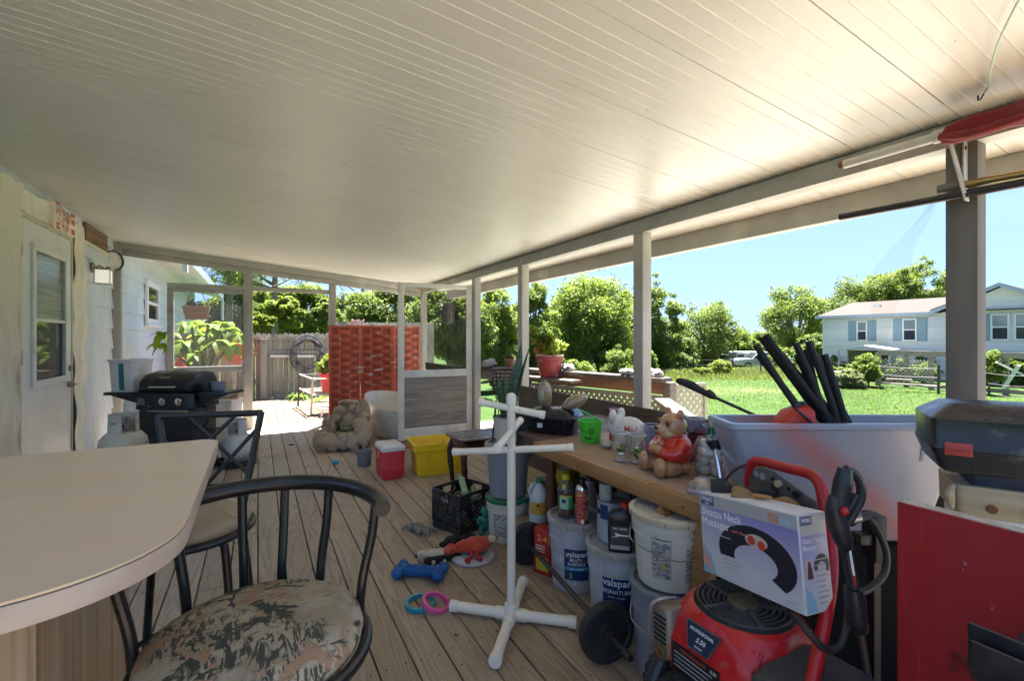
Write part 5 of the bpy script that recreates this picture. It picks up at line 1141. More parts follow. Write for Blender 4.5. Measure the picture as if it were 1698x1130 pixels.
# ================================================================ on the benches
# black roasting pans on the old table
pn = thing('roasting_pan', 'black speckled roasting pan tilted on the old table', 'pan', (1.72,2.56,TZ0), R(-52))
gb2 = M('black_enamel', (.010,.010,.012), .16, var=((60,2,.66,.72,(.2,.2,.2)),))
part('body', MB().loft([rrect(.28,.20,.04,.002,5),rrect(.33,.25,.05,.10,5),rrect(.36,.28,.055,.105,5),rrect(.36,.28,.055,.112,5),rrect(.32,.24,.05,.110,5),rrect(.26,.18,.04,.012,5)]), gb2, pn, .002)
part('lid', MB().loft([rrect(.345,.265,.05,.1125,5),rrect(.30,.22,.05,.150,5),rrect(.20,.12,.04,.165,5)]), gb2, pn, smooth=60)
mb = MB(); mb.box((-.06,-.118,.06),(.035,.003,.03)); part('label', mb, M('paper', (.6,.6,.57), .6), pn)
pn2 = thing('black_tray_box', 'black square plastic tray left of the roasting pan', 'tray', (1.585,2.78,TZ0), R(-30)); part('body', MB().loft([rrect(.16,.22,.02,.001,3),rrect(.19,.25,.02,.12,3),rrect(.18,.24,.02,.12,3),rrect(.15,.21,.02,.01,3)]), mat['black_plastic'], pn2)
def bread(label, loc, rz, ry, rx=0):
    t = thing('bread_loaf', label, 'bread', loc, rz); t.rotation_euler = (rx, ry, rz)
    cr = M('bread_crust', (.42,.22,.075), .8, var=((9,5,.45,.65,(.52,.36,.17)),(20,4,.6,.7,(.25,.11,.03))))
    mb = MB(); mb.ell((0,0,.085),(.036,.045,.085),16,12); part('bread', mb, cr, t, smooth=180)
    mb = MB(); mb.ell((0,0,.088),(.043,.052,.094),18,12, lambda a,b: 1+.05*math.sin(7*b+5*a)); mb.tube([(0,0,.0),(.0,.005,-.03),(.02,.01,-.055)],[.02,.012,.02],8); part('bag', mb, mat['clear_bag'], t, smooth=180)
    mb = MB(); mb.grid(lambda a,b: (-.0445*math.cos((a-.5)*1.2), .0535*math.sin((a-.5)*1.2), .055+.07*b), 8, 2); part('label', mb, M('bread_label', (.33,.36,.25), .6, var=((30,3,.5,.56,(.55,.52,.4)),)), t)
bread('bagged loaf standing upright on the roasting pan', (1.70,2.63,.895), R(10), R(-6))
bread('bagged loaf tipped over on the roasting pan', (1.74,2.49,.905), R(-50), R(62))
# green bucket
gk = thing('green_bucket', 'lime green toy bucket with a black winking face and handle', 'bucket', (1.715,2.175,BZ0))
lg = M('lime_plastic', (.07,.55,.035), .35, var=((6,3,.5,.8,(.05,.45,.03)),))
part('body', MB().lathe([(.052,0),(.056,.004),(.070,.118),(.076,.120),(.076,.128),(.068,.128),(.064,.115),(.05,.012)], 32, cap0=True, cap1=True), lg, gk, smooth=40)
part('handle', MB().bar((.03,-.062,.130),(-.02,.075,.178),.014,.006), M('green_handle', (.03,.33,.03), .4), gk)
gr_ = lambda z: .056+.014*z/.118; a0 = camang((1.715,2.175))
def cpatch(r, zc_, a0, pts, eps=.0012):
    mb = MB(); 
    P = [((r(zc_+y)+eps)*math.cos(a0+x/r(zc_)), (r(zc_+y)+eps)*math.sin(a0+x/r(zc_)), zc_+y) for x, y in pts]
    mb.add(P, [tuple(range(len(P)))]); return mb
disc = lambda r0, sx=1, sy=1, n=18, cx=0, cy=0: [(cx+sx*r0*math.cos(2*PI*k/n), cy+sy*r0*math.sin(2*PI*k/n)) for k in range(n)]
part('face_mark', cpatch(gr_, .072, a0+.05, disc(.016,1,1.1)), mat['ink'], gk); part('face_mark', cpatch(gr_, .072, a0+.05, disc(.010,1,1.1), .002), lg, gk); part('face_mark', cpatch(gr_, .072, a0+.05, disc(.005), .0028), mat['ink'], gk)
part('face_mark', cpatch(gr_, .083, a0-.55, [(-.02,.004),(.018,.008),(.022,.014),(-.018,.010)]), mat['ink'], gk); part('face_mark', cpatch(gr_, .068, a0-.55, [(-.016,-.002),(.014,-.004),(.012,.003),(-.012,.004)]), mat['ink'], gk)
part('face_mark', cpatch(gr_, .030, a0-.25, [(-.026,.010),(-.014,-.004),(.002,-.010),(.018,-.004),(.026,.010),(.012,.006),(0,.002),(-.012,.006)]), mat['ink'], gk)
# stones / shells
for nm, p, s, lb in (('smooth_stone',(1.745,2.075),(.024,.03,.018),'whitish smooth stone behind another on the bench by the green bucket'),('smooth_stone',(1.70,2.005),(.030,.034,.021),'larger whitish smooth stone just left of the white piggy bank')):
    t = thing(nm, lb, 'stone', (*p,BZ0), rnd.uniform(0,3)); part('body', MB().ell((0,0,s[2]),s,18,10,lambda a,b:1+.05*math.sin(2*b+1)), M('pale_stone', (.52,.46,.38), .6, var=((14,4,.5,.7,(.42,.35,.27)),)), t, smooth=180)
# orange glass vase
vz = lat('glass_vase', 'slim orange brown glass vase with a flared lip behind the piggy bank', 'vase', (1.86,2.13,BZ0), [(.03,0),(.034,.01),(.030,.07),(.022,.11),(.020,.145),(.030,.185),(.027,.185),(.017,.14)], thin('orange_glass', (.75,.33,.16), .25, .06, (.55,.22,.12), .08), cap1=False)
part('band', MB().lathe([(.031,.183),(.032,.189),(.027,.189)], 24), M('pale_pink_glass', (.6,.35,.28), .2), vz)
# white ceramic piggy bank seen from behind
pg = thing('piggy_bank', 'white glazed ceramic piggy bank with red writing on its side', 'piggy bank', (1.77,1.905,BZ0), R(112))
cer = M('white_glaze', (.62,.58,.53), .12, var=((5,4,.5,.75,(.52,.47,.42)),), coat=.5)
mb = MB(); mb.ell((0,0,.10),(.098,.075,.082),20,14); mb.ell((.07,0,.125),(.06,.062,.06),16,12); mb.ell((.125,0,.11),(.025,.03,.028),12,9)
for sy in (-1,1):
    mb.ell((.075,sy*.050,.182),(.020,.036,.040),12,9); mb.ell((.055,sy*.04,.02),(.028,.026,.03),10,8); mb.ell((-.05,sy*.04,.02),(.028,.026,.03),10,8)
blob_part('body', mb, cer, pg, .006, 5)
text('Mo!', .05, mat['red_ink'], pg, frame((-.038,.0745,.125),(-1,.10,0),(0,-.28,1)))
# drinking glasses
def glass(label, loc, r0, r1, h, prints=None, m=None, rim=None):
    t = thing('drinking_glass', label, 'glass', loc); part('body', MB().lathe([(r0*.5,.006),(r0*.95,.0),(r0,.004),(r1,h),(r1-.0025,h),(r0-.003,.014),(.006,.012)], 32, cap0=True, cap1=True), m or mat['clear'], t, smooth=50)
    part('base', MB().lathe([(r0*.9,.004),(r0-.004,.0125),(.01,.0105)], 24, cap0=True, cap1=True), M('thick_glass', (.42,.43,.42), .1), t)
    if rim: part('rim', MB().tube([(r1*math.cos(a),r1*math.sin(a),h) for a in np.linspace(0,2*PI,32,endpoint=False)], .002, 6, True), rim, t)
    rr = lambda z: r0+(r1-r0)*z/h
    if prints: 
        a0 = camang(loc)
        for da, z, pts, mm, e in prints: part('print', cpatch(rr, z, a0+da, pts, e), mm, t)
    return t
gnp = M('mottled_green_print', (.24,.33,.03), .5, var=((55,4,.45,.55,(.05,.09,.01)),(70,3,.6,.66,(.6,.55,.3)))); olp = M('mottled_olive_print', (.22,.20,.05), .5, var=((60,4,.45,.55,(.06,.05,.02)),(50,3,.6,.66,(.5,.45,.15))))
pkp = M('pink_print', (.5,.2,.25), .5)
blob_ = lambda s, seed: [(s*(1+.25*math.sin(3*k+seed))*math.cos(2*PI*k/20), 1.25*s*(1+.2*math.sin(5*k*.7+seed))*math.sin(2*PI*k/20)) for k in range(20)]
rimw = M('rim_glass', (.6,.6,.6), .1)
glass('printed drinking glass with an olive brown design, left of the pair', (1.576,1.762,BZ0), .034, .041, .142, [(0,.062,blob_(.022,1),olp,.001),(-.1,.06,disc(.008,1,.7),mat['ink'],.0018),(.05,.045,disc(.011,1.2,.5),mat['white_ink'],.0018)], rim=rimw)
glass('printed drinking glass with a bright green design beside the bear jar', (1.622,1.690,BZ0), .034, .041, .138, [(0,.06,blob_(.023,3),gnp,.001),(.55,.09,blob_(.010,2),pkp,.0015),(.15,.035,disc(.010,1.4,.7),mat['ink'],.0018),(-.1,.085,disc(.006),mat['white_ink'],.0018)], rim=rimw)
blu_t = thin('bluish_clear', (.72,.74,.86), .22, .06, (.5,.5,.6), .08)
glass('tall clear tumbler with blue print left of bear jar', (1.83,1.80,BZ0), .034, .044, .15, [(.3,.07,blob_(.02,2),M('blue_print', (.06,.08,.3), .5),.001)], blu_t, rimw)
glass('tall clear tumbler hidden behind the bear jar head, left', (1.93,1.72,BZ0), .036, .046, .205, None, thin('greenish_clear', (.75,.8,.7), .2, .06, (.4,.45,.25), .08), rimw)
glass('tall blue and pink tumbler behind the bear jar ear', (1.965,1.63,BZ0), .036, .047, .20, [(.2,.12,blob_(.03,1),M('coral_print', (.45,.16,.12), .5),.001)], blu_t, rimw)
glass('dark maroon cup between the bear jar and clear cup', (1.90,1.575,BZ0), .036, .044, .135, None, M('maroon_plastic', (.085,.012,.028), .3), None)
glass('wide clear plastic cup with a pink spot', (1.975,1.535,BZ0), .038, .050, .175, [(-.45,.11,disc(.022),M('pink_spot', (.6,.2,.3), .5),.001)], blu_t, rimw)
glass('clear ribbed tumbler right of the green bottle', (1.98,1.40,BZ0), .036, .046, .15, None, blu_t, rimw)
glass('short clear tumbler by the translucent bin', (1.93,1.33,BZ0), .034, .043, .125, None, blu_t, rimw)
bo2 = lat('green_bottle', 'green glass bottle with silver foil neck among the cups', 'bottle', (1.885,1.475,BZ0), [(.028,0),(.031,.006),(.031,.115),(.027,.145),(.015,.18),(.0135,.205)], M('green_glass', (.008,.10,.025), .06, spec=.8)); part('foil', MB().lathe([(.0145,.190),(.0145,.222),(.0135,.226)], 18, cap0=True, cap1=True), M('foil', (.5,.5,.46), .35, .7), bo2); part('label', curved(lambda z:.0313, .03, .09, camang((1.885,1.475)), 1.6), M('bottle_label', (.3,.33,.25), .6), bo2)
rcup = glass('red plastic cup at the near end of the workbench', (1.80,1.235,BZ0), .032, .043, .115, None, M('red_cup', (.45,.015,.03), .35), None); part('label', curved(lambda z: .032+.011*z/.115, .03, .06, camang((1.80,1.235))+.3, .5), M('pale_label', (.5,.4,.4), .6), rcup)
# bear cookie jar
bj = thing('bear_cookie_jar', 'glazed ceramic bear cookie jar wearing a red sweater', 'cookie jar', (1.655,1.50,BZ0), PI-R(14))
tan = M('bear_tan_glaze', (.42,.21,.095), .16, var=((4,4,.45,.7,(.50,.29,.15)),(9,4,.58,.75,(.28,.12,.045))), coat=.6)
mb = MB(); mb.ell((0,0,.212),(.062,.062,.060),22,16); mb.ell((.052,0,.195),(.036,.034,.026),16,12); mb.ell((.02,0,.178),(.055,.05,.03),14,10)
for sy in (-1,1): mb.ell((-.006,sy*.048,.266),(.013,.025,.026),12,9)
blob_part('head', mb, tan, bj, .0048, 4)
mb = MB()
for sy in (-1,1):
    mb.ell((.055,sy*.058,.036),(.062,.040,.036),16,11); mb.ell((.108,sy*.066,.044),(.026,.036,.044),14,10)
mb.ell((0,0,.035),(.085,.085,.035),18,10); blob_part('legs', mb, tan, bj, .0052, 4)
mb = MB()
for sy in (-1,1): mb.ell((.086,sy*.020,.112),(.022,.021,.024),14,10)
blob_part('paws', mb, tan, bj, .004, 3)
swr = M('sweater_red_glaze', (.50,.02,.012), .15, var=((5,4,.5,.75,(.38,.012,.01)),), coat=.6)
mb = MB(); mb.ell((-.006,0,.105),(.082,.088,.078),22,14); mb.ell((0,0,.155),(.056,.058,.03),18,10)
for sy in (-1,1): mb.tube(cat([(-.005,sy*.075,.140),(.035,sy*.085,.105),(.070,sy*.052,.098),(.080,sy*.035,.108)],5), [.032]*5+[.031]*5+[.026]*5+[.024], 12)
blob_part('sweater', mb, swr, bj, .0052, 3)
part('collar', MB().tube([(.046*math.cos(a)+.004,.047*math.sin(a),.172) for a in np.linspace(0,2*PI,28,endpoint=False)], .010, 8, True), swr, bj)
part('nose', MB().ell((.088,0,.206),(.009,.011,.008),12,8), mat['ink'], bj)
for sy in (-1,1):
    e = Vector((.050,sy*.034,.228)); part('eye', MB().ell(e,(.011,.010,.013),14,10), M('eye_black', (.012,.010,.009), .08), bj); part('eye_ring', MB().ell(e+Vector((-.0035,-sy*.001,0)),(.011,.0125,.0165),14,10), M('eye_ring', (.32,.13,.05), .2), bj)
    part('ear_lining', MB().ell((.002,sy*.049,.266),(.011,.015,.016),10,8), M('ear_pink', (.45,.20,.12), .2), bj)
part('mouth', MB().ell((.079,0,.182),(.010,.014,.007),12,8), M('mouth_red', (.38,.02,.02), .2), bj)
text('RINA', .030, M('sweater_letters', (.6,.42,.25), .3), bj, frame((.072,.0,.142),(0,1,0),(-.35,0,1)))
# clear bag of white balls with one neon ball; brush standing in it
bg = thing('ball_bag', 'clear plastic bag of white golf balls beside the bear jar', 'bag', (1.775,1.40,BZ0))
part('bag', MB().lathe([(.05,.001),(.066,.01),(.070,.06),(.066,.13),(.052,.16),(.05,.158)], 24, cap0=True), mat['clear_bag'], bg, smooth=60)
gbm = M('golf_white', (.66,.64,.58), .35, bump=(160,.4))
q = random.Random(9)
for z, n_, r_ in ((.0235,5,.040),(.0235,1,0),(.062,5,.038),(.100,5,.036),(.100,1,0),(.136,3,.024)):
    for k in range(n_):
        a = 2*PI*k/n_+z*30; t = thing('golf_ball', 'white golf ball in the clear bag', 'golf ball', (1.775+r_*math.cos(a),1.40+r_*math.sin(a),BZ0+z-.021), 0, 'white golf balls in the clear bag'); part('body', MB().ell((0,0,.0213),.0213,14,10), gbm, t, smooth=180)
        part('print', MB().add([(-.0218*math.cos(u)*.98,-.0218*math.sin(u),.0213+.004*v) for u,v in ((-.15,-1),(.15,-1),(.15,1),(-.15,1))],[(0,1,2,3)]), mat['pale_ink'], t)
t = thing('neon_ball', 'single neon yellow green ball on top of the golf balls', 'golf ball', (1.785,1.355,BZ0+.137), 0); part('body', MB().ell((0,0,.0213),.0213,16,11), M('neon', (.38,.80,.02), .35), t, smooth=180); part('print', MB().ell((-.018,-.004,.028),(.004,.006,.003),8,6), mat['pale_ink'], t)
br = thing('scrub_brush', 'upright brush with grey striped head and chrome handle by the bear jar', 'brush', (1.62,1.225,BZ0))
B0, B1 = Vector((0,0,.045)), Vector((.05,.07,.185)); bd = (B1-B0).normalized()
part('handle', MB().tube([B0-Vector((0,0,.04)),B0,B0+(B1-B0)*.75],[.009,.010,.011],12), mat['chrome'], br); part('collar', MB().cyl(B0+(B1-B0)*.74,B0+(B1-B0)*.92,.018,.034,n=20), mat['black_plastic'], br)
part('head', MB().cyl(B0+(B1-B0)*.921,B0+(B1-B0)*1.08,.036,.034,n=24), M('striped_grey', (.42,.42,.42), .5, var=((1,2,.48,.52,(.10,.10,.10),(120,120,120)),)), br, .003)
mb = MB(); mb.loft([rrect(.145,.11,.03,.001,5),rrect(.15,.115,.03,.012,5),rrect(.15,.115,.03,.013,5),rrect(.12,.09,.03,.05,5),rrect(.07,.05,.02,.058,5)])
cs = thing('clear_clamshell', 'empty clear plastic clamshell pack on the near bench corner', 'packaging', (1.545,1.245,BZ0), R(25)); part('body', mb, mat['clear_bag'], cs, smooth=50); part('insert', MB().loft([rrect(.08,.05,.02,.004,4),rrect(.07,.04,.015,.03,4)]), M('pale_insert', (.45,.40,.35), .6), cs)
# black long handled grabber leaning across the bench
gt0, gt1 = Vector((2.05,1.22,.955)), PD(1122,631,2.45)
gs = thing('long_black_brush', 'black long handled grill brush leaning up from the bin edge', 'brush', gt0); dv = gt1-gt0; dn = dv.normalized()
part('rod', MB().tube([dn*-.20, dv*.62], .0075, 10), mat['black_plastic'], gs)
sd_ = dn.cross(Vector((0,0,1))).normalized(); up_ = sd_.cross(dn)
mb = MB(); rs = []
for t, a, off in ((.60,.010,0),(.64,.020,.004),(.68,.022,.006),(.70,.016,.0),(.78,.019,.004),(.84,.023,.008),(.92,.021,.006),(.97,.019,.002),(1.0,.010,0)):
    rs.append([dv*t+sd_*(a*.6*math.cos(2*PI*j/12))+up_*(a*math.sin(2*PI*j/12)+off) for j in range(12)])
mb.loft(rs); part('grip', mb, mat['black_plastic'], gs, smooth=60)
# ================================================================ big translucent bin with black pipes
bd0 = 1.72; lat0, lat1 = (1205-CX)/F*bd0, (1601-CX)/F*bd0; bw = lat1-lat0
bc_ = CAM+FWD*(bd0+.075)+RIGHT*((lat0+lat1)/2)
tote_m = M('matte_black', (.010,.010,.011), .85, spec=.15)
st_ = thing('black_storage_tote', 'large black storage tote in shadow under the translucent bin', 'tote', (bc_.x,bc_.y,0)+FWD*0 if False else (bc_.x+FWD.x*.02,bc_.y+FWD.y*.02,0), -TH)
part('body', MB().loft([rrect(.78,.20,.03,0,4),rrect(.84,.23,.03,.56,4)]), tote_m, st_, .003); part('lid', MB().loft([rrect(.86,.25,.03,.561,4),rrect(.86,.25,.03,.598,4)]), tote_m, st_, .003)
lb = thing('translucent_bin', 'long milky translucent plastic bin holding black pipes', 'bin', (bc_.x,bc_.y,.599), -TH)
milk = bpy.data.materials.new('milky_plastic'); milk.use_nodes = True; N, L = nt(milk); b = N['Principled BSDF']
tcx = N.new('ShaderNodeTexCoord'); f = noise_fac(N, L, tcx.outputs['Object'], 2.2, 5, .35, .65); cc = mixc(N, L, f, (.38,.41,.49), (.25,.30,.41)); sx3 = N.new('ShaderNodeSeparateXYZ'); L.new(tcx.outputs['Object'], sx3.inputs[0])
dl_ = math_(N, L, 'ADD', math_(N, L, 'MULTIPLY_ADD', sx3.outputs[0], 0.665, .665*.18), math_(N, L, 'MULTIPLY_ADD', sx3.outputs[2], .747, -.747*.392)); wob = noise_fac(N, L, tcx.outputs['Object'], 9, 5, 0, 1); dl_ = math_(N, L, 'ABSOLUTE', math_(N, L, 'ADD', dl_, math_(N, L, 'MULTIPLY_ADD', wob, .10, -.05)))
sm = N.new('ShaderNodeMapRange'); sm.inputs[1].default_value = .085; sm.inputs[2].default_value = .0; L.new(dl_, sm.inputs[0]); cc = mixc(N, L, math_(N, L, 'MULTIPLY', sm.outputs[0], .75), cc, (.52,.15,.13)); L.new(cc, b.inputs['Base Color'])  # diagonal red streak: reflection of red things painted into the plastic's colour
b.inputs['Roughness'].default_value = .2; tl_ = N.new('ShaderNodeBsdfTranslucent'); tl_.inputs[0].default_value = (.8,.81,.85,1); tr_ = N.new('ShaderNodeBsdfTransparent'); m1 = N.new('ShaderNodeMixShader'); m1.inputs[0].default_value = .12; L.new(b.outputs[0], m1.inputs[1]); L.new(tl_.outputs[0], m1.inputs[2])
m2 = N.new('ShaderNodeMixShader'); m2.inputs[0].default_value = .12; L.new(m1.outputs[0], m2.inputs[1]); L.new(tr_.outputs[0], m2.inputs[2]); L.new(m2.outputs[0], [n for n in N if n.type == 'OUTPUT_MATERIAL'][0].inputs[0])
hb = .448
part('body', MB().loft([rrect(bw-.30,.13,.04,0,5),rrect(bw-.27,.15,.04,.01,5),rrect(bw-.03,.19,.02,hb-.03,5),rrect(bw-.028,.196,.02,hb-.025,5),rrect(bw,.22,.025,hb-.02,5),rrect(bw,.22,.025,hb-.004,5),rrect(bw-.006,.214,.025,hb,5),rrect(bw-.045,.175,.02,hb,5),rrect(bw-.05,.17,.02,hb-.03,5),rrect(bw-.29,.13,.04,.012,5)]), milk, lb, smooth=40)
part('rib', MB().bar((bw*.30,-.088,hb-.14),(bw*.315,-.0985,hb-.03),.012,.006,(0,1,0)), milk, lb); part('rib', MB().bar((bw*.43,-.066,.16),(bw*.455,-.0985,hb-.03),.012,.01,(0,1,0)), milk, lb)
foam = M('black_foam', (.010,.010,.011), .75, bump=(90,.2))
dp = bd0+.085
for i, (tx, ty, bx_, by_, d0) in enumerate(((1253,572,1344,700,.0),(1262,561,1360,700,.04),(1270,556,1385,700,.0),(1258,590,1336,700,.05),(1276,566,1398,700,.045),(1319,569,1368,700,.0),(1322,588,1380,700,.045),(1340,566,1384,700,.0),(1352,588,1411,700,.04),(1367,588,1396,700,.0),(1337,580,1374,700,.06))):
    A_ = PD(tx, ty, dp+d0+.02); B_ = PD(bx_, by_, dp+d0-.03); dv = (B_-A_); Bt = B_+dv.normalized()*.20
    t = thing('black_pipe', 'black foam pipe sleeve leaning left in the translucent bin' if i < 5 else 'black foam pipe sleeve nearly upright in the translucent bin', 'pipe', A_, 0, 'black pipes leaning left in the bin' if i < 5 else 'black pipes nearly upright in the bin')
    dv = Bt-A_; dn = dv.normalized(); fr = frame((0,0,0), dn.orthogonal(), dn.cross(dn.orthogonal())); 
    part('tube', MB().tube([dv*k/6+Vector((0,0,0))+RIGHT*(.012*math.sin(PI*k/6)*(1 if i%2 else -1)) for k in range(7)], .0128, 12, cap=False), foam, t); mb = MB(); mb.cyl(dn*.004, dn*.006, .0112, n=12); part('hole', mb, M('hole_dark', (.02,.02,.02), 1), t)
rg = thing('red_jug', 'red plastic jug with a black strap inside the translucent bin', 'jug', PD(1316,701,bd0+.075)-Vector((0,0,.16)), -TH)
part('body', MB().loft([rrect(.12,.09,.02,0,4),rrect(.13,.10,.02,.16,4),rrect(.10,.085,.02,.205,4,.015),rrect(.05,.05,.02,.225,4,.03)]), M('red_jug', (.52,.035,.015), .4), rg, smooth=50); part('strap', MB().tube(cat([(-.01,-.055,.24),(-.03,-.058,.226),(.02,-.058,.18),(.07,-.056,.14)],5), .005, 6), mat['black_plastic'], rg); part('cap', MB().lathe([(.018,.2255),(.018,.24)], 14, (.03,0,0), True, True), mat['black_plastic'], rg)
# ================================================================ pressure washer
pw = thing('pressure_washer', 'red petrol pressure washer with a grey grilled engine top', 'pressure washer', (1.29,.90,0))
shr = M('washer_red', (.52,.016,.018), .28, var=((5,5,.5,.75,(.40,.012,.014)),(12,5,.64,.74,(.3,.12,.1))), rvar=.08); dkg = M('washer_dark_grey', (.045,.045,.043), .55, var=((7,6,.45,.7,(.075,.07,.062)),), bump=(60,.15)); rdt = M('frame_red', (.42,.012,.014), .32, var=((8,5,.55,.75,(.25,.02,.015)),))
rings = []
for z, hx, hy, cx_, rr in ((.40,.155,.155,-.015,.05),(.45,.165,.165,-.015,.06),(.505,.160,.165,-.005,.10),(.535,.150,.155,.0,.13),(.548,.143,.146,.0,.14)): rings.append(rrect(2*hx,2*hy,rr,z,6,cx_,0))
part('shroud', MB().loft(rings), shr, pw, smooth=50)
for k in range(5): part('shroud_rib', MB().bar((-.172+.004*k,.05+.018*k,.455),(-.140+.006*k,.055+.018*k,.525),.008,.006), shr, pw, .002)
for k in range(4): part('shroud_rib', MB().bar((-.168+.004*k,-.085-.018*k,.455),(-.138+.006*k,-.085-.018*k,.525),.008,.006), shr, pw, .002)
part('grille_well', MB().lathe([(.140,.5485),(.134,.556),(.128,.552),(.02,.550)], 40, cap1=True), M('grille_dark', (.008,.008,.008), .7), pw)
for r_ in (.128,.113,.098,.083,.068,.053): part('grille_ring', MB().lathe([(r_-.0045,.5525),(r_-.003,.560),(r_+.003,.560),(r_+.0045,.5525)], 44), dkg, pw)
for k in range(5):
    a = R(20+72*k); part('grille_spoke', MB().bar((math.cos(a)*.038,math.sin(a)*.038,.558),(math.cos(a)*.134,math.sin(a)*.134,.558),.016,.009), dkg, pw, .002)
part('starter_cap', MB().lathe([(.046,.5525),(.042,.564),(.012,.566)], 28, cap1=True), M('starter', (.12,.09,.05), .6), pw)
# plates on the sloping front
fr = frame((-.1735,.010,.490), (0,-1,0), (.42,0,1)); tp_ = [(-.056,.032),(.056,.032),(.032,-.032),(-.032,-.032)]
part('badge_edge', MB(fr).prism([(x*1.07,y*1.1) for x,y in tp_], -.006, .0035), mat['steel'], pw); part('badge', MB(fr).prism(tp_, .0036, .0046), M('badge_navy', (.02,.025,.055), .3), pw)
text('PROFESSIONAL', .0125, mat['white_ink'], pw, fr@Matrix.Translation((0,.017,.0052)), sx=.95, shear=.2); text('5.50', .018, mat['white_ink'], pw, fr@Matrix.Translation((.003,-.005,.0052)), shear=.2); text('POWER', .0075, mat['white_ink'], pw, fr@Matrix.Translation((0,-.023,.0052)))
fr = frame((-.1835,.0,.405), (0,-1,0), (.0,0,1)); part('front_plate', MB(fr).bx(-.115,.115,-.052,.045,-.02,.0), shr, pw, .004); part('warning_plate', MB(fr).bx(-.105,.06,-.046,.038,.0004,.0016), M('plate_ink', (.012,.012,.012), .4), pw)
for k in range(4): part('plate_line', MB(fr).bx(-.098,.035-.012*(k%2),.008-.013*k,.0115-.013*k,.0017,.0022), mat['pale_ink'], pw)
text('PERFORMANCE', .013, mat['red_ink'], pw, fr@Matrix.Translation((-.03,.024,.0023))); text('5.50', .012, mat['white_ink'], pw, fr@Matrix.Translation((.04,.024,.0023)))
# muffler with slotted guard
mf = M('muffler_tan', (.24,.21,.165), .5, .5, var=((9,5,.45,.7,(.20,.15,.10)),))
mb = MB(); mb.loft([rrect(.085,.065,.02,.37,4,-.15,.145),rrect(.09,.07,.02,.38,4,-.15,.145),rrect(.09,.07,.02,.51,4,-.15,.145),rrect(.08,.06,.02,.52,4,-.15,.145)]); part('muffler', mb, mf, pw)
for k in range(6): part('slot', MB().box((-.1957,.145,.42+.015*k),(.002,.05,.007)), M('slot_black', (.006,.006,.006), .8), pw)
part('exhaust', MB().lathe([(.017,0),(.017,.016),(.012,.016),(.011,.002)], 18, cap0=True), mat['rust'], pw).matrix_local = Matrix.Translation((-.194,.135,.395))@Matrix.Rotation(-PI/2, 4, 'Y')
part('guard', MB().tube(cat([(-.20,.176,.38),(-.205,.182,.45),(-.20,.176,.515),(-.17,.165,.53),(-.12,.15,.53)],5), .006, 8), mat['steel'], pw)
# air filter box and lower engine
mb = MB(); mb.loft([rrect(.25,.19,.03,.33,5,-.06,-.245),rrect(.265,.205,.035,.35,5,-.06,-.245),rrect(.265,.205,.035,.49,5,-.06,-.245),rrect(.235,.175,.04,.512,5,-.06,-.245)]); part('air_filter', mb, dkg, pw, smooth=40)
part('filter_seam', MB().loft([rrect(.2675,.2075,.035,.455,5,-.06,-.245),rrect(.2675,.2075,.035,.459,5,-.06,-.245)]), mat['ink'], pw); part('choke_knob', MB().cyl((-.15,-.349,.44),(-.155,-.366,.44),.010,n=12), rdt, pw)
mb = MB(); mb.loft([rrect(.26,.30,.04,.12,4),rrect(.28,.32,.05,.3995,4)]); part('engine_block', mb, M('engine_black', (.02,.02,.02), .55, var=((8,5,.5,.7,(.06,.05,.04)),)), pw)
part('fuel_tank', MB().loft([rrect(.12,.17,.04,.24,5,-.20,.03),rrect(.14,.19,.05,.27,5,-.20,.03),rrect(.14,.19,.05,.33,5,-.20,.03),rrect(.10,.14,.04,.345,5,-.20,.03)]), M('tank_grey', (.035,.035,.034), .45), pw, smooth=50)
part('fuel_cap', MB().lathe([(.03,.3455),(.03,.362),(.02,.366)], 20, (-.2,.05,0), True, True), mat['black_plastic'], pw)
part('hose_cover', MB().tube(cat([(-.20,.14,.36),(-.245,.13,.30),(-.25,.10,.20),(-.22,.06,.12)],5), .022, 10), mat['black_plastic'], pw)
part('pump', MB().cyl((.0,0,.0455),(.0,0,.1195),.07,n=20), mat['steel'], pw)
for sy in (.30,-.36):
    mb = MB(); mb.lathe([(.04,-.035),(.105,-.04),(.125,-.03),(.125,.03),(.105,.04),(.04,.035)], 28, cap0=True, cap1=True); mb.v = [Vector((v.x+.04, v.z+sy, v.y+.125)) for v in mb.v]; w_ = part('wheel', mb, mat['black_plastic'], pw)
    mb = MB()
    for k in range(24): a = 2*PI*k/24; mb.box((.04+.126*math.cos(a),sy,.125+.126*math.sin(a)),(.010,.06,.016),0,0,-a)
    tdp = part('tread', mb, mat['black_plastic'], w_); tdp['kind'] = 'stuff'
W = lambda x, y, z: Vector((x-1.29, y-.90, z))
HL = [W(1.42,1.06,.16),W(1.50,1.06,.42),W(1.53,1.05,.72),W(1.535,1.046,.86),W(1.533,1.035,.912),W(1.525,1.00,.932),W(1.49,.88,.942),W(1.465,.80,.948),W(1.45,.765,.93),W(1.445,.75,.88),W(1.42,.72,.78),W(1.36,.69,.68),W(1.22,.655,.53),W(1.12,.64,.38),W(1.10,.64,.16)]
part('frame_tube', MB().tube(cat(HL, 6), .0165, 14), rdt, pw); part('frame_tube', MB().tube([W(1.42,1.06,.16),W(1.25,1.09,.145),W(1.10,1.06,.15),W(1.09,.90,.15),W(1.10,.64,.16)], .0165, 12), rdt, pw)
pf = frame(W(1.517,1.030,.832), Vector((-.060,-.25,.012)), (0,0,1)); pm = M('panel_grey', (.075,.07,.065), .5, var=((6,6,.45,.7,(.12,.11,.10)),(20,4,.62,.72,(.2,.18,.15))))
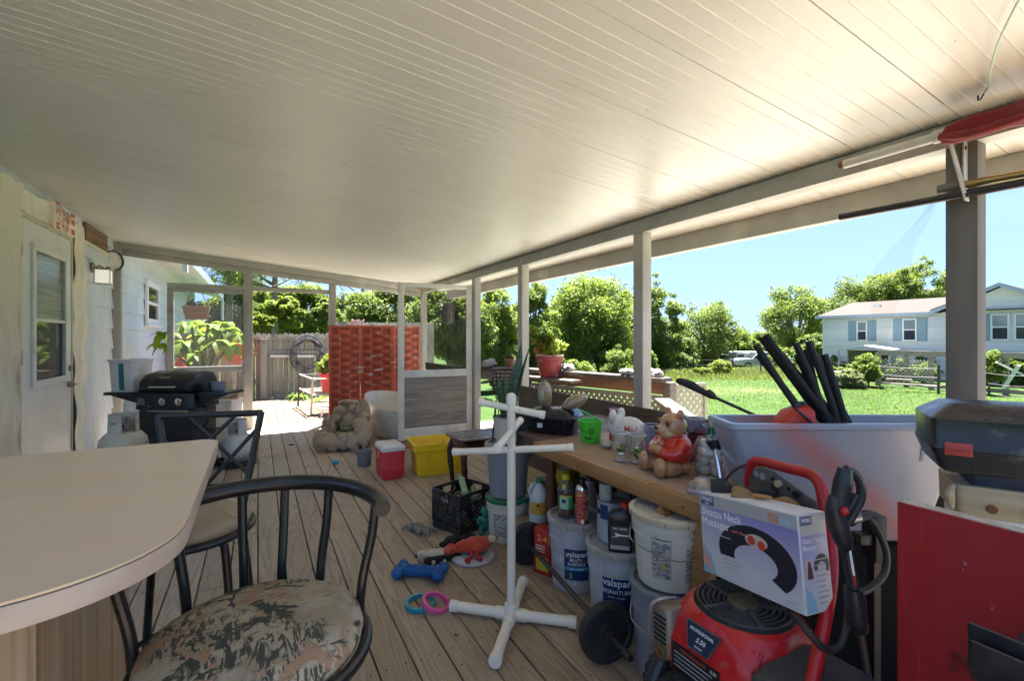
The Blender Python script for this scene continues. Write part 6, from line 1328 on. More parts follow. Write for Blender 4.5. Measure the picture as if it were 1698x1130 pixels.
part('control_panel', MB(pf).prism([(.0,-.06),(.0,.03),(.018,.068),(.05,.085),(.11,.080),(.262,.028),(.275,-.02),(.275,-.10),(.02,-.10)], -.004, .004), pm, pw, .002)
for x,y,s in ((.035,.058,.014),(.062,.055,.017)): part('panel_hole', MB(pf).cyl((x,y,.0042),(x,y,.0048),s*.75,n=16), M('hole_pale', (.30,.26,.30), .6), pw)
part('tip_hole', MB(pf).cyl((.105,.058,.0042),(.105,.058,.0048),.007,n=12), mat['ink'], pw); part('nozzle_tip', MB(pf).cyl((.135,.05,.0042),(.135,.05,.018),.011,n=14), M('cream_tip', (.5,.40,.24), .5), pw); part('nozzle_tip', MB(pf).cyl((.20,.035,.0042),(.20,.035,.014),.011,n=14), mat['black_plastic'], pw); part('tip_hole', MB(pf).cyl((.168,.042,.0042),(.168,.042,.0048),.007,n=12), mat['ink'], pw)
part('panel_relief', MB(pf).loft([[(x,y,.0041) for x,y in ((.05,.0),(.08,.03),(.20,.0),(.24,-.03),(.20,-.045),(.08,-.025))],[(x,y,.008) for x,y in ((.055,.0),(.082,.026),(.198,-.003),(.232,-.03),(.198,-.041),(.082,-.021))]]), dkg, pw)
text('2600 PSI', .013, mat['pale_ink'], pw, pf@Matrix.Translation((.15,-.062,.0048)))
# spray gun with wand
gun = thing('spray_gun', 'black pressure washer spray gun and wand hung on the washer frame', 'spray gun', (1.30,.64,0)); G = lambda px, py, d=1.17: PD(px, py, d)-Vector((1.30,.64,0))
bpl = mat['black_plastic']
def limb(pts, n=10): return MB().tube(cat([G(*p[:2], 1.17+(p[3] if len(p) > 3 else 0)) for p in pts], 6), [r for r in np.interp(np.linspace(0, len(pts)-1, (len(pts)-1)*6+1), range(len(pts)), [p[2] for p in pts])], n)
part('grip', limb(((1402,777,.017),(1398,800,.022),(1393,825,.021),(1391,845,.022))), bpl, gun, smooth=60)
part('body', limb(((1383,822,.012),(1384,845,.021),(1390,872,.024),(1399,897,.022),(1404,915,.013))), bpl, gun, smooth=60)
part('trigger_guard', limb(((1401,777,.010),(1417,786,.010),(1427,806,.011),(1426,830,.011),(1412,856,.011),(1405,868,.012))), bpl, gun); part('trigger', limb(((1420,820,.009),(1410,838,.011),(1402,850,.010))), bpl, gun); part('trigger_lock', MB().ell(G(1400,849,1.145),(.010,.010,.012),10,7), rdt, gun)
part('wand', limb(((1403,908,.014),(1408,940,.0135),(1414,968,.014),(1416,978,.014))), bpl, gun); part('stripe', MB().tube([G(1407.5,903,1.157),G(1416,955,1.155)], .0028, 6), mat['white_ink'], gun); part('stripe_end', MB().tube([G(1416,955,1.155),G(1418.5,971,1.155)], .0029, 6), rdt, gun)
part('fore_grip', limb(((1414,976,.021),(1418,1000,.024),(1422,1030,.023),(1427,1042,.019),(1428,1051,.012))), bpl, gun, smooth=60)
e0, e1 = G(1428,1051), G(1441,1135); part('lance', MB().tube([e0, e1, e1+(e1-e0)*2.9], .0085, 8), mat['dark_steel'], gun)
# hoses
hz = M('hose_rubber', (.022,.021,.019), .5, var=((9,5,.5,.7,(.05,.045,.04)),))
ho = thing('pressure_hose', 'black rubber pressure hose looped beside the spray gun', 'hose', (1.38,.68,0)); Hh = lambda px, py, d: PD(px, py, d)-Vector((1.38,.68,0))
part('hose', MB().tube(cat([Hh(1411,868,1.24),Hh(1424,862,1.26),Hh(1440,858,1.3),Hh(1458,885,1.33),Hh(1470,920,1.33),Hh(1465,955,1.32),Hh(1440,978,1.28),Hh(1425,985,1.26),Hh(1408,1010,1.23),Hh(1403,1040,1.2),Hh(1392,1072,1.18),Hh(1370,1078,1.17),Hh(1345,1055,1.17),Hh(1325,1030,1.2),Hh(1310,1015,1.26)],8), .0095, 10), hz, ho)
part('coupling', MB().cyl(Hh(1405,862,1.22),Hh(1421,858,1.24),.014,n=12), mat['steel'], ho)
hb2 = thing('hose_hanger', 'black rectangular hose hanger block behind the spray gun', 'hanger', PD(1449,890,1.42)-Vector((0,0,.62)), -TH); part('block', MB().bx(-.017,.017,-.03,.03,.55,.69), mat['black_plastic'], hb2, .004); part('bracket', MB().bx(-.055,-.0175,-.02,.02,.60,.63), mat['black_plastic'], hb2, .003); part('post', MB().bx(-.010,.010,-.015,.015,0,.5495), mat['black_plastic'], hb2)
cab = thing('cable', 'thin black cable arching behind the washer handle', 'cable', (1.5,1.05,0)); Kk = lambda px, py, d: PD(px, py, d)-Vector((1.5,1.05,0))
part('cable', MB().tube(cat([Kk(1195,815,1.68),Kk(1200,800,1.68),Kk(1225,776,1.67),Kk(1260,772,1.65),Kk(1310,778,1.60),Kk(1350,795,1.55),Kk(1368,815,1.5)],8), .0055, 8), hz, cab)
mb = MB()
for k in range(7): mb.tube(cat([Kk(1182+3*k,800+6*k,1.62),Kk(1196+4*k,796+4*k,1.60),Kk(1206+4*k,812+3*k,1.58),Kk(1190+5*k,830,1.58)],4), .005, 6)
wt = part('plug_tangle', mb, mat['black_plastic'], cab); wt['kind'] = 'stuff'
# work gloves on the panel
gv = thing('work_gloves', 'tan and black leather work gloves heaped above the massager box', 'gloves', PD(1262,852,1.44), R(-60)); tang = M('tan_leather', (.27,.155,.06), .8, var=((12,5,.45,.7,(.17,.09,.035)),), bump=(60,.4)); blg = M('glove_black', (.022,.021,.02), .8, bump=(90,.4))
mb = MB(); mb.ell((0,0,.03),(.05,.05,.028),14,10)
for k in range(4): mb.tube(cat([(.03,-.045+.022*k,.032),(.075,-.05+.025*k,.042),(.105,-.05+.026*k,.02)],4),[.014]*4+[.013]*4+[.010],8)
mb.tube([(.0,.04,.03),(.03,.08,.035),(.06,.09,.02)],[.016,.014,.011],8); mb.tube([(-.03,0,.03),(-.08,.0,.03)],[.036,.046],12); blob_part('glove', mb, tang, gv, .006, 2, (.04,.014))
mb = MB(); mb.ell((-.06,.06,.03),(.055,.035,.028),14,10)
for k in range(4): mb.tube(cat([(-.03,.045+.018*k,.045),(.01,.06+.02*k,.055),(.045,.07+.02*k,.03)],4),[.013]*4+[.012]*4+[.009],8)
mb.tube([(-.09,.06,.03),(-.15,.05,.03)],[.035,.042],12); blob_part('glove', mb, blg, gv, .006, 2, (.04,.014))
mb = MB(); mb.bar((-.02,-.03,.062),(.03,-.04,.066),.012,.004); part('knuckle_strip', mb, M('orange_strip', (.45,.20,.06), .5), gv)
# ================================================================ massager carton
BL_ = Vector((1.279,1.029,.600)); rv = Vector((-.044,-.346,.044)); bwid = rv.length
fb = frame((0,0,0), rv, (.03,0,1)); nb_ = fb.to_3x3()@Vector((0,0,1))
mbx = thing('massager_box', 'white and lilac carton for a neck massager propped on the engine', 'box', BL_)
lil = bpy.data.materials.new('lilac_print'); lil.use_nodes = True; N, L = nt(lil); b = N['Principled BSDF']; b.inputs['Roughness'].default_value = .35
tcx = N.new('ShaderNodeTexCoord'); sp_ = N.new('ShaderNodeSeparateXYZ'); L.new(tcx.outputs['Object'], sp_.inputs[0])
hgt = N.new('ShaderNodeMapRange'); hgt.inputs[1].default_value = .07; hgt.inputs[2].default_value = .26; L.new(sp_.outputs[2], hgt.inputs[0])
c = mixc(N, L, hgt.outputs[0], (.52,.52,.54), (.20,.18,.46)); f = noise_fac(N, L, tcx.outputs['Object'], 7, 6, .62, .74); c = mixc(N, L, math_(N, L, 'MULTIPLY', f, .6), c, (.6,.6,.6)); L.new(c, b.inputs['Base Color'])
ws = M('carton_white', (.60,.60,.60), .5, var=((8,5,.5,.7,(.48,.47,.46)),))
hx, dp_ = .250, .105
part('carton', MB(fb).bx(0,bwid,0,hx,-dp_,0), ws, mbx, .002)
part('front_print', MB(fb).bx(.004,bwid-.003,.004,hx-.040,.0002,.0009), lil, mbx); part('top_print', MB(fb).bx(.004,bwid-.003,hx-.0395,hx-.003,.0002,.0009), M('silver_print2', (.40,.39,.38), .35), mbx)
fs_ = frame(fb@Vector((bwid,0,0)), nb_*-1, fb.to_3x3()@Vector((0,1,0)))
part('side_print', MB(fs_).bx(.004,dp_-.004,.004,hx-.055,.0002,.0009), lil, mbx); part('top_print', MB(fs_).bx(.004,dp_-.004,hx-.0545,hx-.003,.0002,.0009), M('silver_print3', (.40,.39,.38), .35), mbx)
X = lambda x, y, z=.0015: fb@Matrix.Translation((x, y, z)); Xs = lambda x, y, z=.0015: fs_@Matrix.Translation((x, y, z))
navp = M('logo_navy', (.06,.08,.20), .4)
part('logo', MB(fb).bx(.006,.062,hx-.036,hx-.008,.001,.0016), navp, mbx); text('PRBIG', .018, mat['white_ink'], mbx, X(.034,hx-.018,.0022)); text('relax', .010, mat['white_ink'], mbx, X(.034,hx-.030,.0022))
text('Shiatsu Neck', .034, mat['white_ink'], mbx, X(.008,hx-.058), sx=.88, align='LEFT'); text('Massager', .034, mat['white_ink'], mbx, X(.008,hx-.088), sx=.88, align='LEFT'); text('with Heat', .014, M('pink_letters', (.55,.12,.18), .5), mbx, X(.155,hx-.094))
for k, (x0,x1,y) in enumerate(((.010,.085,hx-.106),(.06,.12,hx-.122),(.135,.245,hx-.014),(.16,.245,hx-.024),(.085,.16,.062),(.085,.15,.052),(.09,.14,.040),(.30,.33,.018))): part('small_print', MB(fb).bx(x0,x1,y,y+.003,.001,.0015), mat['pale_ink'], mbx)
# printed massager picture: a thick horseshoe
def horseshoe(cx_, cy_, s, tilt):
    out = []; inn = []
    for k in range(25):
        a = R(205-240*k/24+tilt); w = 1
        out.append((cx_+s*1.30*math.cos(a), cy_+s*.86*math.sin(a))); inn.append((cx_+s*.72*math.cos(a)-.0*s, cy_-s*.10+s*.42*math.sin(a)))
    n = len(out); vs = [(x,y,0) for x,y in out]+[(x,y,0) for x,y in inn]; return vs, [(i,i+1,n+i+1,n+i) for i in range(n-1)]
vsx, fsx = horseshoe(.205,.098,.102,-10); mb = MB(X(0,0,.0014)); mb.add(vsx, fsx); part('picture', mb, M('picture_black', (.016,.016,.026), .35), mbx)
mb = MB(X(0,0,.0019)); mb.prism(disc(.020,1.9,.95,24,.215,.147), 0, .0003); part('picture_pad', mb, M('pad_pale', (.5,.42,.36), .4), mbx)
for x in (.199,.233): part('picture_node', MB(X(0,0,.0024)).prism(disc(.013,1,1,18,x,.147-(x-.2)*.2), 0, .0003), M('node_red', (.55,.05,.02), .4), mbx)
mb = MB(X(0,0,.0014)); mb.prism([(.004,.085),(.012,.088),(.022,.070),(.034,.068),(.042,.045),(.05,.02),(.055,.004),(.004,.004)],0,.0003); part('picture_sea', mb, M('picture_cyan', (.22,.42,.55), .4), mbx)
mb = MB(X(0,0,.0019)); mb.prism([(.004,.075),(.010,.080),(.014,.06),(.028,.055),(.036,.034),(.046,.010),(.004,.025)],0,.0003); part('picture_figure', mb, M('picture_skin', (.58,.30,.26), .5), mbx)
for x0, mm in ((.262,M('thumb_a', (.45,.25,.2), .5)),(.300,M('thumb_b', (.35,.42,.5), .5))): part('thumbnail', MB(X(0,0,.0014)).bx(x0,x0+.032,hx-.036,hx-.010,0,.0004), mm, mbx)
part('logo', MB(fs_).bx(.006,.050,hx-.028,hx-.006,.001,.0016), navp, mbx); text('PRBIG', .014, mat['white_ink'], mbx, Xs(.028,hx-.016,.0022))
text('Shiatsu Neck', .019, mat['white_ink'], mbx, Xs(.007,hx-.068), sx=.75, align='LEFT'); text('Massager', .019, mat['white_ink'], mbx, Xs(.007,hx-.086), sx=.75, align='LEFT')
vsx, fsx = horseshoe(.072,hx-.135,.022,0); mb = MB(Xs(0,0,.0014)); mb.add([(x,y*1.6-.6*(hx-.135),z) for x,y,z in vsx], fsx); part('picture', mb, mat['ink'], mbx)
part('thumbnail', MB(Xs(0,0,.0014)).bx(.010,.040,.085,.135,0,.0004), M('thumb_c', (.5,.36,.36), .5), mbx); part('thumbnail_figure', MB(Xs(0,0,.0019)).prism([(.016,.087),(.036,.087),(.034,.11),(.028,.132),(.022,.130),(.017,.108)],0,.0003), M('thumb_dark', (.06,.02,.03), .5), mbx)
for k in range(9): part('small_print', MB(Xs(0,0,.0014)).bx(.046,.092-.006*(k%3),.130-.0135*k,.1335-.0135*k,0,.0004), mat['pale_ink'], mbx)
part('picture_sea', MB(Xs(0,0,.0014)).prism([(.004,.004),(.042,.004),(.038,.03),(.03,.05),(.015,.06),(.004,.075)],0,.0003), M('picture_cyan2', (.25,.42,.55), .4), mbx)
# ================================================================ red boards leaning at the right
rdp_ = M('red_board_paint', (.40,.018,.020), .42, var=((2,6,.45,.75,(.32,.014,.016)),(1,5,.60,.74,(.46,.06,.055),(40,40,1.5)),(24,4,.70,.76,(.5,.4,.35)),(6,5,.66,.72,(.11,.012,.012))), rvar=.1)
rb = thing('red_board', 'red painted door panel with pale bare edges standing at right', 'board', (0,0,0)); wedge = M('pale_edge', (.52,.46,.37), .7, var=((14,5,.45,.7,(.38,.30,.2)),))
part('face', MB().bx(1.392,1.3965,-.45,.552,.004,.953), rdp_, rb); part('core', MB().bx(1.3968,1.422,-.449,.5515,.004,.9555), wedge, rb, .001)
rb2 = thing('pale_board', 'second pale board standing flush behind the red panel', 'board', (0,0,0)); part('face', MB().bx(1.4245,1.444,-.45,.545,.004,.951), wedge, rb2, .001); part('edge_strip', MB().bx(1.4235,1.4445,.5455,.5475,.004,.949), rdp_, rb2)
# hamper, book and black case
cs0 = CAM+FWD*1.33+RIGHT*((1545-CX)/F*1.30); cw = .46
CRZ = -TH-R(32)
hm = thing('white_hamper', 'white bin with a yellowed holed band under the black case', 'bin', (CAM+FWD*1.305+RIGHT*1.50).to_2d().to_3d(), CRZ); yel = M('yellowed_band', (.50,.43,.28), .7, var=((1,5,.42,.65,(.40,.31,.17),(2,2,30)),(9,5,.6,.72,(.24,.16,.08))))
part('body', MB().loft([rrect(.36,.18,.03,0,4),rrect(.40,.20,.03,.855,4)]), wpl, hm, .003); part('band', MB().loft([rrect(.415,.21,.02,.8555,4),rrect(.42,.215,.02,.942,4)]), yel, hm, .003)
for k in range(4): part('hole', MB().cyl((-.135+.075*k,-.1055,.885),(-.135+.075*k,-.1095,.885),.012,n=14), mat['rust'], hm)
mb = MB(); mb.tube(cat([(-.212,-.10,.94),(-.222,-.105,.91),(-.215,-.10,.87)],4),[.006,.007,.008,.010,.012,.012,.010,.008,.004],8); part('torn_fibre', mb, yel, hm)
bkk = thing('dark_book', 'dark blue soft covered book wedged under the black case', 'book', (CAM+FWD*1.30+RIGHT*1.53).to_2d().to_3d()+Vector((0,0,.9425)), CRZ); part('cover', MB().loft([rrect(.40,.20,.01,0,3),rrect(.40,.20,.01,.040,3)]), M('book_navy', (.02,.03,.055), .5), bkk); part('pages', MB().loft([rrect(.385,.19,.005,.0402,2),rrect(.385,.19,.005,.0415,2)]), ws, bkk)
text('DRAINS', .036, M('book_letters', (.25,.29,.33), .5), bkk, frame((-.02,-.1008,.020),(-1,0,0),(0,0,-1)))
ck = thing('black_case', 'large black hard plastic tool case with a red latch', 'case', (CAM+FWD*1.262+RIGHT*1.470).to_2d().to_3d()+Vector((0,0,.9845)), CRZ)
cbl = M('case_black', (.018,.018,.021), .30, var=((5,6,.5,.75,(.035,.034,.033)),(14,5,.66,.74,(.10,.09,.08))), rvar=.12, bump=(120,.06)); x0 = -.255+.0
def cr(w_, d_, z, cx_=0, cy_=0): return rrect(w_,d_,.016,z,4,cx_,cy_)
part('lower_shell', MB().loft([cr(.47,.19,.0),cr(.50,.22,.012),cr(.535,.238,.060),cr(.54,.24,.066)]), cbl, ck, smooth=40)
part('upper_shell', MB().loft([cr(.54,.24,.067),cr(.54,.24,.074),cr(.535,.235,.078),cr(.538,.238,.150),cr(.52,.22,.160),cr(.44,.14,.187,0,.02),cr(.43,.13,.189,0,.02)]), cbl, ck, smooth=40)
part('latch', MB().box((-.215,-.1225,.070),(.058,.006,.036)), M('latch_red', (.42,.045,.035), .4), ck, .003); part('latch_grip', MB().box((-.215,-.126,.066),(.045,.002,.006)), M('latch_red2', (.33,.03,.025), .4), ck)
text('EX', .05, M('emboss_grey', (.10,.10,.11), .3), ck, Matrix.Translation((-.06,.02,.1905)), sx=1.5, shear=.3)
# clear container at the bottom right corner
cc_ = thing('clear_container', 'tall clear plastic container with black flanged lid at lower right', 'container', (1.215,.10,0)); part('body', MB().loft([rrect(.22,.36,.05,0,5),rrect(.26,.41,.06,.74,5),rrect(.235,.40,.06,.775,5)]), thin('smoky_clear', (.55,.55,.58), .2, .08, (.3,.3,.32), .1), cc_, smooth=50); part('contents', MB().loft([rrect(.18,.30,.05,.01,5),rrect(.21,.34,.05,.66,5),rrect(.10,.2,.05,.70,5)]), M('dim_contents', (.10,.085,.07), .8, var=((9,5,.4,.7,(.2,.17,.13)),(12,5,.6,.7,(.04,.04,.045)))), cc_)
part('lid_flange', MB().bx(-.142,-.134,-.23,.222,.775,.84), mat['black_plastic'], cc_, .003); part('lid_flange', MB().bx(-.112,-.104,-.23,.235,.775,.856), mat['black_plastic'], cc_, .003); part('lid', MB().loft([rrect(.27,.44,.05,.7755,4,.005),rrect(.26,.43,.05,.790,4,.005)]), mat['black_plastic'], cc_)
# ================================================================ overhead at the right
fg = thing('furled_flag', 'dark red cloth furled around a white pole under the roof beam', 'flag', (2.40,0,0)); wht = M('white_pole', (.62,.60,.55), .4, var=((9,5,.5,.7,(.45,.42,.36)),)); crim = M('crimson_cloth', (.22,.014,.014), .85, var=((4,5,.45,.7,(.14,.008,.01)),), bump=(25,.5), sheen=.2)
part('pole', MB().cyl((0,1.157,2.172),(0,-.2,2.172),.020,n=18), wht, fg); part('end_cap', MB().cyl((0,1.158,2.172),(0,1.175,2.172),.0185,n=16), mat['rust'], fg); part('clamp', MB().cyl((0,.83,2.172),(0,.775,2.172),.026,n=16), wht, fg, .002)
mb = MB(); rs = []
for i in range(31):
    y = .79-i*.033; rad = .040+.008*math.sin(i*.9)+.012*min(1,i/8); rs.append([((rad*(1+.16*math.sin(3*a+i*.5))*math.cos(a)), y+.01*math.sin(2*a), 2.172-.004+rad*(1+.12*math.sin(2*a+i*.45))*math.sin(a)) for a in np.linspace(0,2*PI,22,endpoint=False)])
mb.loft(rs); part('cloth', mb, crim, fg, smooth=80)
mb = MB(); mb.tube(cat([(-.02,.80,2.16),(-.05,.70,2.13),(-.045,.55,2.14),(-.05,.40,2.16),(-.03,.2,2.18)],6), .017, 8); part('loose_fold', mb, crim, fg)
bkt = thing('pole_bracket', 'white flat metal bracket arms bolted to the near post', 'bracket', (0,0,0)); bm_ = M('bracket_white', (.55,.54,.50), .45, var=((9,5,.5,.7,(.4,.38,.33)),))
a, b = PX(1573,225,2.445), PX(1603,333,2.445); part('arm', MB().bar(a, b, .006, .040, (1,0,0)), bm_, bkt, .002); a2, b2 = PX(1600,226,2.505), PX(1601,318,2.505); part('arm', MB().bar(a2, b2, .006, .038, (1,0,0)), bm_, bkt, .002); part('cross_pin', MB().cyl((2.445,a.y,a.z-.01),(2.524,a.y,a.z-.01),.008,n=10), mat['steel'], bkt)
for q in (b, Vector((2.502,a2.y,a2.z-.07))): part('bolt', MB().cyl(q+Vector((-.005,0,.02)), q+Vector((-.010,0,.02)), .009, n=10), mat['ink'], bkt)
br_ = thing('brass_pole', 'brassy telescopic pole resting on the bracket above the dark pole', 'pole', (0,0,0)); a, b = PX(1556,314,2.478), PX(1698,288,2.478); part('pole', MB().cyl(a+(b-a)*.2, a+(b-a)*1.6, .0145, n=14), M('brass', (.42,.30,.12), .3, .85), br_); part('tip', MB().cyl(a, a+(b-a)*.28, .019, .017, n=14), M('pole_tip', (.16,.14,.12), .5), br_)
dp2 = thing('dark_pole', 'long dark grey pole lying in the bracket below the brass pole', 'pole', (0,0,0)); a, b = PX(1394,360,2.475), PX(1698,303,2.475); part('pole', MB().cyl(a, a+(b-a)*1.4, .016, n=14), M('dark_pole', (.025,.022,.026), .4), dp2); part('cap', MB().cyl(a, a-(b-a)*.004, .0165, n=14), mat['ink'], dp2)
def PC(px, py, dr): r = ray(px, py); return CAM+r*((2.4986-dr-H)/(r.z+.092*r.x))
crd = thing('ceiling_pull', 'pale green pull cord hanging from a small hook in the ceiling', 'cord', (0,0,0)); pts = [PC(1696,-12,.02),PC(1676,26,.03),PC(1655,72,.035),PC(1643,115,.04),PC(1640,140,.03),PC(1632,154,.02)]
part('cord', MB().tube(cat(pts,6), .0035, 6), M('mint_cord', (.42,.55,.48), .6), crd); hk = PC(1622,166,.018); part('hook', MB().tube([pts[-1], pts[-1]+(hk-pts[-1])*.6+Vector((0,0,-.008)), hk, Vector((hk.x, hk.y, zc(hk.x)+.0))], .003, 6), mat['ink'], crd)
# ================================================================ foliage tools
G_ = np.random.default_rng(11)
def leaves(centers, radii, n, size, flat=.5, squash=.8, aspect=.42, rng=G_):
    """n leaf-sized rhombs scattered through clumps"""
    C = np.asarray(centers, float); r = np.asarray(radii, float)
    w = r**2.2; idx = rng.choice(len(C), n, p=w/w.sum())
    d = rng.normal(size=(n, 3)); d /= np.linalg.norm(d, axis=1)[:, None]
    rad = r[idx]*(rng.random(n)**.42)*(1+rng.normal(0, .10, n)); P = C[idx]+d*rad[:, None]*np.array([1, 1, squash])
    nrm = d*flat+rng.normal(0, .6, (n, 3))+np.array([0, 0, .5]); nrm /= np.linalg.norm(nrm, axis=1)[:, None]
    t = np.cross(nrm, rng.normal(size=(n, 3))); t /= np.linalg.norm(t, axis=1)[:, None]; b = np.cross(nrm, t)
    s = size*rng.uniform(.6, 1.35, n)[:, None]; t = t*s; b = b*s*aspect
    return np.stack([P-t, P-t*.1+b, P+t, P-t*.1-b], 1)
BARK = M('bark', (.11,.085,.065), .9, var=((3,6,.4,.7,(.06,.045,.035),(1,1,.25)),(9,5,.5,.7,(.17,.15,.125))), bump=(8,.6,(1,1,.3)))
PALE_BARK = M('pale_bark', (.20,.165,.13), .9, var=((3,6,.4,.7,(.11,.085,.065),(1,1,.25)),), bump=(8,.6,(1,1,.3)))
LF = {
 'oak': leafm('oak_leaf', (.048,.074,.018), (.080,.112,.027), .45, .5, (.14,.185,.045)),
 'bright': leafm('bright_leaf', (.060,.096,.017), (.098,.138,.026), .48, .6, (.17,.22,.042)),
 'dark': leafm('dark_oak_leaf', (.042,.064,.02), (.072,.10,.03), .38, .5, (.10,.14,.04)),
 'yellow': leafm('yellow_green_leaf', (.085,.125,.013), (.15,.19,.022), .5, 1.5, (.22,.25,.045)),
 'moss': leafm('moss_leaf', (.07,.085,.045), (.105,.12,.065), .4, .5, (.15,.165,.10)),
 'pine': leafm('pine_needle', (.045,.075,.025), (.085,.12,.04), .38, .5, (.13,.16,.05)),
}
def tree(name, label, px, py, hw, hh, d, leaf, n, lsize, clumps=46, trunk=.3, base=None, lean=0, group=None, bark=BARK, hollow=.45, seed=0, moss=0, limbs=9, cs=.30):
    q = np.random.default_rng(100+seed); R3 = random.Random(seed)
    if lsize > .06: n = int(n*1.7); lsize *= .74; clumps = int(clumps*2); cs *= .74
    c = PD(px, py, d); gx, gy = (PD(base, 561, d).to_2d() if base else c.to_2d()); gz = ground(gx, gy)
    root = thing(name, label, 'tree' if 'shrub' not in name else 'shrub', (gx, gy, gz-.05), 0, group); ro = Vector((gx, gy, gz-.05))
    ax, az = hw*d/F, hh*d/F; cc = c-ro
    ce = []; rr = []
    for k in range(clumps):
        v = q.normal(size=3); v /= np.linalg.norm(v); s = hollow+(1-hollow)*q.random()**.6; far = q.random() < .22; s *= q.uniform(1.0,1.3) if far else 1
        p = np.array([v[0]*ax, v[1]*ax*.85, v[2]*az])*s*.82; ce.append(p+np.array(cc)); rr.append(min(ax, az)*cs*(q.uniform(.35,.7) if far else q.uniform(.5, 1.5)))
    V = leaves(ce, rr, n, lsize, rng=q)
    quads_obj('crown', V, leaf, root)
    mb = MB(); tb = Vector((0,0,0)); tt_ = cc+Vector((0,0,-az*.45)); mid = (tb+tt_)*.5+Vector((lean*.5, R3.uniform(-.2,.2), 0)); H_ = max(tt_.z, .5)
    trk = cat([tb, mid, tt_], 6); mb.tube(trk, list(np.linspace(trunk, trunk*.6, len(trk))), 10)
    for k in range(limbs):
        e = Vector(ce[R3.randrange(clumps)]); s0 = trk[R3.randrange(len(trk)//2, len(trk))]; m_ = (s0+e)*.5+Vector((0, 0, az*.12)); pt = cat([s0, m_, e], 5)
        mb.tube(pt, list(np.linspace(trunk*.38, trunk*.07, len(pt))), 6)
    part('trunk', mb, bark, root)
    if moss:
        ms = []
        for k in range(moss):
            e = np.array(ce[R3.randrange(clumps)])+q.normal(0, .3, 3); L_ = q.uniform(.4, 1.6)
            for j in range(34):
                p = e+np.array([q.normal(0,.10), q.normal(0,.10), -L_*q.random()-.2]); w_ = .035; h_ = q.uniform(.1,.25)
                ms.append([[p[0]-w_,p[1],p[2]],[p[0],p[1]+w_,p[2]+h_],[p[0]+w_,p[1],p[2]],[p[0],p[1]-w_*.3,p[2]-h_]])
        quads_obj('moss', np.array(ms), LF['moss'], root)
    return root
# ---- trees over the lawn, right to left
tree('oak_tree', 'broad sunlit oak with a full crown in the middle bay beyond the railing', 985, 536, 88, 98, 30, LF['bright'], 26000, .125, 70, .34, 1000, seed=1, limbs=14)
tree('oak_tree', 'tall dark oak close behind the right side of the middle post', 1095, 535, 46, 100, 34, LF['oak'], 14000, .13, 46, .30, 1092, seed=2)
tree('mossy_oak', 'spreading oak hung with grey moss above the ochre shed', 1168, 552, 68, 64, 50, LF['oak'], 14000, .17, 44, .40, 1172, seed=3, moss=46, limbs=12)
tree('oak_tree', 'airy oak left of the white neighbour house', 1316, 528, 66, 70, 46, LF['oak'], 13000, .16, 44, .32, 1330, seed=4, cs=.27)
tree('oak_tree', 'big dark oak directly behind the left end of the neighbour house', 1420, 520, 74, 66, 54, LF['dark'], 15000, .19, 48, .4, 1420, seed=5)
tree('oak_tree', 'sunlit oak rising over the brown roof of the neighbour house', 1515, 480, 72, 52, 52, LF['oak'], 14000, .17, 46, .4, 1515, seed=6, cs=.27)
tree('oak_tree', 'smaller round tree on the horizon between mossy oak and neighbour trees', 1262, 572, 34, 26, 75, LF['oak'], 5000, .24, 22, .3, seed=7)
tree('oak_tree', 'slim light tree in the narrow bay behind the potted plant', 885, 545, 52, 92, 22, LF['bright'], 15000, .095, 40, .2, 872, seed=8, cs=.27)
tree('oak_tree', 'leafy pale tree filling the bay left of the snake plant', 822, 555, 62, 105, 20, LF['bright'], 19000, .09, 50, .22, 835, seed=9, bark=PALE_BARK)
tree('oak_tree', 'large oak with a thick leaning trunk seen through the open door', 752, 530, 84, 82, 17, LF['oak'], 22000, .085, 52, .30, 728, lean=.6, seed=10, limbs=14, bark=PALE_BARK)
tree('oak_tree', 'green oak behind the red folding screen', 640, 518, 72, 72, 22, LF['oak'], 17000, .10, 48, .25, 640, seed=12)
tree('oak_tree', 'green oak between the two middle far posts, behind the fence', 500, 520, 62, 60, 24, LF['bright'], 14000, .11, 44, .24, 505, seed=13, cs=.26)
tree('oak_tree', 'loose green tree showing past the house eave', 395, 520, 62, 80, 26, LF['oak'], 13000, .115, 42, .24, 400, seed=14, cs=.25)
tree('oak_tree', 'deep green tree at the far edge of the woods behind the fence', 560, 540, 60, 60, 34, LF['dark'], 12000, .15, 40, .3, seed=15)
tree('oak_tree', 'tall mid green tree behind the fence left of the hose coil', 450, 530, 64, 60, 36, LF['dark'], 12000, .15, 40, .3, seed=16)
for i, (px, py, hw, hh, d, lf, lb) in enumerate(((700,545,60,62,27,'oak','rounded green tree far behind the open door, left'),(775,560,52,70,28,'bright','bright tree behind the leaning oak trunk'),(845,570,50,66,30,'oak','green tree between pale tree and slim light tree'),(915,575,50,64,36,'oak','mid green tree left behind the broad oak'),(940,540,40,70,33,'bright','sunlit tree joined to the left of the broad oak'),(1050,545,44,86,36,'oak','green tree joined to the right of the broad oak'),(1120,590,44,40,44,'dark','dark low tree left of mossy oak'),(1220,580,46,36,62,'oak','low rounded tree right of mossy oak'),(1370,545,44,52,50,'dark','dark tree by the neighbour house corner'),(1350,585,40,30,40,'oak','bushy tree before the neighbour house corner'),(1465,490,54,46,58,'dark','deep green tree behind the neighbour roof ridge'),)): tree('leafy_tree', lb, px, py, hw, hh, d, LF[lf], 9000, .0043*d, 36, .22, seed=60+i, cs=.32)
